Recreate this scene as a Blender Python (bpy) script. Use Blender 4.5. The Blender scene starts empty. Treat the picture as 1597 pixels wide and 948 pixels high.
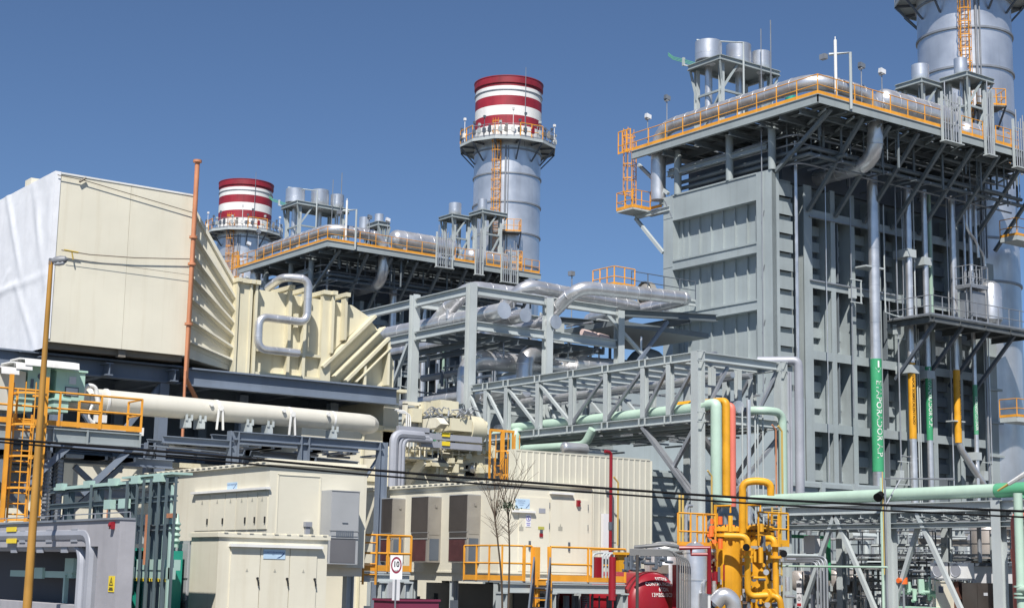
import bpy, bmesh, math, random
from mathutils import Vector, Matrix
R_ = math.radians
random.seed(7)
S = bpy.context.scene
COL = S.collection

# ---------------------------------------------------------------- camera
F0 = 2464.0; AZ, PIT, ROL = R_(53.77), R_(9.756), R_(1.077); HC = 2.3
Fv = Vector((math.cos(AZ)*math.cos(PIT), math.sin(AZ)*math.cos(PIT), math.sin(PIT)))
Rv = Fv.cross(Vector((0, 0, 1))).normalized(); Uv = Rv.cross(Fv)
Rv, Uv = math.cos(ROL)*Rv + math.sin(ROL)*Uv, math.cos(ROL)*Uv - math.sin(ROL)*Rv
CP = Vector((0, 0, HC))
cam = bpy.data.objects.new('camera', bpy.data.cameras.new('camera'))
COL.objects.link(cam)
m = Matrix((Rv, Uv, -Fv)).transposed().to_4x4(); m.translation = CP
cam.matrix_world = m
cam.data.sensor_width = 36; cam.data.lens = F0/1597*36
cam.data.clip_start = .5; cam.data.clip_end = 20000
S.camera = cam
# ---------------------------------------------------------------- light
SAZ, SEL = R_(47), R_(51)          # the way the sunlight travels over the ground, and the sun's height
w = bpy.data.worlds.new('World'); S.world = w; w.use_nodes = True
nt = w.node_tree; bg = nt.nodes['Background']
sky = nt.nodes.new('ShaderNodeTexSky'); sky.sky_type = 'NISHITA'; sky.sun_disc = False
sky.sun_elevation = SEL; sky.sun_rotation = R_(90) - (SAZ + math.pi)
sky.air_density = 1.0; sky.dust_density = .35; sky.ozone_density = 6.0; sky.altitude = 2200
nt.links.new(sky.outputs[0], bg.inputs[0]); bg.inputs[1].default_value = .076
sl = bpy.data.lights.new('sun', 'SUN'); sl.energy = 5.0; sl.angle = R_(.5); sl.color = (1, .955, .89)
so = bpy.data.objects.new('sun', sl); COL.objects.link(so)
d = Vector((math.cos(SAZ)*math.cos(SEL), math.sin(SAZ)*math.cos(SEL), -math.sin(SEL)))
so.rotation_euler = d.to_track_quat('-Z', 'Y').to_euler(); so.location = (0, 0, 80)
S.view_settings.view_transform = 'Standard'; S.view_settings.look = 'None'
S.view_settings.exposure = .36; S.view_settings.gamma = 1
S.render.resolution_x = 1024; S.render.resolution_y = 607

# ---------------------------------------------------------------- measuring the photograph: pixel -> point on a plane of the plant grid
def at(px, py, x=None, y=None, z=None, d=None):
    r = Fv + Rv*((px-798.5)/F0) - Uv*((py-474)/F0)
    t = d if d is not None else x/r.x if x is not None else y/r.y if y is not None else (z-HC)/r.z
    return CP + r*t

# ---------------------------------------------------------------- materials
MATS = {}
def mat(name, col, rough=.5, metal=0., var=.10, scale=.6, bump=.0, streak=.0, dirt=(.5, .45, .38), spec=.5):
    if name in MATS: return MATS[name]
    ma = bpy.data.materials.new(name); ma.use_nodes = True
    n = ma.node_tree; b = n.nodes['Principled BSDF']
    b.inputs['Roughness'].default_value = rough; b.inputs['Metallic'].default_value = metal
    b.inputs['Specular IOR Level'].default_value = spec
    g = n.nodes.new('ShaderNodeNewGeometry')
    t = n.nodes.new('ShaderNodeTexNoise'); t.inputs['Scale'].default_value = scale; t.inputs['Detail'].default_value = 6
    n.links.new(g.outputs['Position'], t.inputs['Vector'])
    r = n.nodes.new('ShaderNodeValToRGB')
    lo = tuple(c*(1-var*1.4) for c in col); hi = tuple(min(1, c*(1+var*.6)) for c in col)
    r.color_ramp.elements[0].position = .3; r.color_ramp.elements[0].color = (*lo, 1)
    r.color_ramp.elements[1].position = .7; r.color_ramp.elements[1].color = (*hi, 1)
    n.links.new(t.outputs['Fac'], r.inputs['Fac'])
    out = r.outputs['Color']
    if streak:                                    # rain marks that run down the paint
        mp = n.nodes.new('ShaderNodeMapping'); mp.inputs['Scale'].default_value = (2.6, 2.6, .16)
        n.links.new(g.outputs['Position'], mp.inputs['Vector'])
        t2 = n.nodes.new('ShaderNodeTexNoise'); t2.inputs['Scale'].default_value = 1.0; t2.inputs['Detail'].default_value = 8
        t2.inputs['Roughness'].default_value = .65
        n.links.new(mp.outputs[0], t2.inputs['Vector'])
        r2 = n.nodes.new('ShaderNodeMapRange'); r2.inputs[1].default_value = .52; r2.inputs[2].default_value = .8
        r2.inputs[3].default_value = 0; r2.inputs[4].default_value = streak
        n.links.new(t2.outputs['Fac'], r2.inputs[0])
        mx = n.nodes.new('ShaderNodeMix'); mx.data_type = 'RGBA'; mx.blend_type = 'MULTIPLY'
        n.links.new(r2.outputs[0], mx.inputs[0]); n.links.new(out, mx.inputs[6]); mx.inputs[7].default_value = (*dirt, 1)
        out = mx.outputs[2]
    oi = n.nodes.new('ShaderNodeObjectInfo'); vr = n.nodes.new('ShaderNodeMapRange')      # each part was painted or replaced at its own time
    vr.inputs[3].default_value = 1-var*.55; vr.inputs[4].default_value = 1+var*.35; n.links.new(oi.outputs['Random'], vr.inputs[0])
    hv = n.nodes.new('ShaderNodeHueSaturation'); n.links.new(vr.outputs[0], hv.inputs['Value']); n.links.new(out, hv.inputs['Color'])
    out = hv.outputs[0]
    n.links.new(out, b.inputs['Base Color'])
    rr = n.nodes.new('ShaderNodeMapRange'); rr.inputs[3].default_value = max(0, rough-.1); rr.inputs[4].default_value = min(1, rough+.12)
    n.links.new(t.outputs['Fac'], rr.inputs[0]); n.links.new(rr.outputs[0], b.inputs['Roughness'])
    if bump:
        bp = n.nodes.new('ShaderNodeBump'); bp.inputs['Strength'].default_value = bump; bp.inputs['Distance'].default_value = .08
        t3 = n.nodes.new('ShaderNodeTexNoise'); t3.inputs['Scale'].default_value = 1.7; t3.inputs['Detail'].default_value = 3
        n.links.new(g.outputs['Position'], t3.inputs['Vector'])
        n.links.new(t3.outputs['Fac'], bp.inputs['Height']); n.links.new(bp.outputs[0], b.inputs['Normal'])
    MATS[name] = ma; return ma
STEEL = mat('grey_paint_steel', (.31, .35, .358), .5, 0, .10, .5, 0, .35, (.62, .58, .52))
PALE = mat('pale_grey_steel', (.44, .48, .485), .5, 0, .08, .7, 0, .3, (.65, .62, .57))
SKIN_SHADE = mat('shade_toned_casing', (.15, .175, .195), .6, 0, .14, .4, .2, .45, (.6, .56, .52))  # casing grey darkened, the shade of the recessed bays put into the colour
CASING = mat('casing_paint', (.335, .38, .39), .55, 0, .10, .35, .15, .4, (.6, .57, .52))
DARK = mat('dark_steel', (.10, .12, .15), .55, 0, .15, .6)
BLUEST = mat('blue_grey_steel', (.17, .205, .26), .5, 0, .12, .6, 0, .3)
GRATE = mat('grating', (.16, .175, .18), .6, .3, .2, 2)
CREAM = mat('cream_paint', (.71, .675, .555), .5, 0, .06, .35, .10, .42, (.72, .66, .56))
CREAMY = mat('yellow_cream_paint', (.68, .635, .47), .5, 0, .08, .5, .12, .55, (.66, .58, .45))
CREAMD = mat('shed_paint', (.56, .545, .46), .5, 0, .05, .5, .05, .3, (.74, .7, .62))
WHITE = mat('white_paint', (.76, .76, .74), .5, 0, .06, .8, 0, .4, (.62, .58, .54))
TARP = mat('white_tarpaulin', (.76, .775, .81), .65, 0, .05, 1.4, .22, .25, (.8, .79, .76))
SILVER = mat('aluminium_cladding', (.74, .74, .75), .33, .72, .14, 1.3, .12, .25, (.6, .58, .56))
SILVER2 = mat('chimney_aluminium', (.72, .735, .76), .35, .75, .14, .5, .1, .4, (.72, .7, .69))
DULL = mat('dull_galvanised', (.33, .35, .38), .48, .5, .12, 1.2, 0, .2)
DUCT = mat('grey_duct', (.36, .375, .42), .5, .15, .1, .7, .1, .2)
RED = mat('red_band', (.29, .016, .032), .55, 0, .2, .7, 0, .7, (.55, .5, .55))
REDP = mat('red_paint', (.27, .012, .022), .35, 0, .12, 1, .05, .2)
ORANGE = mat('orange_rail', (.76, .34, .035), .5, 0, .14, 1.5, 0, .35, (.6, .42, .3))
YELLOW = mat('gas_yellow', (.74, .36, .018), .5, 0, .14, 1.6, .1, .6, (.6, .5, .38))
MUSTARD = mat('mustard_pole', (.46, .24, .045), .5, 0, .18, 1.2, 0, .3)
SALMON = mat('salmon_pipe', (.64, .17, .125), .5, 0, .08, 1)
COPPER = mat('orange_drain', (.56, .235, .12), .5, 0, .15, 1)
MINT = mat('mint_pipe', (.43, .575, .475), .45, 0, .08, 1, .04, .25, (.75, .75, .68))
MINTD = mat('mint_cabinet', (.40, .59, .50), .5, 0, .08, 1, 0, .25)
TEAL = mat('teal_transformer', (.015, .30, .22), .5, 0, .15, 1, 0, .3)
TEALST = mat('teal_grey_steel', (.10, .135, .15), .5, 0, .12, 1)
GREEN = mat('green_band', (.05, .33, .15), .45, 0, .08, 1)
GREEND = mat('green_pipe', (.10, .36, .20), .45, 0, .08, 1)
BROWN = mat('brown_metal', (.10, .088, .08), .38, .35, .15, 1.2)
BROWN2 = mat('taupe_metal', (.33, .31, .28), .38, .3, .1, 1.2)
MAROON = mat('maroon_grille', (.085, .03, .032), .6, 0, .15, 3)
ACGREY = mat('unit_grey', (.40, .41, .42), .5, .1, .06, 1)
BLACK = mat('black', (.012, .012, .013), .85, 0, .2, 2, spec=.08)
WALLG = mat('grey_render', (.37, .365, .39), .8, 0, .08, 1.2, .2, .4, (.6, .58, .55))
CONC = mat('concrete_ground', (.13, .125, .115), .9, 0, .2, .15, .3)
PINK = mat('pale_pink', (.68, .52, .48), .45, 0, .06, 1)
SIGNY = mat('sign_yellow', (.80, .60, .03), .5, 0, .03, 1)
SIGNW = mat('sign_white', (.74, .74, .76), .5, 0, .03, 1)
SIGNB = mat('sign_pale_blue', (.48, .64, .80), .5, 0, .05, 3)
INKB = mat('ink_blue', (.04, .10, .26), .6)
INK = mat('ink_black', (.02, .02, .02), .6)
INKR = mat('ink_red', (.5, .02, .03), .6)
INKV = mat('ink_violet', (.22, .20, .55), .6)
FAINT = mat('faint_grey_mark', (.40, .39, .33), .6)
BARK = mat('bark', (.09, .065, .045), .9, 0, .2, 4)
LEAF = mat('leaf', (.03, .06, .025), .7, 0, .3, 6)
GLASS = mat('lamp_glass', (.55, .57, .60), .2, 0, .05, 3)
ROPE = mat('rope', (.22, .19, .15), .8)
ROPEY = mat('yellow_rope', (.5, .36, .08), .8)

# ---------------------------------------------------------------- mesh builder
def V(*a): return Vector(a)
class MB:
    def __init__(s): s.v = []; s.f = []; s.m = []; s.ms = []; s.cur = -1; s.g = []
    def use(s, ma):
        if ma not in s.ms: s.ms.append(ma)
        s.cur = s.ms.index(ma); return s
    def add(s, vs, fs):
        o = len(s.v); s.g.append((o, len(s.f))); s.v += [tuple(p) for p in vs]; s.f += [tuple(i+o for i in f) for f in fs]; s.m += [s.cur]*len(fs); return s
    def box(s, x0, y0, z0, x1, y1, z1):
        x0, x1 = min(x0, x1), max(x0, x1); y0, y1 = min(y0, y1), max(y0, y1); z0, z1 = min(z0, z1), max(z0, z1)
        return s.add([(x0,y0,z0),(x1,y0,z0),(x1,y1,z0),(x0,y1,z0),(x0,y0,z1),(x1,y0,z1),(x1,y1,z1),(x0,y1,z1)],
                     [(0,3,2,1),(4,5,6,7),(0,1,5,4),(1,2,6,5),(2,3,7,6),(3,0,4,7)])
    def quad(s, a, b, c, d): return s.add([a, b, c, d], [(0, 1, 2, 3)])
    def frame(s, p, q, up):
        t = (q-p).normalized(); u = Vector(up)
        if abs(t.dot(u)) > .98: u = V(1, 0, 0) if abs(t.x) < .9 else V(0, 1, 0)
        a = t.cross(u).normalized(); b = a.cross(t).normalized(); return t, a, b
    def beam(s, p, q, w, h=None, up=(0, 0, 1)):
        p, q = Vector(p), Vector(q); h = h or w; t, a, b = s.frame(p, q, up); a *= w/2; b *= h/2
        return s.add([p-a-b, p+a-b, p+a+b, p-a+b, q-a-b, q+a-b, q+a+b, q-a+b],
                     [(0,1,2,3)[::-1],(4,5,6,7),(0,1,5,4),(1,2,6,5),(2,3,7,6),(3,0,4,7)])
    def ibeam(s, p, q, w, h, up=(0, 0, 1), t=None):
        """H section: flanges are w wide, h apart along 'up'"""
        p, q = Vector(p), Vector(q); t = t or max(.03, h*.09); _, a, b = s.frame(p, q, up)
        o = b*(h/2-t/2)
        s.beam(p+o, q+o, w, t, up); s.beam(p-o, q-o, w, t, up); s.beam(p, q, max(.02, t*.7), h-2*t-.004, up); return s
    def cyl(s, p, q, r, r2=None, n=14, cap=True):
        p, q = Vector(p), Vector(q); r2 = r if r2 is None else r2; t, a, b = s.frame(p, q, (0, 0, 1))
        vs = [c + (a*math.cos(k*2*math.pi/n) + b*math.sin(k*2*math.pi/n))*rr for c, rr in ((p, r), (q, r2)) for k in range(n)]
        fs = [(k, (k+1) % n, n+(k+1) % n, n+k) for k in range(n)]
        if cap: fs += [tuple(range(n))[::-1], tuple(range(n, 2*n))]
        return s.add(vs, fs)
    def path(s, pts, bend, k=5):
        P = [Vector(p) for p in pts]; out = [P[0]]
        for i in range(1, len(P)-1):
            a, b, c = P[i-1], P[i], P[i+1]; u = (a-b); v = (c-b)
            r = min(bend, u.length*.49, v.length*.49); p0 = b+u.normalized()*r; p1 = b+v.normalized()*r
            for j in range(k+1):
                f = j/k; out.append(p0*(1-f)**2 + b*2*f*(1-f) + p1*f*f)
        out.append(P[-1]); return out
    def pipe(s, pts, r, bend=.0, n=12, cap=True, r2=None, rings=0, k=5):
        P = s.path(pts, bend, k) if bend else [Vector(p) for p in pts]
        t = (P[1]-P[0]).normalized(); u = V(0, 0, 1) if abs(t.z) < .9 else V(1, 0, 0)
        a = t.cross(u).normalized(); vs = []; L = len(P); tot = sum((P[i+1]-P[i]).length for i in range(L-1)); run = 0
        for i, p in enumerate(P):
            t = (P[min(i+1, L-1)]-P[max(i-1, 0)]).normalized(); a = (a - t*a.dot(t)).normalized(); b = t.cross(a)
            rr = r if r2 is None else r+(r2-r)*run/tot
            if i < L-1: run += (P[i+1]-P[i]).length
            vs += [p + (a*math.cos(j*2*math.pi/n) + b*math.sin(j*2*math.pi/n))*rr for j in range(n)]
        fs = [(i*n+j, i*n+(j+1) % n, (i+1)*n+(j+1) % n, (i+1)*n+j) for i in range(L-1) for j in range(n)]
        if cap: fs += [tuple(range(n))[::-1], tuple(range((L-1)*n, L*n))]
        s.add(vs, fs)
        if rings:
            for i in range(len(pts)-1):
                p, q = Vector(pts[i]), Vector(pts[i+1]); ln = (q-p).length; m_ = int((ln-bend)/rings)
                for j in range(1, m_+1):
                    c = p+(q-p)*(bend*.6+j*rings)/ln if (bend*.6+j*rings) < ln-bend*.6 else None
                    if c: tt = (q-p).normalized()*.03; s.cyl(c-tt, c+tt, r*1.035, n=n, cap=True)
        return s
    def lathe(s, c, prof, n=24, axis=(0, 0, 1)):
        c = Vector(c); ax = Vector(axis).normalized(); u = V(0, 0, 1) if abs(ax.z) < .9 else V(1, 0, 0)
        a = ax.cross(u).normalized(); b = ax.cross(a)
        vs = [c + ax*z + (a*math.cos(k*2*math.pi/n)+b*math.sin(k*2*math.pi/n))*max(r, .001) for r, z in prof for k in range(n)]
        return s.add(vs, [(i*n+k, i*n+(k+1) % n, (i+1)*n+(k+1) % n, (i+1)*n+k) for i in range(len(prof)-1) for k in range(n)])
    def capsule(s, p, q, r, n=20, e=.55):
        p, q = Vector(p), Vector(q); L = (q-p).length
        pr = [(r*math.sin(i*math.pi/12), r*e*(1-math.cos(i*math.pi/12))) for i in range(7)]
        pr += [(r, L-r*e)] + [(r*math.cos(i*math.pi/12), L-r*e+r*e*math.sin(i*math.pi/12)) for i in range(1, 7)]
        return s.lathe(p, pr, n, q-p)
    def rail(s, pts, h=1.1, step=1.5, r=.028, mids=(.55,), toe=.12, ends=True):
        P = [Vector(p) for p in pts]
        for i in range(len(P)-1):
            p, q = P[i], P[i+1]; L = (q-p).length; n = max(1, round(L/step))
            for hh in (h,)+tuple(mids): s.cyl(p+V(0,0,hh), q+V(0,0,hh), r, n=5, cap=False)
            for k in range(n+1):
                if k == n and i < len(P)-2: continue
                c = p+(q-p)*k/n; s.cyl(c, c+V(0,0,h), r*1.15, n=5, cap=False)
            if toe: s.beam(p+V(0,0,toe/2+.01), q+V(0,0,toe/2+.01), .02, toe)
        return s
    def ladder(s, p, h, nrm, w=.5, cage=True, r=.025, cr=.38):
        """ladder standing at p, climber's side towards nrm"""
        p = Vector(p); n = Vector(nrm).normalized(); a = n.cross(V(0,0,1))
        for k in (-1, 1): s.beam(p+a*k*w/2, p+a*k*w/2+V(0,0,h), .05, .05)
        for i in range(int(h/.32)): c = p+V(0,0,.3+i*.32); s.cyl(c-a*w/2, c+a*w/2, r*.8, n=4, cap=False)
        if cage:
            z0 = min(2.2, h*.25)
            ring = [n*(cr*(1-math.cos(t)))+a*(cr*math.sin(t)) for t in [R_(x) for x in (-150,-110,-70,-35,0,35,70,110,150)]]
            ring = [n*(cr-cr*math.cos(t+math.pi))*1.0+a*cr*math.sin(t) for t in [R_(x) for x in (-150,-110,-70,-35,0,35,70,110,150)]]
            z = z0
            while z < h+1.0:
                for i in range(8): s.beam(p+ring[i]+V(0,0,z), p+ring[i+1]+V(0,0,z), .04, .06)
                z += .95
            for i in (1, 3, 4, 5, 7): s.beam(p+ring[i]+V(0,0,z0), p+ring[i]+V(0,0,h+.9), .04, .02)
        return s
    def build(s, name, ma, parent=None, smooth=True):
        me = bpy.data.meshes.new(name); off = parent.location if parent is not None else None
        if parent is not None and parent.parent is not None: off = off + parent.parent.location
        vs = [(a-off.x, b-off.y, c-off.z) for a, b, c in s.v] if off is not None else s.v
        me.from_pydata(vs, [], s.f)
        if s.ms:
            for mm in [ma]+s.ms: me.materials.append(mm)
            me.polygons.foreach_set('material_index', [k+1 for k in s.m])
        else: me.materials.append(ma)
        if smooth:
            me.polygons.foreach_set('use_smooth', [True]*len(me.polygons)); me.set_sharp_from_angle(angle=R_(32))
        me.update()
        o = bpy.data.objects.new(name, me); COL.objects.link(o)
        if parent is not None: o.parent = parent
        return o

def build_each(mb, name, ma, parent):
    """every piece of the builder becomes a part of its own"""
    g = mb.g + [(len(mb.v), len(mb.f))]
    for (v0, f0), (v1, f1) in zip(g[:-1], g[1:]):
        m_ = MB(); m_.v = mb.v[v0:v1]; m_.f = [tuple(i-v0 for i in f) for f in mb.f[f0:f1]]; m_.build(name, ma, parent)
def thing(name, label, cat, loc, group=None):
    o = bpy.data.objects.new(name, None); COL.objects.link(o); o.location = loc; o.empty_display_size = .3
    o['label'] = label; o['category'] = cat
    if group: o['group'] = group
    return o
def solo(mb, name, ma, label, cat, group=None):
    """a thing that is one mesh"""
    xs = [v[0] for v in mb.v]; ys = [v[1] for v in mb.v]; zs = [v[2] for v in mb.v]
    c = V(sum(xs)/len(xs), sum(ys)/len(ys), min(zs))
    mb.v = [(a-c.x, b-c.y, d_-c.z) for a, b, d_ in mb.v]
    o = mb.build(name, ma); o.location = c; o['label'] = label; o['category'] = cat
    if group: o['group'] = group
    return o
def copy_tree(o, off=None, label=None, parent=None):
    c = o.copy(); COL.objects.link(c)
    if parent is not None: c.parent = parent
    else:
        c.location = o.location + off; c['label'] = label
    for ch in [x for x in bpy.data.objects if x.parent == o]: copy_tree(ch, parent=c)
    return c
def structure(mb, name, ma):
    o = mb.build(name, ma); o['kind'] = 'structure'; return o
_txt = {}
def text_mesh(s):
    if s in _txt: return _txt[s]
    cu = bpy.data.curves.new('t', 'FONT'); cu.body = s; cu.align_x = 'CENTER'; cu.align_y = 'CENTER'; cu.resolution_u = 2
    o = bpy.data.objects.new('t', cu); COL.objects.link(o); bpy.context.view_layer.update()
    me = bpy.data.meshes.new_from_object(o.evaluated_get(bpy.context.evaluated_depsgraph_get()))
    bm = bmesh.new(); bm.from_mesh(me); bmesh.ops.triangulate(bm, faces=bm.faces[:])
    r = ([tuple(v.co) for v in bm.verts], [tuple(v.index for v in f.verts) for f in bm.faces])
    bm.free(); bpy.data.objects.remove(o); bpy.data.curves.remove(cu); bpy.data.meshes.remove(me); _txt[s] = r; return r
def lettering(mb, s, c, right, up, size, wide=1., bold=0):
    vs, fs = text_mesh(s); c, right, up = Vector(c), Vector(right).normalized(), Vector(up).normalized()
    for dx in ((0,) if not bold else (-bold, 0, bold)):
        nn = right.cross(up)*(.001*(1+dx/ (bold or 1)))
        mb.add([c + nn + right*(x*size*wide+dx) + up*(y*size) for x, y, z in vs], fs)
    return mb
XM, YM = V(-1, 0, 0), V(0, -1, 0)      # the two wall directions seen from the camera

# ================================================================ ground
g = MB(); g.quad((-900, -900, 0), (2500, -900, 0), (2500, 2500, 0), (-900, 2500, 0)); structure(g, 'ground', CONC)
JOIST_SHADE = mat('shade_toned_steel', (.16, .185, .20), .5, .1, .15, .8)  # same grey steel, toned down to carry the shade under decks
g = MB(); g.box(28, 44.6, .02, 60, 47.2, .024); structure(g, 'service_road', mat('asphalt', (.06, .06, .062), .9, 0, .2, 1, .2))

UNIT = []          # (thing, label of its twin at the far boiler)
def unit(o, twin): UNIT.append((o, twin)); return o
OFF = V(-1.6, 53, -.2)

# ================================================================ heat recovery boiler (unit 1)
XF, YS, ZT = 66.2, 64.5, 26.4
XE, YE = 86.0, 74.1
b = thing('heat_recovery_boiler', 'tall grey ribbed boiler casing with sunlit front panels, nearest and biggest of the plant', 'boiler', (XF, YS, 0))
unit(b, 'dark boiler casing behind the cream duct, second and farther of the two boilers')
mb = MB(); mb.box(XF+.62, YS+1.35, 0, XE, YE-.1, ZT-.2); mb.build('casing', SKIN_SHADE, b)
# front: deep horizontal bands, posts, three recessed panels with fins
mb = MB()
for y0, y1 in ((YE-.9, YE), (64.5, 65.2)): mb.box(XF, y0, 0, XF+.6, y1, ZT)
mb.box(XF-.05, 65.2, 0, XF+.6, 65.75, ZT)
mb.build('corner_post', CASING, b)
bands = ((24.75, 26.4), (21.55, 22.15), (18.1, 18.7), (14.6, 15.2), (11.0, 11.6), (7.4, 8.0))
for z0, z1 in bands:
    mb = MB(); mb.box(XF+.03, 65.752, z0, XF+.6, YE-.902, z1); mb.box(XF-.03, 65.752, z1-.07, XF+.03, YE-.902, z1+.03)
    mb.box(XF-.03, 65.752, z0-.02, XF+.03, YE-.902, z0+.05)
    mb.box(XF-.02, YE-.9, z0+.2, XF, YE, z0+.26); mb.build('front_band', CASING, b)
tops = [24.75] + [z0 for z0, z1 in bands[1:]]
for i, (z0, z1) in enumerate(zip([b_[1] for b_ in bands[1:]], tops)):
    mb = MB(); mb.box(XF+.56, 65.753, z0, XF+.61, YE-.903, z1)
    for k, y in enumerate((72.75, 72.2, 71.2, 70.15, 69.1, 68.05, 67.0, 66.25)): mb.box(XF+.42, y, z0+.02, XF+.56, y+.05, z1-.02)
    mb.box(XF+.3, 65.76, z0, XF+.56, YE-.91, z0+.09)
    mb.build('front_panel', CASING, b)
mb = MB()
for y in (73.5,): mb.beam((XF+.02, YE-.1, 26.2), (XF+.02, YE-.85, 24.9), .05, .08)
for z in (23.2, 19.9, 16.6, 13.2): mb.beam((XF-.04, 65.35, z), (XF-.04, 65.1, z+.8), .04, .04)
mb.pipe([(XF-.12, 65.2, 29.0), (XF-.12, 65.2, 1)], .035, n=6); mb.build('corner_conduit', DULL, b)
# corner strip with ribs
mb = MB(); mb.box(XF+.62, YS+.3, 0, 68.1, YS+1.0, ZT-.4); mb.box(XF, YS, 0, XF+.35, YS+.02, ZT)
z = 1.2
while z < 25.6: mb.box(XF+.36, YS+.02, z, 67.95, YS+.3, z+.78); mb.box(XF+.36, YS+.02, z+.0, 67.95, YS+.3, z+.06); z += 1.13
mb.build('ribbed_corner_panel', CASING, b)
# side: posts, beams and recessed bays
cols = (69.25, 71.44, 73.2, 75.55, 78.15, 80.65, 83.3, 85.9)
for i, x in enumerate(cols):
    mb = MB(); hw = .34 if i in (0,) else .19
    mb.box(x-hw, YS, 0, x+hw, YS+.07, 25.9); mb.box(x-.05, YS+.07, 0, x+.05, YS+1.349, 25.9); mb.build('side_post', CASING, b)
zb = (24.2, 19.9, 15.6, 11.3, 7.0, 2.7)
for z in zb:
    mb = MB()
    for a, c in zip(cols[:-1], cols[1:]):
        mb.box(a+.19+(.16 if a == cols[0] else 0), YS+.004, z-.26, c-.194, YS+.06, z+.26); mb.box(a+.19+(.16 if a == cols[0] else 0), YS+.06, z+.2, c-.194, YS+1.345, z+.25)
    mb.build('side_beam', CASING, b)
for bi, (a, c) in enumerate(zip(cols[:-1], cols[1:])):
    mb = MB()
    for z in zb[1:]:
        for k in range(0, 4): zz = z+.28+k*1.0; mb.box(a+.055, YS+1.07, zz, c-.055, YS+1.348, zz+.6)
    build_each(mb, 'bay_stiffener', CASING if bi < 3 else SKIN_SHADE, b) if False else mb.build('bay_stiffener', SKIN_SHADE if bi > 3 else CASING, b)  # right hand bays take the shade-darkened casing colour
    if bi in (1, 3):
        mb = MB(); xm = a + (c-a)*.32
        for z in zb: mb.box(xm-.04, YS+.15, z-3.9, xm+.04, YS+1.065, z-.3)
        mb.build('bay_fin', SKIN_SHADE, b)
mb = MB()
for z in (23.0, 19.1): mb.beam((69.3, YS-.08, z+1.0), (77, YS-.08, z+.97), .08, .08)
mb.build('tie_bar', DULL, b)
# under the deck: posts on the front wall, rails of pipe, shade-darkened steel
X0, Y0, ZD, X1, Y1 = 65.05, 59.7, 29.7, 87.4, 75.9
for y, zt in ((72.9, ZT), (68.2, ZT), (64.6, ZT), (75.3, 25.8)):
    mb = MB()
    if y != 75.3: mb.pipe([(66.35, y, zt), (66.35, y, 29.3)], .24, n=14)
    else: mb.beam((66.3, 74.3, 29.2), (66.3, 74.3, 26.0), .3, .3)
    mb.build('deck_post', STEEL, b)
mb = MB(); mb.ibeam((66.3, 65, 27.9), (66.3, 73.8, 27.9), .25, .35); mb.build('front_rail_beam', STEEL, b)
mb = MB()
mb.box(X0, Y0, 29.16, X0+.07, Y1, 29.62); mb.box(X0, Y0, 29.16, X1, Y0+.07, 29.62)
mb.box(X0-.06, Y0-.06, 29.62, X0+.2, Y1, 29.67); mb.box(X0+.2, Y0-.06, 29.62, X1, Y0+.2, 29.67)
mb.box(X0-.03, Y0-.03, 29.14, X0+.2, Y1, 29.17); mb.build('deck_edge_beam', STEEL, b)
mb = MB()
y = Y0+.25
while y < Y1-.2: mb.box(X0+.25, y, 29.60, X1, min(y+1.9, Y1), 29.64); y += 2.06
mb.build('deck_grating', GRATE, b)
mb = MB()
for x in (67.5, 70, 72.6, 75.2, 77.9, 80.6, 83.3, 86): mb.ibeam((x, Y0+.1, 29.3), (x, Y1, 29.3), .2, .5)
for y in (61.2, 62.8, 64.4, 67, 70, 73): mb.ibeam((X0+.1, y, 29.0), (X1, y, 29.0), .2, .32)
mb.build('deck_joists', JOIST_SHADE, b)
mb = MB()
for k in range(22): x = X0+.8+k*1.0; mb.beam((x, Y0+.1, 29.48), (x, 66.5, 29.48), .08, .16)
for k in range(8): y = 66.5+k*1.15; mb.beam((X0+.1, y, 29.48), (70, y, 29.48), .08, .16)
for k in range(9): x = 66+k*2.4; mb.beam((x, Y0+.3, 29.0), (x+2.2, 64.2, 28.95), .1, .1)
mb.build('deck_purlins', STEEL, b)
mb = MB()
for zz in (28.3, 27.8, 26.6): mb.pipe([(66.6+.2*(zz < 28), 74, zz), (66.6+.2*(zz < 28), 62.9, zz), (87, 62.9, zz)], .06, .8, n=7)
for k in range(10): x = 67.2+k*2.0; mb.beam((x, 61.6, 26.8), (x, 64.4, 26.8), .08, .1)
mb.build('pipe_bracket', DULL, b)
for i, x in enumerate((66.5, 69.2, 71.6, 74.2, 76.8, 79.4, 82.0, 84.6, 87.2)):
    mb = MB(); mb.beam((x, YS-.05, 24.3 if i else 26.3), (x, Y0+.35, 29.1), .21, .21); mb.build('knee_brace', JOIST_SHADE, b)
mb = MB(); r = random.Random(4)
for zz, yy in ((27.35, 61.9), (26.95, 61.9)):
    mb.pipe([(66.9, 73.5, zz), (66.9, yy+.2, zz), (66.9+.01, yy+.2, zz), (87, yy+.2, zz)], .13, 1.1, n=8)
mb.build('rim_pipe', JOIST_SHADE, b)
mb = MB()
for k in range(70):
    x = r.uniform(66.8, 88); y = r.uniform(60.4, 64.2) if r.random() < .6 else r.uniform(64.5, 73.5)
    z0 = r.uniform(26.5, 28); mb.cyl((x, y, z0), (x, y, 29.3), r.choice((.03, .05, .08)), n=6)
for k in range(26):
    x = r.uniform(66.8, 86); y = r.uniform(60.5, 73); L = r.uniform(1, 5); zz = r.uniform(26.4, 28.9)
    mb.cyl((x, y, zz), (x+L, y, zz), r.choice((.04, .07, .12)), n=6) if r.random() < .6 else mb.cyl((x, y, zz), (x, min(y+L, 74), zz), r.choice((.04, .07, .12)), n=6)
build_each(mb, 'hanger_pipe', JOIST_SHADE, b)
mb = MB(); mb.box(68.2, 65.6, 26.2, 86, 73.9, 28.4); mb.build('roof_casing', DARK, b)
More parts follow.
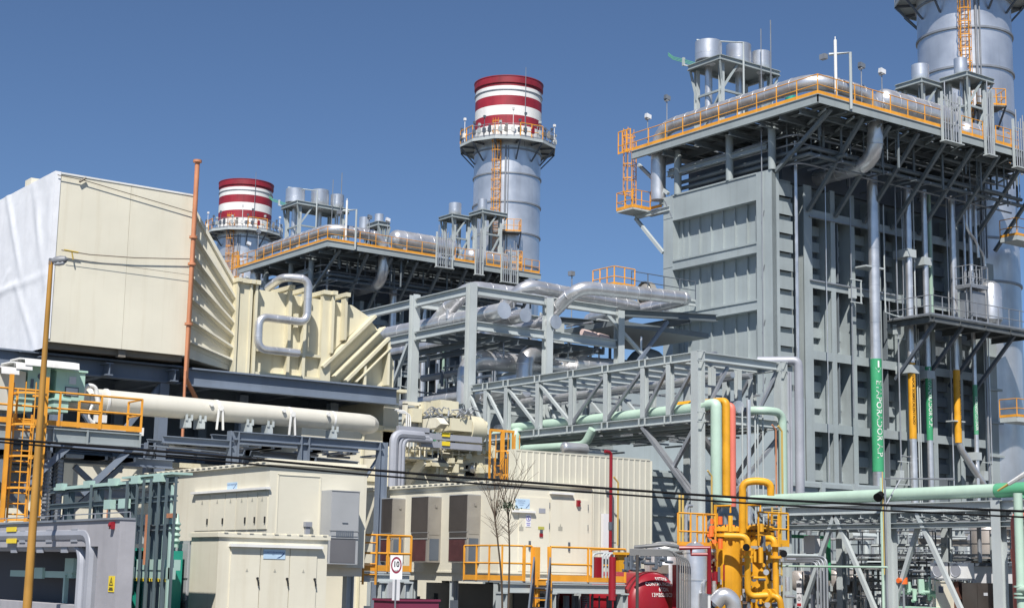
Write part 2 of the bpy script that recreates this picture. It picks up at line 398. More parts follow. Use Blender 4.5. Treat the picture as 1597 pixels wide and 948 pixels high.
mb = MB(); mb.rail([(X0+.02, Y1, 29.68), (X0+.02, Y0+.02, 29.68), (76.0, Y0+.02, 29.68)], 1.15, 1.55, .03, toe=.2)
mb.rail([(77.9, Y0+.02, 29.68), (80.0, Y0+.02, 29.68)], 1.15, .9, .03, toe=.2); mb.rail([(81.3, Y0+.02, 29.68), (83.6, Y0+.02, 29.68)], 1.15, .9, .03, toe=.2)
mb.rail([(85.5, Y0+.02, 29.68), (87.2, Y0+.02, 29.68)], 1.15, .9, .03, toe=.2); mb.build('deck_handrail', ORANGE, b)
# caged ladder and little landing on the far front corner
mb = MB(); mb.box(64.9, 75.6, 25.75, 66.4, 77.2, 25.85); mb.box(66.4, 74.2, 25.75, 67.4, 76.6, 25.85)
mb.ibeam((66.2, 73.5, 25.6), (66.2, 76.9, 25.6), .2, .3); mb.beam((66.2, 74.1, 22.8), (66.2, 76.8, 25.5), .2, .2)
mb.beam((66.25, 73.7, 26.6), (66.25, 76.6, 29.1), .2, .2); mb.build('corner_landing', PALE, b)
mb = MB(); mb.rail([(66.4, 75.6, 25.86), (64.9, 75.6, 25.86), (64.9, 77.2, 25.86), (66.4, 77.2, 25.86)], 1.2, .9, .03, toe=.2)
mb.rail([(66.3, 75.5, 25.86), (66.3, 74.4, 25.86)], 1.2, .8, .03, toe=.2); mb.build('landing_handrail', ORANGE, b)
mb = MB(); mb.ladder((65.5, 76.2, 25.9), 4.6, (-.3, 1, 0), .5); mb.rail([(65.0, 76.0, 29.7), (65.0, 77.2, 29.7)], 1.5, .4, .035)
mb.beam((65, 76, 31.2), (65, 77.2, 31.2), .06, .06); mb.build('caged_ladder', ORANGE, b)

# the big bright pipe round the edge of the deck
mb = MB(); mb.pipe([(66.1, 74.5, 26.3), (66.1, 74.5, 31.0), (66.1, 60.9, 31.0), (71.3, 60.9, 31.0), (71.3, 60.9, 26.9), (71.3, 66, 26.9)], .48, 1.6, n=20, rings=1.0)
unit(solo(mb, 'steam_pipe', SILVER, 'fat bright silver pipe following the orange handrail round the top deck of the nearest boiler', 'pipe'),
     'fat bright silver pipe following the handrail round the top deck of the farther boiler')
for px, z0, nm, tw in ((1375, 31.35, 'right of the deck corner', 0), ):
    mb = MB(); mb.capsule((72.3, 61.6, 31.15), (79.2, 61.6, 31.15), .83, 24, .8); mb.rings = 0
    for x in (73.6, 75, 76.4): mb.cyl((x, 61.6, 31.15), (x+.06, 61.6, 31.15), .85, n=24)
    mb.box(73.4, 61.1, 29.65, 73.8, 62.1, 30.6); mb.box(77, 61.1, 29.65, 77.4, 62.1, 30.6)
    unit(solo(mb, 'steam_drum', SILVER, 'round ended silver drum lying on the nearest boiler deck, right of its corner', 'drum', 'silver drums on the boiler decks'),
         'round ended silver drum lying on the farther boiler deck')
mb = MB(); mb.capsule((80.4, 61.9, 30.75), (85.4, 61.9, 30.75), .78, 24, .8)
for x in (81.7, 83): mb.cyl((x, 61.9, 30.75), (x+.06, 61.9, 30.75), .8, n=24)
mb.box(81.4, 61.4, 29.65, 81.8, 62.4, 30.2); mb.box(84, 61.4, 29.65, 84.4, 62.4, 30.2)
unit(solo(mb, 'steam_drum', SILVER, 'silver drum on the nearest boiler deck, behind the upright white pipes', 'drum', 'silver drums on the boiler decks'),
     'silver drum at the foot of the taller striped chimney, on the farther boiler deck')
# silencers on their towers
def tower(name, corner, w, d_, zt, zb_, braces, label, twin, extra=()):
    x, y = corner; t = thing(name, label, 'steel tower', (x, y, zb_)); 
    mb = MB(); mb.box(x, y, zt-.05, x+w, y+d_, zt)
    for a, c in (((x, y), (x+w, y)), ((x, y+d_), (x+w, y+d_)), ((x, y), (x, y+d_)), ((x+w, y), (x+w, y+d_))): mb.ibeam((*a, zt-.22), (*c, zt-.22), .2, .32)
    mb.build('top_frame', STEEL, t)
    for cx, cy in ((x+.5, y+.4), (x+w-.5, y+.4), (x+.5, y+d_-.3), (x+w-.5, y+d_-.3)):
        m_ = MB(); m_.ibeam((cx, cy, zb_), (cx, cy, zt-.4), .28, .28, (0, 1, 0)); m_.build('post', PALE, t)
    m_ = MB(); ym = y+.4
    m_.beam((x+.5, ym-.02, zt-2.2), (x+w-.5, ym-.02, zt-2.2), .14); m_.beam((x+.5, ym, zb_+.6), (x+w-.5, ym, zt-2.2), .14)
    m_.beam((x+.5, y+.4, zt-2.2), (x+.5, y+d_-.3, zt-2.2), .14); m_.beam((x+.52, y+.4, zt-2.2), (x+.52, y+d_-.3, zb_+.6), .14)
    m_.beam((x+.5, y+d_-.3, zt-2.4), (x+.3, y+d_+.1, zt-.4), .14); m_.beam((x+.5, y+.4, zt-2.2), (x+1.6, y+.1, zt-.4), .14)
    m_.beam((x+w-.5, y+.4, zt-2.0), (x+w-.05, y+.1, zt-.4), .14); m_.beam((x+.55, y+.4, zt-1.9), (x+.05, y+.05, zt-.4), .14)
    m_.build('bracing', STEEL, t); return t
p = at(1123, 84, d=101.5)
t1 = tower('silencer_tower', (p.x, p.y), 5.4, 3.0, p.z, 29.7, 1, 'steel tower carrying three big silver silencers on the nearest boiler',
           0)
unit(t1, 'steel tower carrying three big silver silencers on the farther boiler, right of the shorter chimney')
mb = MB()
for k in range(3): mb.pipe([at(1086, 99+k*2.2, d=104), at(1062, 92+k*2.2, d=104.3), at(1050, 89+k*2, d=104.5), at(1042, 83+k*2, d=104.6)], .026, n=5)
mb.build('cable_arm', GREEND, t1); mb = MB(); c = at(1066, 97, d=104.2); mb.box(c.x-.05, c.y-.05, c.z-.25, c.x+.1, c.y+.1, c.z+.3); mb.beam(c-V(0, 0, .2), at(1082, 105, d=104), .08); mb.build('cable_bracket', PALE, t1)
mb = MB(); mb.pipe([(p.x+1.9, p.y-.2, 29.7), (p.x+1.9, p.y-.2, p.z+1.1), (p.x+.4, p.y+2.6, p.z+1.7)], .07, n=6); mb.build('davit', PALE, t1)
mb = MB(); mb.pipe([(p.x+3.5, p.y-.2, 29.7), (p.x+3.5, p.y-.2, p.z+2.4)], .035, n=5); mb.pipe([(p.x+4.4, p.y-.2, 29.7), (p.x+4.4, p.y-.2, p.z+3.2)], .04, n=5)
mb.build('lightning_rod', DULL, t1)
def silencer(c, r, h, leg, label, twin, lean=None):
    t = thing('vent_silencer', label, 'silencer', (c.x, c.y, leg), 'silver vent silencers on the boilers')
    m_ = MB(); m_.lathe((c.x, c.y, c.z), [(0, .0), (r*.97, 0), (r, .04), (r, h*.33), (r*1.012, h*.335), (r*1.012, h*.35), (r, h*.355), (r, h), (r*.96, h+.02), (r*.94, h-.2), (0, h-.2)], 32); m_.build('drum_shell', SILVER2, t)
    m_ = MB(); m_.lathe((c.x, c.y, c.z), [(r*.25, -.5), (r*.25, -.35), (r*.8, 0)], 20)
    if lean: m_.pipe([(c.x, c.y, c.z-.4), (c.x, c.y, c.z-.9), (c.x+lean, c.y-.2, leg+1.2), (c.x+lean, c.y-.2, leg)], r*.28, .5, n=12, rings=.8)
    else: m_.pipe([(c.x, c.y, c.z-.4), (c.x, c.y, leg)], r*.28, n=12, rings=1.2)
    m_.build('vent_pipe', SILVER, t)
    return unit(t, twin)
for px, py, r_, h_, dd, lab, tw in (
    (1105, 89, .88, 1.3, 1.9, 'leftmost of the three big silencers on the tower of the nearest boiler', 'leftmost of the three big silencers beside the shorter striped chimney'),
    (1152, 92, .83, 1.5, 1.5, 'middle one of the three big silencers on the tower of the nearest boiler', 'middle one of the three big silencers beside the shorter striped chimney'),
    (1187, 99, .63, 1.2, .95, 'smallest and rightmost of the three silencers on the tower of the nearest boiler', 'smallest and rightmost of the three silencers beside the shorter striped chimney')):
    c = at(px, py, y=p.y+dd); c.z = p.z+.12; silencer(c, r_, h_, 29.7, lab, tw)
p2 = at(1399, 127, d=103.5)
t = tower('silencer_tower', (81.3, 65.4), 2.6, 2.2, 35.45, 29.7, 1, 'left hand steel tower with one silencer, in front of the grey chimney at top right', 0)
unit(t, 'left hand steel tower with one silencer, left of the foot of the taller striped chimney')
t = tower('silencer_tower', (83.2, 63.2), 2.8, 2.2, 35.75, 29.7, 1, 'right hand steel tower with one silencer, in front of the grey chimney at top right', 0)
unit(t, 'right hand steel tower with one silencer, against the shell of the taller striped chimney')
silencer(V(82.15, 66.2, 35.55), .58, 1.05, 29.7, 'silver silencer with a slanting pipe, just left of the grey chimney at top right',
         'silver silencer with a slanting pipe, just left of the taller striped chimney', .9)
silencer(V(83.85, 64.2, 35.85), .44, 1.05, 29.7, 'narrow silver silencer standing right against the grey chimney at top right',
         'narrow silver silencer standing right against the taller striped chimney')
# upright vent pipe bundles at the deck edge
for i, (x, n, dx, z0, z1, lab, tw) in enumerate((
    (75.9, 6, .25, 28.75, 32.0, 'widest bundle of upright white pipes at the deck edge of the nearest boiler', 'widest bundle of upright white pipes at the deck edge of the farther boiler'),
    (80.05, 3, .2, 28.6, 32.9, 'narrow bundle of upright white pipes in front of the grey chimney', 'narrow bundle of upright white pipes left of the taller striped chimney foot'),
    (82.9, 7, .23, 28.3, 31.6, 'bundle of upright white pipes at the right edge of the picture, highest deck', 'bundle of upright white pipes right in front of the taller striped chimney foot'))):
    t = thing('vent_pipe_bundle', lab, 'pipe bundle', (x, 59.4, z0), 'upright vent pipe bundles at the boiler deck edges'); unit(t, tw); r = random.Random(i)
    mb = MB()
    for k in range(n): top = z1 - (0 if k % 3 else -.5) - .25*(k % 2) + (.9 if k == n-2 and i == 2 else 0); mb.cyl((x+k*dx, 59.35, z0+.1), (x+k*dx, 59.35, top), .04, n=7)
    mb.build('pipes', DULL, t)
    mb = MB(); mb.box(x-.2, 59.2, z0, x+n*dx+.1, 59.65, z0+.07)
    for zz in (z0+1.2, z0+2.6): mb.box(x-.15, 59.42, zz, x+n*dx+.05, 59.47, zz+.07)
    for xx in (x-.17, x+n*dx*.55, x+n*dx+.02): mb.box(xx, 59.42, z0, xx+.1, 59.56, z1-.1)
    mb.build('bracket', PALE, t)
# floodlights, masts and aerials on the deck
def floodlight(x, y, z0, h, label, twin, head=DARK, mid=0):
    t = thing('floodlight', label, 'floodlight', (x, y, z0), 'floodlights on poles on the boiler decks')
    m_ = MB(); m_.cyl((x, y, z0), (x, y, z0+h), .035, n=6); m_.build('pole', DULL, t)
    m_ = MB(); m_.add([(x-.14, y-.12, z0+h+.28), (x+.16, y-.2, z0+h+.16), (x+.16, y+.2, z0+h+.16), (x-.14, y+.12, z0+h+.28), (x-.18, y-.12, z0+h), (x+.1, y-.24, z0+h-.12), (x+.1, y+.24, z0+h-.12), (x-.18, y+.12, z0+h)],
                      [(0,3,2,1),(4,5,6,7),(0,1,5,4),(1,2,6,5),(2,3,7,6),(3,0,4,7)]); m_.build('lamp_head', head, t)
    m_ = MB(); m_.beam((x-.12, y, z0+h-.09), (x+.06, y, z0+h-.13), .3, .02); m_.build('lens', GLASS, t)
    return unit(t, twin)
for px, pb, pt, hd, lab, tw in ((1040, 200, 155, DARK, 'dark floodlight on a tall thin pole above the left end of the nearest boiler deck', 'dark floodlight at the left end of the farther boiler deck'),
                            (1010, 210, 184, GLASS, 'white floodlight at the far left end of the nearest boiler deck beside the orange ladder', 'white floodlight beside the orange ladder of the shorter chimney')):
    c = at(px, pb, x=65.4); floodlight(c.x, c.y, 29.7, max(.8, at(px, pt, x=65.4).z-29.7), lab, tw, hd)
for px, pt, hd, lab, tw in ((1343, 105, DARK, 'dark floodlight on a pole between the white mast and the silver drum, nearest boiler', 'dark floodlight on a pole in the middle of the farther boiler deck'),
                        (1375, 114, GLASS, 'pale floodlight on a pole over the silver drum of the nearest boiler', 'pale floodlight on a pole over the silver drum of the farther boiler')):
    c = at(px, pt, y=60.2); floodlight(c.x, c.y, 29.7, c.z-29.7, lab, tw, hd)
c = at(1304, 150, y=60.1); t = thing('mast', 'white pipe mast with a side arm on the nearest boiler deck', 'mast', (c.x, c.y, 29.7)); unit(t, 'white pipe mast with a side arm on the farther boiler deck')
mb = MB(); mb.cyl((c.x, c.y, 29.7), (c.x, c.y, 33.4), .09, n=8); mb.cyl((c.x, c.y, 33.4), (c.x, c.y, 33.6), .03, n=6); mb.build('pole', WHITE, t)
mb = MB(); mb.pipe([(c.x+.6, c.y-.6, 29.2), (c.x+.6, c.y-.6, 32.6), (c.x-.1, c.y+.4, 32.6)], .09, n=8); mb.build('arm', PALE, t)
mb = MB(); mb.box(c.x-.5, c.y+.4, 32.3, c.x-.2, c.y+.8, 32.6); mb.build('camera_housing', DULL, t)
for q, (x, y, h) in enumerate(((68.9, 69.2, 1.2), )):
    t = thing('motor_valve', 'green topped motor valve on the nearest boiler deck, right of the silencer tower', 'valve', (71.6, 68.0, 29.7)); unit(t, 'green topped motor valve on the farther boiler deck')
    mb = MB(); mb.cyl((71.6, 68.0, 32.2), (71.6, 68.0, 32.45), .4, n=16); mb.cyl((71.6, 68, 32.45), (71.6, 68, 32.75), .36, n=16); mb.cyl((71.6, 68, 32.75), (71.6, 68, 32.85), .2, n=12); mb.build('actuator', TEAL, t)
    mb = MB(); mb.cyl((71.6, 68, 31.4), (71.6, 68, 32.2), .09, n=8); mb.beam((71.3, 68, 31), (71.3, 68, 32.2), .06); mb.beam((71.9, 68, 31), (71.9, 68, 32.2), .06); mb.cyl((71.6, 68, 29.7), (71.6, 68, 31.4), .22, n=12); mb.build('valve_body', WHITE, t)
r = random.Random(9)
mb = MB()
for k in range(34):
    x = r.uniform(66.8, 90); y = r.uniform(62.8, 74); h = r.uniform(.5, 1.9); rr = r.choice((.06, .1, .16, .25))
    mb.cyl((x, y, 29.65), (x, y, 29.65+h), rr, n=8); 
    if r.random() < .6: mb.cyl((x-r.uniform(.2, 1), y, 29.65+h*.7), (x+.8, y, 29.65+h*.7), rr*.7, n=8)
build_each(mb, 'deck_pipe', SILVER, b)

# ---- downcomer pipes on the side wall
def text_on_pipe(mb_, s, x, y, ztop, r, size, ang0, step=.012):
    """letters stacked down a vertical pipe, turned a quarter turn, wrapped on its surface"""
    vs, fs = text_mesh(s); w_ = max(v[0] for v in vs)-min(v[0] for v in vs); x0 = min(v[0] for v in vs); out = []
    for a, c, _ in vs:
        th = ang0 + (c*size)/r; zz = ztop-(a-x0)*size*1.12
        out.append((x+(r+step)*math.cos(th), y+(r+step)*math.sin(th), zz))
    mb_.add(out, fs); mb_.add([(a, c, d_-.014) for a, c, d_ in out], fs)
YP = 63.6
def zat(px, py): return at(px, py, y=YP).z
pipes = (
 (1366, .33, 27.2, 3.0, GREEN, 560, 735, 'EVAPORADOR A.P.', WHITE, .50, 'thickest upright pipe on the nearest boiler, green band lettered EVAPORADOR A.P.'),
 (1421, .22, 27.0, 4.0, YELLOW, 566, 684, 'VAPOR SOBRECALENTADO', BLACK, .22, 'upright silver pipe with a yellow band, between the two green lettered pipes'),
 (1447, .19, 27.0, 4.2, GREEN, 572, 686, 'EVAPORADOR M.P.', WHITE, .32, 'thin upright pipe with a green band lettered EVAPORADOR M.P.'),
 (1519, .14, 27.0, 4.5, GREEND, 600, 677, 'ECONOMIZADOR', WHITE, .24, 'thinnest green banded upright pipe, at the dark right end of the nearest boiler'))
for px, rr, z1, z0, bm_, pa, pb, s, tm, sz, lab in pipes:
    x = at(px, 560, y=YP).x
    t = thing('downcomer_pipe', lab, 'pipe', (x, YP, z0), 'upright pipes on the boiler side wall')
    unit(t, None)
    m_ = MB(); m_.pipe([(x, YP, z0), (x, YP, z1)], rr, n=18, rings=1.15); m_.build('cladding', SILVER, t)
    za, zb2 = zat(px, pa), zat(px, pb)
    m_ = MB(); m_.cyl((x, YP, zb2), (x, YP, za), rr*1.05, n=20); m_.build('painted_band', bm_, t)
    m_ = MB(); text_on_pipe(m_, s, x, YP, za-(1.35 if rr > .3 else .75), rr*1.05, sz, R_(-118 if rr < .3 else -116))
    if rr > .3 or px == 1447:      # arrow
        th0 = R_(-114 if rr > .3 else -118); r2 = rr*1.05+.012; q = [(-.04, .72), (.04, .72), (.04, .3), (.15, .3), (0, 0), (-.15, .3), (-.04, .3)]
        k_ = 1 if rr > .3 else .55
        m_.add([(x+r2*math.cos(th0+a*k_*1.2/rr), YP+r2*math.sin(th0+a*k_*1.2/rr), za-.85*k_+c*k_) for a, c in q], [(0, 1, 2, 6), (3, 4, 5), (2, 3, 5, 6)])
    m_.build('lettering', tm, t, smooth=False)
    m_ = MB()
    zc = [(1366, 21.3), (1366, 7.2), (1421, 22.4), (1421, 15.1), (1447, 22.1), (1447, 14.9), (1519, 10.1)]
    for pc, z in zc:
        if pc == px:
            if rr > .3: m_.box(x-rr*2.6, YP-.12, z, x+rr*2.6, YP+.9, z+.09)
            else: m_.box(x-rr*1.9, YP-rr*1.2, z, x+rr*1.9, YP+.9, z+.5)
    build_each(m_, 'pipe_clamp', PALE, t)
x = at(1491, 560, y=YP).x
t = thing('downcomer_pipe', 'upright pipe with an orange band that kinks to the right low on the nearest boiler', 'pipe', (x, YP, 3), 'upright pipes on the boiler side wall'); unit(t, None)
m_ = MB(); q = at(1538, 762, y=YP); m_.pipe([(x, YP, 27), (x, YP, zat(1491, 694)), (q.x, YP, q.z)], .21, .5, n=16, rings=1.1); m_.build('cladding', SILVER, t)
m_ = MB(); m_.cyl((x, YP, zat(1491, 690)), (x, YP, zat(1491, 577)), .225, n=18); m_.build('painted_band', YELLOW, t)
m_ = MB(); text_on_pipe(m_, 'VAPOR RECALENTADO', x, YP, zat(1491, 592), .225, .26, R_(-75)); m_.build('lettering', BLACK, t, smooth=False)
m_ = MB(); m_.box(x-.55, YP-.15, 13.0-.6, x+.55, YP+.5, 13.0-.52); m_.build('pipe_clamp', PALE, t)
for i, (px, rr, z1, z0, ma, lab) in enumerate(((1247, .10, 28.2, 14.6, SILVER, 'thin bright pipe running up beside the ribbed corner of the nearest boiler'),
        (1384, .045, 25.5, 18.7, PALE, 'very thin conduit just right of the thickest upright pipe'),
        (1431, .05, 27.0, 6.5, PALE, 'thin twin conduit between the yellow and the green banded pipes'),
        (1456, .13, 27.0, 18.0, mat('pale_green_pipe', (.30, .42, .34), .5), 'pale green thin pipe close to the lettered M.P. pipe'),
        (1510, .09, 26.5, 19.0, SILVER, 'thin silver pipe above the tank platform on the nearest boiler'))):
    x = at(px, 450, y=YP).x; m_ = MB(); m_.pipe([(x, YP+.2, z0), (x, YP+.2, z1)], rr, n=8)
    if px == 1431: m_.pipe([(x+.2, YP+.2, z0), (x+.2, YP+.2, z1-9)], rr*.8, n=6)
    if px == 1384: m_.pipe([(x, YP+.2, z0), (x+2.2, YP+.2, z0-.25)], rr, n=6)
    unit(solo(m_, 'thin_pipe', ma, lab, 'pipe', 'thin pipes on the boiler side wall'), None)
for k, (xx_, za_, zb__, rr_2) in enumerate(((70.2, 6, 27, .03), (72.4, 12, 27, .04), (74.4, 16, 27.5, .035), (76.6, 9, 27, .05), (77.2, 20, 27, .03), (79.3, 14, 27, .035), (81.6, 5, 27.4, .045), (82.1, 17, 27, .03), (84.0, 6, 26.5, .05), (85.2, 6, 26, .07), (85.5, 9, 27, .04))):
    m_ = MB(); m_.pipe([(xx_, YP+.35, za_), (xx_, YP+.35, zb__)], rr_2, n=6); 
    if k % 3 == 0: m_.pipe([(xx_, YP+.35, za_+1), (xx_+1.6, YP+.35, za_+.9)], rr_2, n=6)
    m_.build('wall_conduit', DULL if k % 2 else SILVER, b)
for k, (xx_, zz_) in enumerate(((76.2, 17.2), (76.2, 8.2), (84.4, 8.6), (72.2, 19.0))):
    m_ = MB(); m_.box(xx_, YP+.2, zz_, xx_+1.0, YP+.28, zz_+.06); m_.box(xx_, YP+.2, zz_+1.4, xx_+1.0, YP+.28, zz_+1.46); m_.box(xx_+.9, YP+.2, zz_, xx_+.96, YP+.28, zz_+1.46); m_.box(xx_+.2, YP+.3, zz_+.3, xx_+.6, YP+.6, zz_+.9); m_.build('instrument_frame', PALE, b)
m_ = MB()
for px, py in ((1500, 345),): 
    a = at(1498, 250, y=YP); m_.pipe([(a.x, YP-.3, 28), (a.x, YP-.3, at(1500, 358, y=YP).z), at(1524, 378, y=YP-.3), at(1526, 402, y=YP-.3)], .1, .4, n=8)
    a = at(1516, 250, y=YP); m_.pipe([(a.x, YP-.1, 28), (a.x, YP-.1, at(1516, 380, y=YP).z), at(1534, 398, y=YP-.1), at(1536, 415, y=YP-.1)], .1, .4, n=8)
unit(solo(m_, 'offset_pipe', SILVER, 'pair of silver pipes that step sideways down to the tank platform', 'pipe'), None)
# tank platform
PYY = 61.0; a = at(1452, 490, y=PYY); zpl = a.z
t = thing('tank_platform', 'grey railed platform hung halfway up the right end of the nearest boiler', 'platform', (a.x, PYY, zpl)); unit(t, None)
mb = MB(); mb.box(a.x, PYY, zpl-.06, a.x+12, YS-.1, zpl); mb.ibeam((a.x, PYY+.1, zpl-.25), (a.x+12, PYY+.1, zpl-.25), .2, .35)
for k in range(5): mb.ibeam((a.x+.3+k*2.5, PYY, zpl-.26), (a.x+.3+k*2.5, YS-.1, zpl-.26), .15, .33)
mb.build('deck', GRATE, t)
mb = MB(); mb.rail([(a.x, YS-.3, zpl), (a.x, PYY, zpl), (a.x+12, PYY, zpl)], 1.2, 1.1, .03, toe=.1); mb.build('railing', DULL, t)
for k in range(4):
    mb = MB(); mb.beam((a.x+.8+k*2.6, YS, zpl-3.6), (a.x+.8+k*2.6, PYY+.3, zpl-.3), .2, .2); mb.build('bracket_brace', DARK, t)
c = at(1545, 480, y=62.4)
t = thing('pressure_tank', 'upright silver tank with a ribbed jacket standing on the grey railed platform', 'tank', (c.x, 62.4, zpl)); unit(t, None)
mb = MB(); mb.lathe((c.x, 62.4, zpl+.35), [(0, 0), (.55, .05), (.72, .3), (.72, 2.3), (.6, 2.6), (.3, 2.8), (0, 2.85)], 24)
for k in range(14): th = k*2*math.pi/14; mb.beam((c.x+.72*math.cos(th), 62.4+.72*math.sin(th), zpl+2.0), (c.x+.55*math.cos(th), 62.4+.55*math.sin(th), zpl+2.95), .04, .03)
mb.build('shell', SILVER2, t)
mb = MB()
for th in (.3, 2.4, 4.5): mb.beam((c.x+.6*math.cos(th), 62.4+.6*math.sin(th), zpl), (c.x+.6*math.cos(th), 62.4+.6*math.sin(th), zpl+.6), .1)
mb.build('leg', DULL, t)
c = at(1521, 455, y=62.0)
t = thing('valve_rack', 'grey instrument cabinet with a small railed cage on top, left of the upright tank', 'cabinet', (c.x, 62, zpl)); unit(t, None)
mb = MB(); mb.box(c.x-.8, 61.6, zpl+.5, c.x+.45, 62.6, zpl+2.1); mb.build('cabinet_body', DULL, t)
mb = MB(); mb.rail([(c.x-1.2, 62.6, zpl+2.4), (c.x-1.2, 61.4, zpl+2.4), (c.x+.5, 61.4, zpl+2.4), (c.x+.5, 62.6, zpl+2.4)], 1.3, .5, .03); mb.box(c.x-1.2, 61.4, zpl+2.3, c.x+.5, 62.6, zpl+2.4)
for sx in (-1.15, .45): mb.beam((c.x+sx, 61.45, zpl), (c.x+sx, 61.45, zpl+2.4), .08)
for k in range(6): mb.cyl((c.x-1+k*.27, 61.9, zpl+.2), (c.x-1+k*.27, 61.9, zpl+3.4), .04, n=6)
mb.build('top_cage', DULL, t)
# flue duct between boiler and chimney with its steel
t = thing('flue_duct', 'big grey flue duct behind white cross braces, between the nearest boiler and its chimney', 'duct', (86.1, 64, 0)); unit(t, None)
mb = MB(); mb.box(86.1, 65.2, 2, 89, 73, 23.6); mb.add([(89, 65.2, 2), (89, 73, 2), (89, 65.2, 23.6), (89, 73, 23.6), (91, 66.5, 8), (91, 72, 8), (91, 66.5, 19), (91, 72, 19)], [(0,4,6,2),(1,3,7,5),(2,6,7,3),(0,1,5,4)])
for z in (4, 6.2, 8.4, 10.6, 12.8, 15, 17.2, 19.4, 21.6): mb.box(86.12, 65.05, z, 89, 65.2, z+.16)
mb.build('duct_casing', CASING, t)
for x in (88.6, 92.4):
    mb = MB(); mb.ibeam((x, 62.6, 0), (x, 62.6, 25), .3, .3, (0, 1, 0)); mb.build('post', PALE, t)
mb = MB()
for z in (3, 8.6, 14.2, 19.8, 24.8): mb.ibeam((88.6, 62.6, z), (92.4, 62.6, z), .2, .3)
for z in (3, 8.6, 14.2, 19.8): mb.beam((88.7, 62.6, z), (92.3, 62.55, z+5.4), .18); mb.beam((88.7, 62.6, z+5.4), (92.3, 62.65, z), .18)
mb.build('cross_brace', PALE, t)
for i, (z, lab) in enumerate(((8.6, 'lower orange railed landing on the steel at the right picture edge'), (20.6, 'upper orange railed landing on the steel at the right picture edge'))):
    c = at(1578, 650 if i == 0 else 368, y=61.6)
    mb = MB(); mb.use(ORANGE).rail([(c.x, 62.5, c.z), (c.x, 61.2, c.z), (c.x+4, 61.2, c.z)], 1.15, 1, .03, toe=.16); mb.use(PALE).box(c.x, 61.2, c.z-.3, c.x+4, 62.5, c.z)
    solo(mb, 'orange_landing', ORANGE, lab, 'platform', 'orange landings at the right edge')

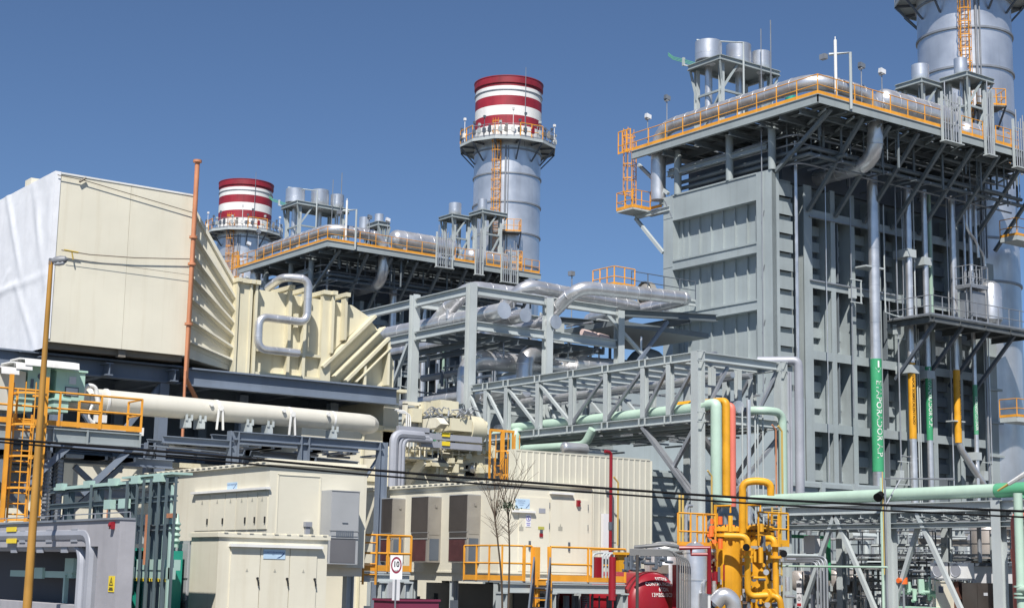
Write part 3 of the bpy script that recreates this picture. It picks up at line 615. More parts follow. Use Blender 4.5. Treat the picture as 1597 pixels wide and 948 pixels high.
# ---- chimney
def chimney():
    x, y, R0 = 89.45, 68.1, 3.25
    t = thing('chimney', 'CH', 'chimney', (x, y, 0))
    mb = MB(); mb.lathe((x, y, 0), [(R0, 0), (R0, 44.2)], 64); mb.build('shell', SILVER2, t)
    for z in (42.7, 40.3, 37.5, 34.5, 31.4, 28.4, 25.4, 22.4):
        mb = MB(); mb.lathe((x, y, z), [(R0, 0), (R0+.11, .02), (R0+.11, .16), (R0, .18)], 64); mb.build('ring_stiffener', DULL, t)
    zs = [44.4, 45.55, 46.9, 48.25, 49.55, 51.0]
    zs = [44.4, 45.4, 46.55, 47.75, 49.35, 50.55]
    for i, ma in enumerate((WHITE, RED, WHITE, RED, WHITE)):
        a_, c_ = ((44.1, 45.1), (45.1, 46.1), (46.1, 47.06), (47.06, 48.03), (48.03, 49.0))[i]
        mb = MB(); mb.lathe((x, y, 0), [(R0+.015, a_), (R0+.015, c_)], 64); mb.build('painted_band', ma, t)
    mb = MB(); mb.lathe((x, y, 0), [(R0+.015, 49.0), (R0+.015, 49.25), (R0+.13, 49.3), (R0+.13, 49.88), (R0+.17, 49.92), (R0+.17, 50.0), (R0-.15, 50.0), (R0-.15, 48)], 64); mb.build('painted_rim', RED, t)
    mb = MB(); mb.lathe((x, y, 0), [(R0-.16, 49.98), (R0-.16, 47), (0, 47)], 48)
    mb.build('flue_mouth', BLACK, t)
    mb = MB(); mb.lathe((x, y, 48.55), [(R0, 0), (R0+.09, .02), (R0+.09, .1), (R0, .12)], 64); mb.build('band_seam', DULL, t)
    # gallery
    zg, Rg, n = 43.62, 4.75, 12
    P = [V(x+Rg*math.cos(2*math.pi*k/n+.15), y+Rg*math.sin(2*math.pi*k/n+.15), zg) for k in range(n)]
    Q = [V(x+(R0+.02)*math.cos(2*math.pi*k/n+.15), y+(R0+.02)*math.sin(2*math.pi*k/n+.15), zg) for k in range(n)]
    mb = MB()
    for k in range(n):
        k2 = (k+1) % n; mb.add([P[k], P[k2], Q[k2], Q[k]] + [q_-V(0, 0, .07) for q_ in (P[k], P[k2], Q[k2], Q[k])], [(0,1,2,3),(7,6,5,4),(0,4,5,1)])
        mb.beam(P[k]-V(0,0,.16), P[k2]-V(0,0,.16), .08, .26)
    mb.build('gallery_floor', PALE, t)
    for k in range(n):
        mb = MB(); mb.beam(P[k]-V(0,0,.25), Q[k]-V(0,0,.25), .12, .2); mb.beam(P[k]-V(0,0,.3), Q[k]-V(0,0,1.9), .12, .12); mb.build('gallery_bracket', DARK, t)
    mb = MB(); mb.rail(P+[P[0]], 1.2, .7, .03, toe=.12); mb.build('gallery_railing', DULL, t)
    mb = MB(); 
    for k in (4, 5, 8, 9): mb.rail([P[k], P[(k+1) % n]], 1.3, 1.2, .045, toe=0) if k in (5, 8) else None
    th = R_(218); nx, ny = math.cos(th), math.sin(th)
    b0 = V(x+nx*(R0+.1), y+ny*(R0+.1), 29.7); mb.ladder(b0+V(nx*.12, ny*.12, 0), 14.9, (nx, ny, 0), .6, cr=.45)
    mb.build('caged_ladder', ORANGE, t)
    mb = MB(); a_ = V(-ny, nx, 0)
    for s_, rr in ((-.75, .09), (-1.0, .05)):
        th2 = th - s_/R0; mb.cyl((x+(R0+.12)*math.cos(th2), y+(R0+.12)*math.sin(th2), 24), (x+(R0+.12)*math.cos(th2), y+(R0+.12)*math.sin(th2), 43), rr, n=8)
    mb.build('cable_conduit', DULL, t)
    # mid landing
    mb = MB(); zl = 34.4; th0 = R_(222); A = [V(x+rr*math.cos(th0+R_(dd)), y+rr*math.sin(th0+R_(dd)), zl) for rr, dd in ((R0, 0), (R0+1.3, 4), (R0+1.3, 30), (R0, 34))]
    mb.use(GRATE).add(A+[q_-V(0,0,.08) for q_ in A], [(0,1,2,3),(7,6,5,4),(0,4,5,1),(1,5,6,2),(2,6,7,3)]); mb.use(ORANGE).rail([A[1]+V(0,0,.01), A[2]+V(0,0,.01), A[3]+V(0,0,.01)], 1.15, .8, .03, toe=.12); mb.use(DARK).beam(A[1], A[0]-V(0,0,1.3), .1); mb.beam(A[2], A[3]-V(0,0,1.3), .1)
    mb.build('ladder_landing', GRATE, t)
    mb = MB(); zl = 30.2; th0 = R_(232); A = [V(x+rr*math.cos(th0+R_(dd)), y+rr*math.sin(th0+R_(dd)), zl) for rr, dd in ((R0, 0), (R0+1.3, 2), (R0+1.3, 22), (R0, 26))]
    mb.use(GRATE).add(A+[q_-V(0,0,.08) for q_ in A], [(0,1,2,3),(7,6,5,4),(0,4,5,1),(1,5,6,2),(2,6,7,3)]); mb.use(ORANGE).rail(A, 1.15, .6, .04, toe=.2); mb.rail([a_2+V(0,0,1.2) for a_2 in A], 1.1, .6, .04)
    mb.build('lower_landing', GRATE, t)
    # small lamps and instruments on the gallery
    for k, (dd, h, ma) in enumerate(((198, 1.2, PALE), (212, .9, DARK), (232, 1.0, BROWN2), (248, 1.5, DARK), (265, .8, REDP), (284, 1.1, DARK), (292, .9, BROWN2), (160, 1.4, DARK), (320, 1.2, PALE), (205, 1.9, DARK), (240, 2.6, WHITE), (255, 2.2, DARK), (275, 1.6, PALE), (190, 1.5, DARK), (300, 1.4, DARK), (225, 1.3, PALE), (170, 2.2, WHITE), (310, 2.0, WHITE))):
        th2 = R_(dd); c = V(x+(Rg-.1)*math.cos(th2), y+(Rg-.1)*math.sin(th2), zg)
        mb = MB(); mb.cyl(c, c+V(0, 0, h), .03, n=5); mb.box(c.x-.1, c.y-.1, c.z+h-.05, c.x+.1, c.y+.1, c.z+h+.18); mb.box(c.x-.16, c.y-.1, c.z+.4, c.x+.12, c.y+.12, c.z+.85); mb.build('gallery_lamp', ma, t)
    mb = MB(); th2 = R_(262); mb.cyl((x+(R0+.2)*math.cos(th2), y+(R0+.2)*math.sin(th2), 43), (x+(R0+.2)*math.cos(th2), y+(R0+.2)*math.sin(th2), 50.9), .03, n=5); mb.build('lightning_rod', DULL, t)
    return t
ch = chimney(); ch['label'] = 'nearest chimney, plain grey shell cut off by the top right of the picture'
copy_tree(ch, OFF, 'taller red and white striped chimney in the middle of the picture')
copy_tree(ch, OFF*2, 'shorter looking striped chimney at left, farthest away, behind the cream duct')
for o, tw in list(UNIT):
    if tw is None:
        lab = o['label']; tw = lab.replace('on the nearest boiler', 'on the farther boiler').replace('nearest boiler', 'farther boiler')
        if tw == lab: tw = 'on the farther boiler, ' + lab
        if o.name.startswith(('tank_platform', 'pressure_tank', 'valve_rack', 'flue_duct', 'offset_pipe')): continue   # hidden at the far boiler
        tw = ' '.join(tw.split()[:16]).rstrip(',')
    if not o.get('group'): pass
    copy_tree(o, OFF, tw)

# ================================================================ air intake house, duct and turbine hall (left)
HX, HY, HZ0, HZ1 = 21.2, 59.3, 10.88, 17.55
t = thing('intake_house', 'huge plain cream box raised on dark steel at left, one side wrapped in white sheeting', 'filter house', (HX, HY, HZ0))
mb = MB(); mb.box(HX+.06, HY+.02, HZ0+.02, 27.0, 71.4, HZ1-.03); mb.build('core', CREAM, t)
xs = [HX, 24.26, 27.02]
for a, c in zip(xs[:-1], xs[1:]):
    mb = MB(); mb.box(a+.006, HY-.03, HZ0, c-.006, HY+.019, HZ1); mb.build('wall_panel', CREAM, t)
mb = MB(); mb.box(HX-.02, HY-.06, HZ1-.02, 27.05, 71.4, HZ1+.05); mb.build('roof_edge', WHITE, t)
mb = MB(); mb.box(HX+.1, HY+.3, HZ0-.22, 27, 71, HZ0+.01); mb.box(HX+3.0, HY+.1, HZ0-.3, HX+3.3, HY+.4, HZ0); mb.build('bottom_beam', mat('dusty_steel', (.22, .2, .17), .7), t)
mb = MB(); mb.box(HX+.4, 63.5, HZ1, HX+.8, 64.2, HZ1+.7); mb.box(HX+.2, 63.9, HZ1, HX+.5, 64.8, HZ1+.25); mb.build('roof_vent', CREAM, t)
# tarpaulin: a sagging sheet with long creases over the end wall
N1, N2 = 90, 64; r = random.Random(3); vs = []
cre = [(0.55, 1.0, .75, .45, .20), (.8, .98, .98, .35, .16), (.62, .5, .2, .02, .16), (.98, .42, .0, .38, .16), (.5, .95, .42, .1, .12), (.2, 1, .33, .5, .14), (.05, .9, .15, .3, .12), (.7, .42, .93, .0, .16), (.33, .4, .5, .0, .12), (.12, .45, .22, .02, .12), (.86, .9, .9, .5, .1), (.97, .98, .99, .05, .12), (.4, .6, .52, .38, .1)]
for i in range(N1+1):
    for j in range(N2+1):
        u, v_ = i/N1, j/N2             # u 0 far .. 1 at the corner, v up
        dsp = .10+.07*math.sin(u*9+v_*2.2)*math.sin(v_*3.1) + .018*math.sin(u*31+v_*5)+.012*math.sin(u*70+v_*20)
        for a, b_, c_, d__, am in cre:
            dx, dy = c_-a, d__-b_; tt = max(0, min(1, ((u-a)*dx+(v_-b_)*dy)/(dx*dx+dy*dy))); ds = math.hypot((u-a-tt*dx)*1.0, v_-b_-tt*dy)
            dsp += am*1.6*max(0, 1-ds/.032) * (1-abs(tt-.5)*.8)
        dsp = max(dsp*.36, 0)*(.25+.75*math.sin(min(1, u*1.0)*math.pi)**.4 if 0 < u < 1 else .2)
        zb_ = HZ0-.1 - .35*abs(math.sin(u*5.0))*.5; vs.append((HX-.09-dsp*.65, HY-.05+(1-u)*12.2, zb_+(HZ1+.07-zb_)*v_))
mb = MB(); mb.add(vs, [(i*(N2+1)+j, (i+1)*(N2+1)+j, (i+1)*(N2+1)+j+1, i*(N2+1)+j+1) for i in range(N1) for j in range(N2)])
mb.box(HX-.1, HY-.07, HZ0+.1, HX+.12, HY-.035, HZ1+.06)
o = mb.build('tarpaulin', TARP); o['label'] = 'creased white sheeting hung over the left end of the cream box'; o['category'] = 'tarpaulin'
mb = MB(); q = [at(90, 273, y=59.15), at(130, 281, y=59.15), at(302, 332, y=59.15)]; mb.pipe(q, .018, n=4); mb.cyl(q[1]-V(.15,0,.1), q[1]+V(.1,0,.1), .05, n=6)
solo(mb, 'rope', ROPE, 'rope sagging from the top left corner of the cream box down to the orange drainpipe', 'rope', 'ropes tied across the cream box')
mb = MB(); mb.use(ROPE).pipe([at(96, 390, y=59.1), at(140, 397, y=59.1), at(210, 402, y=59.1), at(298, 404, y=59.1)], .022, n=4); mb.use(ROPEY).pipe([at(100, 390, y=59.08), at(122, 394, y=59.08)], .04, n=5); mb.pipe([at(112, 393, y=59.08), at(114, 405, y=59.08)], .03, n=5)
solo(mb, 'rope', ROPE, 'middle rope with a yellow knot, just right of the street lamp head', 'rope', 'ropes tied across the cream box')
mb = MB(); mb.pipe([at(100, 402, y=59.12), at(298, 429, y=59.12)], .01, n=4)
solo(mb, 'rope', ROPE, 'thinnest and lowest rope across the cream box', 'rope', 'ropes tied across the cream box')
# drainpipe
DX = at(300, 400, y=59.0).x
mb = MB(); mb.pipe([(DX, 59.0, at(310, 254, y=59).z), (DX, 59.0, at(293, 590, y=59).z), at(306, 622, y=60.0)], .1, .0, n=12)
for py in (370, 412, 506): z = at(300, py, y=59).z; mb.cyl((DX, 59, z-.05), (DX, 59, z+.05), .17, n=12)
z = at(310, 254, y=59).z; mb.cyl((DX, 59, z), (DX, 59, z+.1), .18, n=12)
q0 = at(289, 578, y=58.9); q1 = at(284, 695, y=58.9); mb.pipe([q0, q1, at(262, 698, y=58.9)], .06, n=6)
solo(mb, 'drainpipe', COPPER, 'tall copper orange drainpipe standing up past the right edge of the cream box', 'drainpipe')
# transition and duct
DY = 60.0
t = thing('intake_duct', 'long cream ribbed duct leading right from the cream box and bending down', 'duct', (27.1, DY, 10.5))
mb = MB()
def prism(mb, poly, y0, y1):
    n = len(poly); return mb.add([(x, y0, z) for x, z in poly]+[(x, y1, z) for x, z in poly], [tuple(range(n)), tuple(range(n, 2*n))[::-1]]+[(k, n+k, n+(k+1) % n, (k+1) % n) for k in range(n)])
A0 = [(27.05, 59.9, 17.3), (29.5, 60.3, 14.3), (29.5, 60.3, 10.6), (27.05, 59.9, 10.95)]; A1 = [(a, 70.5 if k in (0, 3) else 69, c) for k, (a, _, c) in enumerate(A0)]
mb.add(A0+A1, [(0,3,2,1),(4,5,6,7),(0,1,5,4),(2,3,7,6)]); mb.build('tapered_section', CREAM, t)
mb = MB()
for k, f in enumerate((.02, .19, .33, .47, .61, .75, .89)):
    z0 = 17.3+(10.95-17.3)*f; z1 = 14.3+(10.6-14.3)*f; xa = 27.1; ya = 59.9
    if k == 0: continue
    p_, q_ = V(27.35, ya-.1, z0-.1), V(29.5, 60.12, z1)
    mb.beam(p_, q_, .34, .08); mb.beam(p_+V(0, .14, -.1), q_+V(0, .14, -.1), .04, .2)
p_ = V(27.1, 59.86, 17.33); mb.beam(p_, V(29.5, 60.26, 14.33), .2, .14)
mb.build('taper_rib', CREAM, t)
mb = MB(); prism(mb, [(29.5, 10.6), (29.5, 14.22), (34.5, 14.1), (35.3, 14.05), (36.25, 13.6), (34.6, 12.1), (33.7, 10.62)], DY+.25, 68); mb.build('straight_section', CREAMY, t)
for x, w_, dep in ((29.62, .5, .3), (30.1, .12, .35), (30.35, .12, .35), (32.0, .14, .3), (32.75, .14, .3), (33.7, .5, .22), (29.45, .1, .42)):
    mb = MB(); mb.box(x, DY+.25-dep, 10.45, x+w_, DY+.26, 14.45); mb.box(x-.04, DY+.1-dep, 14.32, x+w_+.04, 68, 14.5); mb.build('duct_flange', CREAMY, t)
for x, zb_ in ((34.1, 11.75), (34.75, 12.4)):
    mb = MB(); mb.box(x, DY-.12, zb_, x+.12, DY+.26, 14.4); mb.box(x-.04, DY-.25, 14.32, x+.18, 68, 14.5); mb.build('duct_flange', CREAMY, t)
mb = MB(); mb.box(30.5, DY-.02, 11.5, 33.65, DY+.26, 11.62); mb.box(30.5, DY-.02, 10.5, 33.65, DY+.26, 10.62); mb.box(31.9, DY-.1, 13.0, 32.9, DY+.1, 13.1); mb.box(32.3, DY-.1, 12.7, 32.45, DY+.1, 13.3); mb.build('duct_stiffener', CREAMY, t)
mb = MB(); prism(mb, [(33.7, 10.62), (34.6, 12.1), (36.25, 13.6), (37.1, 12.75), (37.66, 11.7), (37.66, 10.4), (36.5, 10.4), (34.2, 10.45)], DY+.35, 68); mb.build('bend_section', CREAMY, t)
P0, P1 = V(34.05, DY, 10.95), V(36.3, DY, 13.7)
for (xa, za), (xb, zb2), wd in (((33.75, 11.1), (36.35, 13.65), .12), ((34.35, 10.75), (36.85, 13.2), .05), ((34.95, 10.6), (37.1, 12.72), .12), ((35.45, 10.6), (37.2, 12.3), .05)):
    mb = MB(); mb.beam((xa, DY+.1, za), (xb, DY+.1, zb2), .5, wd); mb.build('bend_rib', CREAMY, t)
mb = MB(); mb.box(35.85, DY-.1, 10.4, 35.97, DY+.36, 11.35); mb.box(37.05, DY-.1, 10.6, 37.17, DY+.36, 12.6); mb.box(35.3, DY-.2, 10.32, 38.05, DY+.6, 10.46); mb.build('base_flange', CREAMY, t)
mb = MB(); mb.box(37.1, DY+.2, 7.9, 37.9, 66, 10.4); mb.box(37.05, DY, 8.6, 37.95, DY+.2, 8.7); mb.build('down_leg', CREAM, t)
# silver looping pipe on the duct
yy = 59.3
q = [at(432, 455, y=61.5), at(455, 444, y=yy), at(481, 444, y=yy), at(479, 505, y=yy), at(405, 500, y=yy), at(402, 543, y=yy), at(466, 547, y=yy)]
q[2].z = q[1].z+.0; q = [V(q[0].x-.6, 61.2, 14.5), V(q[2].x-1.1, 59.6, 14.75), V(q[2].x, yy, 14.75), V(q[2].x, yy, at(480, 503, y=yy).z), V(at(404, 500, y=yy).x, yy, at(480, 503, y=yy).z), V(at(404, 500, y=yy).x, yy, at(404, 544, y=yy).z), V(at(466, 547, y=yy).x, yy, at(404, 544, y=yy).z)]
mb = MB(); mb.pipe(q, .175, .42, n=16, rings=.6); solo(mb, 'insulated_pipe', SILVER, 'silver pipe zigzagging in an S across the front of the cream duct', 'pipe')
# steel carrying it
t = thing('intake_support', 'dark blue grey girders and posts carrying the cream intake box and duct', 'steel frame', (27, 59.5, 0))
for (xa, xb, y) in ((27.3, 37.3, 59.5), (HX-3, 27.3, 60.4), (20, 37.3, 66)):
    mb = MB(); z = 10.05 if y != 60.4 else 10.2; mb.ibeam((xa, y, z), (xb, y, z), .45, .75); mb.build('girder', BLUEST, t)
for x, y in ((22.2, 60.4), (26.6, 60.4), (31.0, 62), (35.5, 62), (22, 66), (27, 66), (22.2, 71), (31, 66)):
    mb = MB(); mb.ibeam((x, y, 0), (x, y, 9.8), .4, .4, (0, 1, 0)); mb.build('post', BLUEST, t)
for y in (60.4, 66, 71):
    mb = MB(); mb.beam((22.3, y+.02, 9.7), (24.2, y+.02, 7.2), .2); mb.beam((26.5, y+.02, 9.7), (24.6, y+.02, 7.2), .2); mb.ibeam((21.8, y, 7.1), (31, y, 7.1), .3, .35); mb.build('knee', BLUEST, t)
for x in (21.3, 24, 26.8, 29, 33, 36.5):
    mb = MB(); mb.ibeam((x, 59.7, 10.1), (x, 72, 10.1), .3, .5); mb.build('cross_girder', BLUEST, t)
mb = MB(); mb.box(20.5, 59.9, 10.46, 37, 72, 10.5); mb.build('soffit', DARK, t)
# turbine hall behind
t = thing('turbine_enclosure', 'cream turbine enclosure in the shade under the raised intake duct', 'enclosure', (22, 61.4, 0))
mb = MB(); mb.box(23.5, 61.6, 0, 33.0, 70, 6.6); mb.box(33.0, 60.2, 0, 38.0, 70, 8.7); mb.box(14, 63.0, 0, 23.5, 70, 4.6); mb.build('wall', CREAM, t)
mb = MB(); mb.box(33.0, 60.1, 6.3, 38.0, 60.2, 6.5); mb.box(33.0, 60.1, 8.55, 38.0, 60.2, 8.8); mb.box(33, 60.1, 4.2, 38, 60.2, 4.32); mb.box(36.0, 60.12, 0, 36.1, 60.2, 8.5); mb.box(23.5, 61.5, 6.5, 33.0, 61.6, 6.7); mb.build('wall_trim', CREAMY, t)
mb = MB()
for x in (25, 26.6, 28.0, 29.6): mb.box(x, 61.52, .5, x+.06, 61.6, 6.4)
mb.box(28.3, 61.5, 3.4, 29.0, 61.6, 6.0); mb.build('wall_joint', COPPER, t)
mb = MB(); mb.box(10, 66.5, 4.6, 33, 70, 10.3); mb.box(33, 66.5, 8.7, 37, 70, 10.3); mb.box(10, 66, 0, 14, 70, 4.6); mb.build('dark_void_backing', DARK, t)  # dark boxes added to stand in for the unlit void under the intake

# ================================================================ the long white pipe on its steel
t = thing('white_main_pipe', 'long fat off-white pipe running level across the left half, ending in a rounded bend', 'pipe', (16, 50, 7.75))
mb = MB(); mb.pipe([(10, 50, 7.68), (19.2, 50, 7.74), (29.7, 50, 7.74), (30.2, 50.08, 7.74), (30.5, 50.4, 7.74), (30.55, 50.9, 7.74)], .45, .0, n=24, r2=.325); 
mb.build('pipe_shell', mat('offwhite_pipe', (.60, .58, .51), .42, 0, .04, .8, .05, .2), t)
for x in (19.4, 20.0, 24.0, 26.8, 28.6):
    mb = MB(); mb.cyl((x-.04, 50, 7.74), (x+.04, 50, 7.74), .425 if x < 21 else .38 if x < 25 else .355 if x < 27.5 else .345, n=24); mb.cyl((x-.35, 49.64, 7.9), (x-.35, 49.55, 7.9), .07, n=10); mb.build('pipe_band', WHITE, t)
for x in (24.0, 26.8):
    mb = MB(); mb.beam((x-.07, 49.58, 7.78), (x-.12, 49.58, 7.05), .05, .06); mb.beam((x+.07, 49.58, 7.78), (x+.12, 49.58, 7.05), .05, .06); mb.cyl((x, 49.6, 7.8), (x, 49.54, 7.8), .1, n=10); mb.build('hanger', WHITE, t)
for x in (22.9, 23.4, 26.0, 28.6, 25.2):
    mb = MB(); mb.box(x-.1, 49.7, 7.06, x+.1, 50.2, 7.38); mb.box(x-.13, 49.66, 7.3, x-.06, 49.72, 7.5); mb.box(x+.06, 49.66, 7.3, x+.13, 49.72, 7.5); mb.build('saddle', PALE, t)
t = thing('pipe_stand', 'grey steel frame standing under the right end of the long off-white pipe', 'steel frame', (24, 49.8, 0))
for a in ((357+370)/2, 474, 596):
    c = at(a, 690, y=49.7); mb = MB(); mb.ibeam((c.x, 49.7, 0), (c.x, 49.7, 7.05), .3, .34, (1, 0, 0)); mb.build('post', BLUEST, t)
xa, xb = at(363, 690, y=49.7).x, at(596, 690, y=49.7).x
for y in (49.7, 51.4):
    mb = MB(); mb.ibeam((xa, y, 6.9), (xb, y, 6.9), .25, .3); mb.build('beam', BLUEST, t)
mb = MB(); mb.ibeam((xa-2.6, 49.7, 6.6), (xa, 49.7, 6.6), .2, .25); mb.ibeam((xa-2.4, 51.4, 6.6), (xb, 51.4, 6.3), .2, .25); mb.beam((xb, 49.8, 6.6), (xb-1.6, 51.2, 3.2), .12); mb.build('lower_beam', BLUEST, t)
for x in (xa-2.3, xa+1.4, xb-2):
    mb = MB(); mb.ibeam((x, 51.4, 0), (x, 51.4, 6.6), .3, .3, (1, 0, 0)); mb.build('rear_post', BLUEST, t)
r = random.Random(11)
mb = MB()
for k in range(22):
    x = r.uniform(xa-2, xb); mb.box(x, 49.9, 6.55, x+r.uniform(.1, .5), 51.2, 6.62)
    if k < 9: mb.cyl((x, 50.8, 6.5), (x+r.uniform(.5, 2), 50.8, 6.5), .05, n=6)
build_each(mb, 'pipe_shelf', DULL, t)

# ================================================================ cabinets on the railed platform, far left
t = thing('cabinet_platform', 'raised grey steel platform with orange rails carrying the mint cabinets at far left', 'platform', (16, 48, 0))
ZP = 6.62
mb = MB(); mb.box(9, 47.95, ZP-.06, 20.4, 51, ZP); mb.build('deck', GRATE, t)
mb = MB(); mb.ibeam((9, 47.9, ZP-.28), (20.4, 47.9, ZP-.28), .2, .42); 
for x in (15.2, 17.5, 18.6, 20.35): mb.box(x, 47.78, ZP-.5, x+.05, 47.84, ZP-.06)
mb.build('edge_beam', STEEL, t)
mb = MB(); mb.rail([(15.0, 47.9, ZP), (20.42, 47.9, ZP), (20.42, 49.0, ZP)], 1.05, 1.45, .035, toe=.16)
mb.rail([(9, 47.9, ZP), (14.6, 47.9, ZP)], 1.05, 1.4, .035, toe=.16); mb.rail([(18.6, 48.6, ZP), (19.3, 48.6, ZP)], .9, .5, .04, toe=0); mb.build('handrail', ORANGE, t)
for x in (15.8, 18.2, 20.2):
    mb = MB(); mb.beam((x, 48.0, ZP-.5), (x-1.4, 48.4, 4.6), .2, .2); mb.build('brace', BLUEST, t)
for x in (12, 15.0, 18.4):
    mb = MB(); mb.ibeam((x, 49.6, 0), (x, 49.6, ZP-.5), .3, .3, (0, 1, 0)); mb.build('post', BLUEST, t)
for z in (5.75, 4.7):
    mb = MB(); mb.ibeam((10, 49.3, z), (22.2, 49.3, z), .25, .3); mb.build('lower_beam', BLUEST, t)
for (a, c) in (((17.8, 5.6), (15.2, 3.3)), ((15.5, 5.6), (18.1, 3.3)), ((20.4, 5.6), (18.0, 3.3)), ((18.8, 5.5), (21.4, 3.4)), ((13, 5.6), (15.4, 3.3))):
    mb = MB(); mb.beam((a[0], 49.2, a[1]), (c[0], 49.2, c[1]), .16); mb.build('cross_brace', BLUEST, t)
mb = MB()
for k in range(12): x = r.uniform(15.3, 20); mb.box(x, 48.6, ZP-.9, x+.7, 50.6, ZP-.78)
for k in range(9): x = r.uniform(16.5, 21); z = r.uniform(4.6, 6.0); mb.cyl((x, 50.4, z), (x+r.uniform(.4, 2), 50.4, z), .06, n=6)
mb.build('cable_tray', DULL, t)
mb = MB()
for k in range(20): mb.cyl((17.7, 48.6, 3.3+k*.12), (17.7, 48.6, 3.36+k*.12), .17, n=12)
for k in range(20): mb.cyl((18.25, 48.9, 3.3+k*.12), (18.1, 48.9, 3.36+k*.12), .15, n=12)
mb.cyl((17.7, 48.6, 3.2), (17.7, 48.6, 5.9), .1, n=8); solo(mb, 'flexible_duct', DULL, 'grey ribbed hose hanging below the orange railed platform with the mint cabinets', 'hose')
mb = MB(); mb.ladder((at(35, 700, y=47.6).x, 47.75, 2.6), 4.3, (0, -1, 0), .55, cr=.48, r=.03)
for xk in (-.55, .55): mb.beam((at(35, 700, y=47.6).x+xk*1.0, 47.4, 3.6), (at(35, 700, y=47.6).x+xk, 47.4, 8.05), .09, .12)
solo(mb, 'caged_ladder', ORANGE, 'orange caged ladder climbing to the mint cabinets, left of the mustard lamp post', 'ladder')
def mint_cab(xa, xb, y, z0, z1, label, feats):
    t = thing('control_cabinet', label, 'cabinet', (xa, y, z0), 'mint cabinets on the left platform')
    m_ = MB(); m_.box(xa, y, z0, xb, y+1.0, z1); m_.build('cabinet_body', MINTD, t)
    m_ = MB(); m_.box(xa-.06, y-.06, z1, xb+.06, y+1.06, z1+.06); m_.build('lid', MINTD, t)
    if 'plate' in feats:
        m_ = MB(); m_.box(xa+.42, y-.012, z1-.4, xb-.3, y-.002, z1-.16); m_.build('name_plate', GLASS, t)
        m_ = MB(); m_.box(xa+.3, y-.02, z1-.78, xb-.2, y-.004, z1-.5); m_.build('window_frame', DARK, t)
        m_ = MB(); m_.box(xa+.33, y-.03, z1-.75, xb-.23, y-.021, z1-.53); m_.build('window', GLASS, t)
        m_ = MB(); m_.box(xa+.25, y-.03, z0+.12, xa+.5, y-.002, z0+.16); m_.build('latch', BLACK, t)
    if 'fan' in feats:
        m_ = MB(); m_.cyl((xa+.4, y-.002, z1-.3), (xa+.4, y-.03, z1-.3), .09, n=14); m_.box(xa+.1, y-.02, z1-.7, xa+.2, y-.002, z1-.4); m_.build('vent', DARK, t)
    return t
def cabx(px): return at(px, 620, y=49.0).x
mint_cab(cabx(86), cabx(131), 49.0, at(86, 622, y=49).z, at(86, 577, y=49).z, 'mint green cabinet with a framed window, just right of the lamp post', 'plate')
mint_cab(cabx(41), cabx(76), 49.0, at(50, 615, y=49).z, at(50, 571, y=49).z, 'mint green cabinet with a round vent, behind the lamp post', 'fan')
mint_cab(cabx(79), cabx(102), 48.7, at(90, 642, y=48.7).z, at(90, 624, y=48.7).z, 'small mint box under the cabinet with the framed window', '')
mint_cab(cabx(25), cabx(46), 48.7, at(30, 640, y=48.7).z, at(30, 622, y=48.7).z, 'small mint box seen through the orange ladder cage', '')
mb = MB(); c0, c1 = cabx(0)-1, cabx(38); mb.add([(c0, 49.0, 7.1), (c1, 49.0, 7.1), (c1, 49, 8.35), (c1-.9, 49, 8.45), (c0, 49, 8.2), (c0, 50.2, 7.1), (c1, 50.2, 7.1), (c1, 50.2, 8.35), (c1-.9, 50.2, 8.45), (c0, 50.2, 8.2)], [(0,1,2,3,4),(9,8,7,6,5),(1,6,7,2),(2,7,8,3),(3,8,9,4)])
solo(mb, 'inlet_box', mat('offwhite_pipe', (.7, .68, .61)), 'off-white box at the left picture edge behind the orange ladder', 'box')
for i, (pa, pb, py, w_, lab) in enumerate(((28, 113, 560, 1.0, 'largest white sheet canopy over the mint cabinets'), (14, 40, 566, .9, 'middle white sheet canopy, overlapped by the largest one'), (-8, 20, 573, .9, 'leftmost white sheet canopy at the picture edge'))):
    xa, xb = cabx(pa), cabx(pb); z = at(pa, py, y=48.8).z
    mb = MB(); n = 6; f = []
    prof = [(-.55, -.16), (-.5, .02), (0, .1), (.9, .12), (1.0, -.05)]
    vs = [(x, 49.1+py_, z+pz) for x in (xa, xb) for py_, pz in prof] + [(x, 49.1+py_, z+pz-.03) for x in (xa, xb) for py_, pz in prof]
    mb.add(vs, [(k, k+1, 6+k, 5+k) for k in range(4)] + [(10+k, 15+k, 16+k, 11+k) for k in range(4)] + [(0, 5, 15, 10), (4, 14, 19, 9), (0, 10, 11, 1), (1, 11, 12, 2), (2, 12, 13, 3), (5, 6, 16, 15), (6, 7, 17, 16), (7, 8, 18, 17)])
    for x in (xa+.35, xb-.35): mb.cyl((x, 49.2, z-.35), (x, 49.2, z+.05), .025, n=6)
    solo(mb, 'sheet_canopy', WHITE, lab, 'canopy', 'white canopies over the mint cabinets')
t = thing('gate_valve', 'white bowed valve fitting at the left end of the long off-white pipe', 'valve', (19.2, 49.4, 7)); c = at(140, 612, y=49.4)
mb = MB(); mb.pipe([(c.x-.25, 49.4, c.z-.2), (c.x-.18, 49.4, c.z+.22), (c.x+.18, 49.4, c.z+.22), (c.x+.3, 49.4, c.z-.3)], .08, .2, n=10); mb.build('bow', WHITE, t)
mb = MB(); mb.pipe([(c.x+.1, 49.35, c.z-.4), (c.x-.05, 49.35, c.z-.8), (c.x+.2, 49.35, c.z-1.0)], .05, .2, n=8); mb.box(c.x+.2, 49.3, c.z-.95, c.x+.6, 49.5, c.z-.7); mb.box(c.x-.2, 49.3, 6.64, c.x+1.9, 49.6, 6.9); mb.build('fitting', WHITE, t)

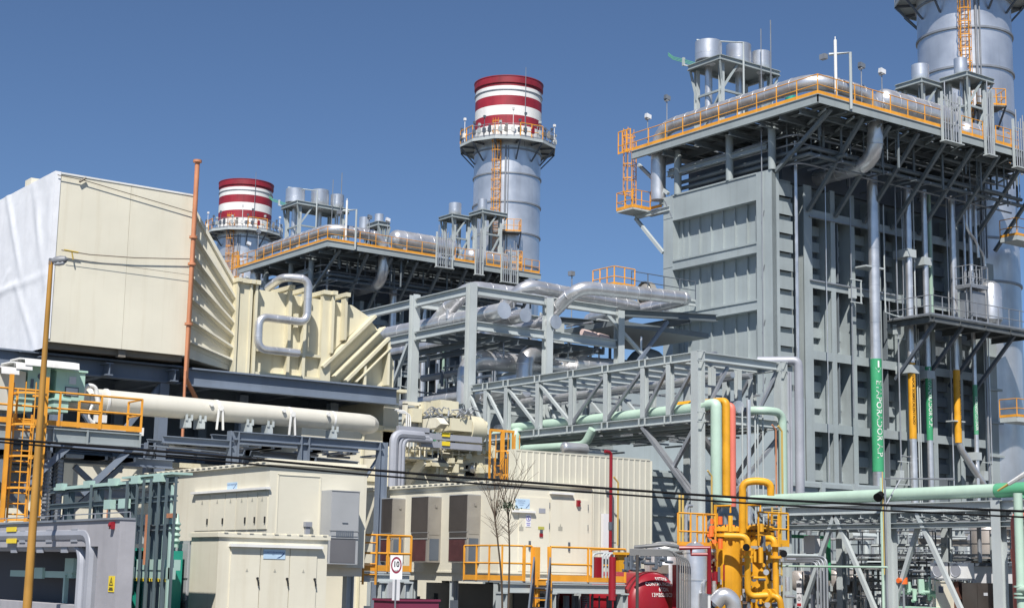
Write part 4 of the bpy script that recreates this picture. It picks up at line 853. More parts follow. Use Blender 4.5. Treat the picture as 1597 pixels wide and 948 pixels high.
# ================================================================ street lamp and overhead cables
c0, c1 = at(45.5, 948, d=32), at(78, 402, d=32); xl, yl = c0.x*.4+c1.x*.6, c0.y*.4+c1.y*.6
t = thing('street_lamp', 'tall mustard street lamp with a grey cobra head in the left foreground', 'street lamp', (xl, yl, 0))
mb = MB(); mb.pipe([(xl, yl, 0), (xl, yl, c1.z+.02)], .10, n=14, r2=.045); mb.build('post', MUSTARD, t)
hd = Rv.copy(); hd.z = 0; hd.normalize()
mb = MB(); prof = [(0, 0), (.055, .02), (.085, .10), (.09, .2), (.07, .3), (0, .36)]
mb.lathe((xl, yl, c1.z+.02), [(a, c*1.0) for a, c in prof], 14, hd+V(0, 0, .15)); mb.box(xl-.04, yl-.04, c1.z-.05, xl+.04, yl+.04, c1.z+.08); mb.build('lamp_head', mat('lamp_grey', (.20, .21, .23), .45), t)
mb = MB(); cc = V(xl, yl, c1.z-.02)+hd*.06; mb.lathe(cc, [(0, 0), (.05, .01), (.07, .1), (.06, .2), (0, .25)], 12, hd+V(0, 0, .14)); mb.build('lens', GLASS, t)
for i, (ys, lab) in enumerate((((684, 707, 733, 761, 780, 797), 'upper of the two black overhead cables crossing the whole picture'), ((689, 715, 741, 769, 788, 806), 'lower of the two black overhead cables crossing the whole picture'))):
    pts = [at(p, y_, d=15.0) for p, y_ in zip((0, 300, 580, 940, 1215, 1597), ys)]
    pts = [pts[0]*2.2-pts[1]*1.2] + pts + [pts[-1]*2-pts[-2]]
    mb = MB(); mb.pipe(pts, .013 if i == 0 else .010, n=6, bend=1.2, k=4); solo(mb, 'overhead_cable', BLACK, lab, 'cable', 'overhead cables')

# ================================================================ bottom left: rendered wall, conduits, teal transformer bay
WX, WY, WZ = 11.96, 28.78, 3.22
t = thing('firewall', 'grey rendered wall with a recess and a yellow hazard sign, bottom left corner', 'wall', (WX, WY, 0))
mb = MB(); ya = at(150, 900, x=WX).y
mb.box(WX, WY, 0, WX+.32, ya, WZ); mb.box(WX, ya, 2.72, WX+.32, 37.5, WZ); mb.box(WX+.3, ya+.6, 0, WX+1.0, 37.5, 1.55); mb.box(WX+.33, ya+2.0, 2.74, WX+1.5, 48, 2.9); mb.build('wall_body', WALLG, t)
mb = MB(); mb.box(WX+1.3, ya+2.4, 0, WX+1.5, 48, 2.9); mb.build('recess_back', mat('shade_toned_recess', (.085, .085, .10), .7), t)  # back wall coloured dark to imitate the shade inside the recess
mb = MB(); mb.box(WX-.04, WY-.02, WZ, WX+.3, 37.5, WZ+.04)
mb.rail([(WX+.2, WY, WZ+.03), (WX+.2, 37.5, WZ+.03)], .12, 1.6, .012, mids=(), toe=0); mb.build('coping', DULL, t)
c = at(174, 818, x=WX-.05); mb = MB(); mb.box(WX-.08, c.y-.055, c.z-.08, WX, c.y+.055, c.z+.06); mb.cyl((WX-.08, c.y, c.z), (WX-.11, c.y, c.z), .035, n=10); mb.build('alarm', REDP, t)
c = at(173.5, 910, x=WX-.01); mb = MB(); mb.box(WX-.012, c.y-.14, c.z-.15, WX-.002, c.y+.14, c.z+.15); mb.build('hazard_sign', SIGNY, t)
mb = MB(); ft = []
def wall_tri(mb, c, s, xoff):
    P_ = [(0, .62*s), (-.55*s, -.35*s), (.55*s, -.35*s)]; Q_ = [(0, .42*s), (-.38*s, -.25*s), (.38*s, -.25*s)]
    v = [(xoff, c.y-a, c.z+b) for a, b in P_+Q_]; mb.add(v, [(0,1,4,3),(1,2,5,4),(2,0,3,5)])
wall_tri(mb, c+V(0, 0, .03), .17, WX-.016); mb.add([(WX-.016, c.y-a*.15, c.z+.03+b*.15) for a, b in ((.1, .3), (-.2, -.05), (0, 0), (-.1, -.3), (.22, .08), (.03, .05))], [(0,1,2),(3,4,5),(1,2,5),(2,4,5)]); mb.box(WX-.016, c.y-.1, c.z-.12, WX-.014, c.y+.1, c.z-.095); mb.box(WX-.016, c.y-.08, c.z-.085, WX-.014, c.y+.08, c.z-.065); mb.build('sign_symbol', INK, t)
for i, (pt, pr, lab) in enumerate(((836, 145, 'outer of the two grey conduits bending down into the recess of the rendered wall'), (852, 130, 'inner of the two grey conduits bending down into the recess of the rendered wall'))):
    X = WX+.1+i*.05; a = at(pr, 870, x=X); zt = at(60, pt, x=X).z
    mb = MB(); mb.pipe([(X, 37.5, zt+.03), (X, a.y, zt), (X, a.y, -.0)], .15 if i == 0 else .12, .36, n=4 if False else 10)
    for y in (a.y+.6, a.y+2.0, a.y+3.6): mb.box(X-.12, y, zt-.13, X-.09, y+.35, zt+.13)
    solo(mb, 'cable_conduit', DUCT, lab, 'conduit', 'grey conduits in the rendered wall recess')
mb = MB(); c = at(15, 836, x=WX-.06)
for py in (825, 843):
    c = at(17, py, x=WX-.05); mb.box(c.x, c.y-.3, c.z-.05, c.x+.02, c.y+.3, c.z+.05)
solo(mb, 'warning_strip', SIGNY, 'two small yellow strips on the conduits at the left picture edge', 'label strip')
mb = MB(); X = WX+.8; c = at(80, 895, x=X); mb.box(X, c.y-1.2, c.z-.07, X+.15, 37, c.z+.07); mb.box(X-.05, c.y-1.4, c.z+.05, X+.1, c.y-.9, c.z+.35); mb.beam((X, c.y-.9, 0), (X, c.y-.9, c.z), .09); mb.beam((X, c.y-1.1, 0), (X+.3, c.y-1.4, c.z+.2), .09); mb.box(X-.06, c.y+.4, c.z-.1, X, c.y+1.1, c.z+.14)
solo(mb, 'radiator_bracket', mat('pale_teal', (.40, .56, .50), .5), 'pale teal bracket in the dark recess of the rendered wall', 'bracket')
# teal frames
TX = 15.3
t = thing('transformer_rack', 'blue grey steel rack with pale teal crossbars behind the rendered wall', 'steel rack', (TX, 33.6, 0))
ys = [at(p, 800, x=TX).y for p in (262, 252, 240, 228, 205, 182, 155, 132, 110, 85)]
for i, y in enumerate(ys):
    mb = MB(); mb.ibeam((TX+(i % 2)*.3*(i > 2), y, 0), (TX+(i % 2)*.3*(i > 2), y, 4.4-.02*i), .13, .14, (0, 1, 0)); mb.build('upright', TEALST, t)
for i, y in enumerate([at(p, 800, x=TX-.22).y for p in (272, 258, 246, 233, 222, 212, 196, 170, 140)]):
    mb = MB(); mb.beam((TX-.22, y, 0), (TX-.22, y, 4.35), .05, .05); mb.build('front_upright', TEALST, t)
for i, z in enumerate((4.32, 3.9, 3.25)):
    mb = MB(); mb.ibeam((TX-.05, 33.6, z), (TX-.05, 41.5, z-.02), .12, .14); mb.build('cross_rail', TEALST, t)
PT = mat('pale_teal', (.40, .56, .50), .5)
mb = MB(); mb.box(TX-.2, 33.5, 4.43, TX+.3, 36.4, 4.48); mb.box(TX-.16, 34.2, 4.3, TX-.12, 41, 4.38)
for y in (34.0, 35.3, 36.7, 38.3, 40.2): mb.box(TX-.25, y, 4.28, TX-.1, y+.42, 4.46)
for y in (36, 36.9): mb.box(TX-.25, y, 3.72, TX-.1, y+.4, 3.95)
mb.build('pale_bar', PT, t)
mb = MB(); zc = at(235, 895, x=TX).z; mb.box(TX-.1, 33.7, zc-.1, TX+.1, 36.4, zc+.16); mb.box(TX-.12, 33.9, zc+.1, TX+.3, 35.4, zc+.34); mb.build('lower_bar', PT, t)
mb = MB()
for k in range(22): y = 33.75+k*.12; mb.add([(TX-.11, y, zc-.16), (TX-.11, y+.06, zc-.16), (TX-.11, y+.09, zc-.08), (TX-.11, y+.03, zc-.08)], [(0, 1, 2, 3)])
mb.build('hazard_stripe', SIGNY, t)
mb = MB(); mb.box(TX-.09, 33.7, 1.0, TX-.05, 33.78, 4.2); mb.box(TX-.05, 34.1, 0, TX+.02, 34.2, 4.3); mb.build('pale_post', PT, t)
mb = MB(); yb = at(236, 880, x=TX).y; mb.box(TX-.2, yb-.04, 2.4, TX-.15, yb+.03, 3.55); mb.box(TX-.2, 33.35, 3.45, TX-.1, 33.8, 3.55); mb.build('orange_bar', COPPER, t)
mb = MB()
for k in range(6): y = 36.5-.13*k; mb.box(TX+.3, y, 2.9, TX+.33, y+.05, 3.6)
mb.build('grille', PALE, t)
t = thing('transformer', 'bright teal transformer tank behind the rack, bottom left', 'transformer', (16.4, 35, 0))
a, c = at(188, 900, x=16.4), at(256, 900, x=16.4)
mb = MB(); mb.box(16.4, c.y+.3, 0, 17.0, a.y+2.5, at(210, 858, x=16.4).z); mb.build('tank', TEAL, t)
mb = MB()
for k in range(7): y = c.y+.15+k*.36; mb.box(16.25, y, 0, 16.4, y+.05, 2.75)
mb.box(16.22, c.y-.02, 2.75, 16.45, a.y+2.5, 2.82); mb.build('cooling_fin', TEAL, t)
for k, y in enumerate((c.y+.5, c.y+.9, c.y+1.3)):
    mb = MB(); mb.lathe((16.9, y, 2.85), [(.06, 0)]+[(.1 if j % 2 else .05, .08+.07*j) for j in range(9)]+[(.03, .8), (0, .85)], 10); mb.build('bushing', mat('bushing_green', (.35, .5, .42), .4), t)

# ================================================================ cream electrical buildings
def canopy(mb, x0, x1, y, z, axis='x'):
    if axis == 'x': mb.box(x0, y-.14, z-.04, x1, y-.002, z+.03)
    else: mb.box(y-.14, x0, z-.04, y-.002, x1, z+.03)
def faint_tri(mb, x, y, z, s, axis):
    if axis == 'x': mb.add([(x, y-.012, z+s), (x-s*.6, y-.012, z-s*.4), (x+s*.6, y-.012, z-s*.4)], [(0, 1, 2)])
    else: mb.add([(x-.012, y, z+s), (x-.012, y+s*.6, z-s*.4), (x-.012, y-s*.6, z-s*.4)], [(0, 1, 2)])
def wall_ac(name, label, x, y, z0, z1, wy, dep, flip=False, mats=(BROWN, BROWN2, MAROON), group='wall mounted cooling units'):
    """a tall cooling unit on a wall facing -x (flip: on a wall facing -y)"""
    t = thing(name, label, 'air conditioner', (x, y, z0), group)
    def B(m_, a0, b0, c0, a1, b1, c1):       # a: along wall, b: out of the wall, c: height (fractions)
        A0, A1 = a0*wy, a1*wy; B0, B1 = -dep*b1, -dep*b0; C0, C1 = z0+(z1-z0)*c0, z0+(z1-z0)*c1
        m_.box(x+A0, y+B0, C0, x+A1, y+B1, C1) if flip else m_.box(x+B0, y+wy-A1, C0, x+B1, y+wy-A0, C1)
    m_ = MB(); B(m_, 0, 0, 0, 1, 1, 1); m_.build('housing', mats[1], t)
    e = .02/dep
    m_ = MB(); B(m_, .0, 1+e*.1, .46, .97, 1+e, .995); B(m_, .03, 1+e*.1, .385, .97, 1+e, .44); m_.build('front_panel', mats[0], t)
    m_ = MB(); B(m_, .02, 1+e*.1, .02, .9, 1+e*.6, .345); m_.build('grille', mats[2], t)
    m_ = MB()
    if not flip:
        for (c0, c1) in ((.52, .72),): B(m_, .999, .12, .42, 1.01, .9, .68)
        B(m_, 1.0, .35, .84, 1.03, .5, .88)
    else:
        for k in range(9): B(m_, .2+k*.07, 1+e, .37, .24+k*.07, 1+e*1.8, .46)
        B(m_, .4, 1+e, .56, .6, 1+e*2, .57)
    m_.build('side_panel', mats[1] if not flip else DARK, t)
    m_ = MB(); 
    if not flip: B(m_, 1.0, .15, .03, 1.012, .85, .36)
    else: B(m_, -.014, .15, .03, 0, .85, .36)
    m_.build('intake_screen', DARK, t)
    m_ = MB(); B(m_, 0, 0, 1, 1, 1.06, 1.012); B(m_, 0, .9, .45, 1, 1.05, .456); B(m_, 0, .9, .352, 1, 1.05, .36); build_each(m_, 'trim', ACGREY, t)
    return t
AX, AY = 21.66, 41.31
t = thing('switchgear_house', 'cream metal switchgear building left of centre with a row of small doors under a canopy', 'building', (AX, AY, 2.4))
mb = MB(); mb.box(AX, AY, 2.45, 24.95, 50.9, 5.36); mb.build('wall', CREAM, t)
mb = MB(); mb.box(AX-.1, AY-.1, 5.36, 25.0, 51.0, 5.44)
for k in range(24): mb.box(AX-.13, AY+.1+k*.4, 5.43, AX+.05, AY+.3+k*.4, 5.465)
mb.box(AX-.04, AY+.1, 5.44, 25.0, AY+.3, 5.55); mb.build('roof', CREAM, t)
ys = [at(p, 800, x=AX).y for p in (418, 402, 387, 369, 352, 328, 305)]; za, zb2 = at(380, 765, x=AX).z, at(360, 826, x=AX).z
for i in range(6):
    mb = MB(); mb.box(AX-.035, ys[i]+.02, zb2, AX-.002, ys[i+1]-.02, za-.06); faint = None; d_ = mb.build('door', CREAM, t)
    if i != 3:
        m_ = MB(); m_.box(AX-.07, ys[i]+.07, zb2+.18, AX-.036, ys[i]+.12, zb2+.36); m_.build('door_handle', INK, d_)
    m_ = MB(); faint_tri(m_, AX-.03, (ys[i]+ys[i+1])/2, zb2+.85, .1, 'y'); m_.build('faded_mark', FAINT, d_)
mb = MB(); canopy(mb, ys[0]-.1, ys[-1]+.15, AX, za+.03, 'y'); mb.build('door_canopy', WHITE, t)
c = at(362, 757, x=AX-.01); mb = MB(); mb.box(AX-.012, c.y-.33, c.z-.1, AX-.004, c.y+.33, c.z+.1); s_ = mb.build('wall_sign', SIGNB, t)
mb = MB(); lettering(mb, 'CUARTO ELECTRICO', (AX-.014, c.y+.03, c.z+.03), (0, -1, 0), (0, 0, 1), .06); mb.add([(AX-.014, c.y-.3, c.z+.08), (AX-.014, c.y-.12, c.z-.09), (AX-.014, c.y-.06, c.z-.09), (AX-.014, c.y-.3, c.z+.03)], [(0,1,2,3)]); mb.build('sign_print', INKB, s_, smooth=False)
mb = MB(); xa, xb = at(432, 780, y=AY).x, at(498, 780, y=AY).x
for x in (xa, xb): mb.box(x, AY-.02, 2.9, x+.03, AY-.002, 5.1)
mb.box(xa, AY-.02, 5.08, xb, AY-.002, 5.11); mb.build('panel_joint', CREAM, t)
c = at(478, 822, y=AY); mb = MB(); mb.box(c.x-.07, AY-.1, c.z-.2, c.x+.07, AY-.002, c.z+.02); mb.box(c.x-.11, AY-.14, c.z+.02, c.x+.11, AY-.002, c.z+.16); mb.build('junction_box', DUCT, t)
mb = MB(); mb.box(AX+.3, AY+.2, 2.2, 25, 50.5, 2.448); mb.build('base_rail', CREAM, t)
for x, y in ((24.6, AY+.3), (24.6, 44), (22.2, AY+.4)):
    mb = MB(); mb.ibeam((x, y, 0), (x, y, 2.2), .25, .25); mb.build('leg', PALE, t)
xa, xb = at(516, 800, y=AY-.6).x, at(560, 800, y=AY-.6).x
c1_ = at(520, 765, y=AY-.6).z; c0_ = at(520, 879, y=AY-.6).z
wall_ac('wall_cooler', 'large grey cooling unit on the right end of the cream switchgear building', xa, AY, c0_, c1_, xb-xa, .6, True, (ACGREY, ACGREY, mat('grille_grey', (.13, .13, .14), .6)), None)
BX, BY = 17.1, 35.08; BE = 20.1
t = thing('electrical_cabinet', 'low cream cabinet with three handled doors in the foreground, left of centre', 'cabinet', (BX, BY, 0))
mb = MB(); mb.box(BX, BY, 0, BE, 36.6, 3.1); mb.build('wall', CREAM, t)
mb = MB(); mb.box(BX-.06, BY-.06, 3.1, BE+.05, 36.65, 3.2); mb.box(BX-.02, BY-.02, 3.2, BE, 36.62, 3.23)
for k in range(9): mb.box(BX+.1+k*.34, BY-.08, 3.2, BX+.2+k*.34, BY+.3, 3.235)
mb.build('roof', CREAM, t)
xs = [at(p, 900, y=BY).x for p in (357, 404, 450, 493)]
for i in range(3):
    mb = MB(); mb.box(xs[i]+.012, BY-.03, 0, xs[i+1]-.012, BY-.002, 2.93); d_ = mb.build('door', CREAM, t)
    m_ = MB(); hx = xs[i+1]-.07; hz = at(400, 905, y=BY).z; m_.cyl((hx, BY-.035, hz+.06), (hx, BY-.08, hz+.06), .028, n=8); m_.beam((hx, BY-.07, hz+.05), (hx+.03, BY-.07, hz-.12), .03, .03); m_.build('door_handle', INK, d_)
    m_ = MB(); faint_tri(m_, (xs[i]+xs[i+1])/2+(.0 if i else .05), BY-.025, at(380, 889, y=BY).z, .06, 'x'); m_.build('faded_mark', FAINT, d_)
mb = MB(); canopy(mb, xs[0]-.05, xs[-1]+.1, BY, at(357, 849, y=BY).z, 'x'); mb.build('door_canopy', WHITE, t)
c = at(428, 864, y=BY-.04); mb = MB(); mb.box(c.x-.3, BY-.044, c.z-.11, c.x+.3, BY-.034, c.z+.12); s_ = mb.build('door_sign', SIGNB, t)
mb = MB(); lettering(mb, 'CUARTO DE BATERIAS', (c.x-.02, BY-.047, c.z+.05), (1, 0, 0), (0, 0, 1), .052); lettering(mb, 'N° 1', (c.x-.02, BY-.047, c.z-.01), (1, 0, 0), (0, 0, 1), .04); mb.add([(c.x+.06, BY-.047, c.z-.09), (c.x+.13, BY-.047, c.z-.09), (c.x+.28, BY-.047, c.z+.07), (c.x+.26, BY-.047, c.z+.0)], [(0, 1, 2, 3)]); mb.build('sign_print', INKB, s_, smooth=False)
ya, yb = at(312, 900, x=BX+.3).y, at(262, 900, x=BX-.1).y
mb = MB()
t = thing('wall_cooler', 'pair of grey cooling units standing against the left side of the low cream cabinet', 'air conditioner', (BX, 36.6, .4))
mb = MB(); mb.box(BX+.04, 36.68, .3, BX+1.3, 38.5, 3.02); mb.build('housing', ACGREY, t)
mb = MB(); mb.box(BX+.01, 36.8, 2.1, BX+.04, 37.45, 2.95); mb.box(BX+.01, 37.5, 2.1, BX+.04, 38.2, 2.95); mb.box(BX+.01, 36.8, 1.55, BX+.04, 37.45, 2.05); mb.box(BX+.01, 37.5, 1.5, BX+.04, 38.2, 2.05); mb.build('front_panel', ACGREY, t)
mb = MB(); mb.box(BX-.01, 36.85, .5, BX+.04, 37.35, 1.5); mb.box(BX-.01, 37.65, 1.6, BX+.01, 38.1, 1.85); mb.build('grille', BROWN, t)

# ================================================================ control house with its cooling units (centre)
KX, KY, KZ0, KZ1 = 31.24, 43.12, 2.1, 5.36; KE = 35.2
t = thing('control_house', 'long cream control house on short legs with cooling units on its left wall, centre', 'building', (KX, KY, 0))
mb = MB(); mb.box(KX, KY, KZ0+.3, KE, 52.1, KZ1); mb.box(KX+.05, KY+.05, KZ0, KE-.05, 52, KZ0+.298); mb.build('wall', CREAM, t)
mb = MB(); mb.box(KX-.12, KY-.1, KZ1, KE+.1, 52.3, KZ1+.08)
for k in range(26): mb.box(KX-.15, KY+.1+k*.35, KZ1+.08, KX+.1, KY+.28+k*.35, KZ1+.115)
mb.box(KX-.04, KY-.04, KZ1-.14, KX-.002, 52.1, KZ1-.002); mb.build('roof', CREAM, t)
mb = MB(); mb.box(KX-.02, KY, KZ0+.28, KX-.002, 52.1, KZ0+.34); mb.box(KX, KY-.02, KZ0+.28, KE, KY-.002, KZ0+.34); mb.build('base_rail', CREAM, t)
for y in (43.4, 46, 48.6, 51.5):
    for x in (KX+.2, KE-.4):
        mb = MB(); mb.ibeam((x, y, 0), (x, y, KZ0), .22, .22); mb.build('leg', PALE, t)
xd0, xd1, xd2 = at(783, 800, y=KY).x, at(857, 800, y=KY).x, at(917, 800, y=KY).x
zd = at(857, 760, y=KY).z
for a, c in ((xd0+.7, xd1), (xd1+.02, xd2)):
    mb = MB(); mb.box(a, KY-.03, KZ0+.36, c-.02, KY-.002, 4.95); d_ = mb.build('door', CREAM, t)
    m_ = MB(); hx = a+.78 if a > xd1 else c-.9; m_.box(hx, KY-.07, 3.18, hx+.07, KY-.031, 3.48); m_.build('door_handle', DARK, d_)
    m_ = MB(); m_.box(c-.035, KY-.05, 4.6, c-.015, KY-.031, 4.8); m_.box(c-.035, KY-.05, 3.9, c-.015, KY-.031, 4.1); m_.build('hinge', DARK, d_)
mb = MB(); a, c = at(797, 794, y=KY), at(832, 796, y=KY); canopy(mb, a.x, c.x, KY, a.z-.05, 'x'); a, c = at(857, 768, y=KY), at(892, 770, y=KY); canopy(mb, a.x, c.x, KY, a.z, 'x'); mb.build('door_canopy', WHITE, t)
a = at(814, 785, y=KY); mb = MB(); mb.box(a.x-.3, KY-.042, a.z-.16, a.x+.3, KY-.032, a.z+.16); s_ = mb.build('wall_sign', SIGNB, t)
mb = MB()
for k, w_ in enumerate(('CUARTO DE', 'CONTROL', 'LOCAL')): lettering(mb, w_, (a.x-.05, KY-.045, a.z+.09-.07*k), (1, 0, 0), (0, 0, 1), .055)
mb.add([(a.x+.12, KY-.045, a.z-.14), (a.x+.17, KY-.045, a.z-.14), (a.x+.29, KY-.045, a.z+.03), (a.x+.28, KY-.045, a.z-.03)], [(0, 1, 2, 3)]); mb.build('sign_print', INKB, s_, smooth=False)
a = at(823, 811, y=KY); mb = MB(); mb.box(a.x-.11, KY-.042, a.z-.22, a.x+.11, KY-.032, a.z+.2); s_ = mb.build('notice', SIGNW, t)
mb = MB(); mb.lathe((a.x, KY-.044, a.z+.06), [(.075, 0), (.075, .003), (.095, .003), (.095, 0)], 20, (0, -1, 0)); mb.beam((a.x-.055, KY-.046, a.z+.115), (a.x+.055, KY-.046, a.z+.005), .016, .003); mb.box(a.x-.02, KY-.045, a.z+.01, a.x+.02, KY-.043, a.z+.1); mb.use(INKV)
mb.box(a.x-.08, KY-.045, a.z-.12, a.x+.08, KY-.043, a.z-.09); mb.box(a.x-.06, KY-.045, a.z-.18, a.x+.06, KY-.043, a.z-.155); mb.build('notice_print', INKV, s_)
a = at(844.5, 796, y=KY); mb = MB(); mb.box(a.x-.14, KY-.04, a.z-.08, a.x+.14, KY-.004, a.z+.08); mb.build('name_plate', DUCT, t)
a = at(843, 823, y=KY); mb = MB(); mb.box(a.x-.13, KY-.042, a.z-.05, a.x+.13, KY-.032, a.z+.05); mb.build('yellow_notice', mat('olive_yellow', (.5, .48, .1), .5), t)
mb = MB(); mb.use(DARK).box(a.x-.05, KY-.07, a.z-.17, a.x+.05, KY-.032, a.z-.05); mb.use(REDP).box(a.x-.07, KY-.06, a.z-.3, a.x+.07, KY-.032, a.z-.18); mb.build('call_point', REDP, t)
a = at(900, 784, y=KY); mb = MB(); mb.box(a.x-.06, KY-.12, a.z-.12, a.x+.06, KY-.002, a.z+.1); mb.cyl((a.x+.02, KY-.12, a.z+.03), (a.x+.02, KY-.15, a.z+.03), .04, n=10); mb.build('alarm', REDP, t)
for px in (812, 873):
    a = at(px, 824, y=KY); mb = MB(); mb.box(a.x-.09, KY-.036, a.z-.07, a.x+.09, KY-.031, a.z+.07); mb.add([(a.x-.035, KY-.036, a.z+.07), (a.x+.035, KY-.036, a.z+.07), (a.x, KY-.036, a.z+.18)], [(0, 1, 2)]); mb.build('faded_mark', FAINT, t)
a = at(566, 787, x=KX-.05); mb = MB(); mb.cyl((KX, a.y, a.z), (KX-.12, a.y, a.z), .07, n=10); mb.box(KX-.1, a.y-.03, a.z-.3, KX-.04, a.y+.03, a.z); mb.build('wall_bell', COPPER, t)
for pa, pb, lab in ((586, 612, 'leftmost brown cooling unit on the control house wall, behind the orange railing'), (642, 668, 'middle brown cooling unit on the control house wall'), (701, 729, 'rightmost brown cooling unit on the control house wall, nearest the saplings')):
    X = KX-.55; ya, yb = at(pa, 800, x=X).y, at(pb, 800, x=X).y
    wall_ac('wall_cooler', lab, KX, yb, 2.72, 4.98, ya-yb, .55)

# corrugated shed behind
SY = 46.4; sx0, sx1 = at(803, 760, y=SY).x, at(1010, 800, y=SY).x
t = thing('corrugated_shed', 'pale corrugated metal shed standing behind the control house', 'shed', (sx0, SY, 0))
mb = MB(); x = sx0; vs = []; prof = []
while x < sx1-.001: prof += [(x, 0), (x+.20, 0), (x+.225, -.035), (x+.26, -.035), (x+.285, 0)]; x += .288
n = len(prof); mb.add([(px, SY+py, 0) for px, py in prof]+[(px, SY+py, 6.8) for px, py in prof], [(k, k+1, n+k+1, n+k) for k in range(n-1)])
mb.box(sx0, SY+.04, 0, prof[-1][0], SY+.35, 6.75); mb.build('wall', CREAMD, t, smooth=False)
mb = MB(); mb.box(sx0-.05, SY-.02, 6.8, sx1+.1, SY+.45, 6.86); mb.box(sx0-.08, SY-.06, 0, sx0-.001, SY+.3, 6.8); mb.build('roof_edge', CREAMD, t)
mb = MB(); a, c = at(865, 754, y=SY-.1), at(921, 757, y=SY-.1); mb.box(a.x, SY-.2, a.z-.06, c.x, SY-.04, a.z+.04); mb.box(at(915, 760, y=SY).x, SY-.08, 3, at(922, 760, y=SY).x, SY-.04, a.z); mb.build('shed_canopy', CREAM, t)
a = at(943, 830, y=SY-.1); mb = MB(); mb.box(a.x-.15, SY-.2, 3.0, a.x+.15, SY-.06, a.z+.7); solo(mb, 'wall_cabinet', SIGNW, 'narrow pale blue white cabinet on the shed wall left of the red standpipe', 'cabinet')
def hook_rod(px, pt, pb, y, ma, label, r=.035):
    a, c = at(px, pt, y=y), at(px, pb, y=y); m_ = MB(); m_.pipe([(a.x, y, min(c.z, a.z-.5)), (a.x, y, a.z), (a.x-.22, y, a.z+.2)], r, n=6)
    return solo(m_, 'hooked_rod', ma, label, 'rod', 'thin rods with hooked tops')
hook_rod(964, 752, 850, 45.6, mat('straw_yellow', (.6, .42, .12), .5), 'thin straw coloured rod with a hooked top, right of the red standpipe')
a, c = at(953, 705, y=45.5), at(953, 870, y=45.5)
t = thing('standpipe', 'slim dark red standpipe rising in front of the corrugated shed', 'pipe', (a.x, 45.5, 0))
mb = MB(); mb.pipe([(a.x, 45.5, 0), (a.x, 45.5, a.z), (a.x-.3, 45.5, a.z+.02)], .065, .15, n=10); mb.build('pipe_body', REDP, t)
mb = MB(); zc = at(953, 820, y=45.5).z; mb.cyl((a.x, 45.5, zc-.15), (a.x, 45.5, zc+.15), .08, n=10); mb.beam((a.x, 45.5, zc-.6), (a.x+.5, 45.8, zc-.6), .04); mb.build('coupling', DARK, t)

# ---------------------------------------------------------------- railed platforms by the control house
def leg_col(t, x, y, z): 
    m_ = MB(); m_.ibeam((x, y, 0), (x, y, z), .26, .26, (1, 0, 0)); m_.box(x-.16, y-.16, z-.05, x+.16, y+.16, z); m_.build('post', PALE, t)
PX, PY = at(563, 893, d=49).x, 42.2
c0, c1 = at(566, 890, y=42.0), at(640, 893, y=42.0); zp = c0.z
t = thing('service_platform', 'small orange railed platform on pale posts between the two cream houses, speed sign in front', 'platform', (c0.x, 42, zp))
mb = MB(); mb.box(c0.x, 42, zp-.05, c1.x, 43.4, zp); mb.ibeam((c0.x, 42.06, zp-.2), (c1.x, 42.06, zp-.2), .15, .24); mb.build('deck', PALE, t)
mb = MB(); mb.rail([(c0.x, 43.3, zp), (c0.x, 42, zp), (c1.x, 42, zp), (c1.x, 43.3, zp)], 1.1, .75, .035, toe=.18); mb.ladder((c0.x+.2, 41.95, zp-.4), 1.5, (0, -1, 0), .45, cage=False, r=.03); mb.build('handrail', ORANGE, t)
for px in (596, 634): leg_col(t, at(px, 900, y=42.1).x, 42.1, zp-.3)
c0, c1 = at(783, 905, y=40.8), at(976, 905, y=40.8); zp = c0.z
t = thing('entrance_platform', 'long orange railed platform in front of the control house doors', 'platform', (c0.x, 40.8, zp))
mb = MB(); mb.box(c0.x, 40.8, zp-.05, c1.x, 43.0, zp); mb.ibeam((c0.x, 40.86, zp-.22), (c1.x, 40.86, zp-.22), .16, .3); mb.build('deck', PALE, t)
X = lambda px: at(px, 880, y=40.8).x
mb = MB(); mb.rail([(X(783), 42.9, zp), (X(783), 40.8, zp), (X(816), 40.8, zp)], 1.1, .8, .03, toe=.16)
mb.rail([(X(858), 40.8, zp), (X(917), 40.8, zp), (X(975), 40.8, zp), (X(975), 42.6, zp)], 1.1, 1.25, .035, toe=.2); mb.rail([(X(818), 40.8, zp), (X(829), 40.8, zp)], 1.1, .4, .035, toe=0); mb.build('handrail', ORANGE, t)
mb = MB(); xx = X(834); mb.box(xx-.1, 40.65, zp-.8, xx+.1, 40.8, zp+1.08); mb.beam((X(852), 40.6, zp-.6), (X(856), 40.8, zp+1.1), .07, .1); mb.ladder((X(843), 40.6, .3), 2.1, (0, -1, 0), .55, cage=False, r=.03); mb.box(X(829), 40.6, zp-.12, X(846), 40.79, zp+.06); mb.build('gate_post', ORANGE, t)
for px in (786, 862, 974): leg_col(t, X(px), 40.9, zp-.35)
mb = MB(); dirv = V(-.9, -1.0, -1.25)
for px in (827, 852):
    s0 = V(X(px), 40.6, zp+.75); mb.beam(s0, s0+dirv*1.9, .05); mb.beam(s0-V(0, 0, .85), s0-V(0, 0, .85)+dirv*1.7, .05, .2)
    for k in (0, .6, 1.2): mb.beam(s0+dirv*k, s0+dirv*k-V(0, 0, .9), .04)
for k in range(7):
    s0 = V(X(827), 40.6, zp-.2)+dirv*(.25*k); mb.beam(s0, s0+V(X(852)-X(827), 0, 0), .25, .03)
solo(mb, 'stair', DARK, 'dark steel stair coming down from the orange railed entrance platform', 'stair')
mb = MB(); r = random.Random(21)
for k in range(16): x = X(905)+r.uniform(0, 2.4); mb.pipe([(x, 41.6, 0), (x, 41.6, zp-.45)], r.choice((.03, .05, .08)), n=7)
for k in range(30): x = X(925); mb.cyl((x, 41.2, .1+k*.06), (x, 41.2, .13+k*.06), .11, n=9)
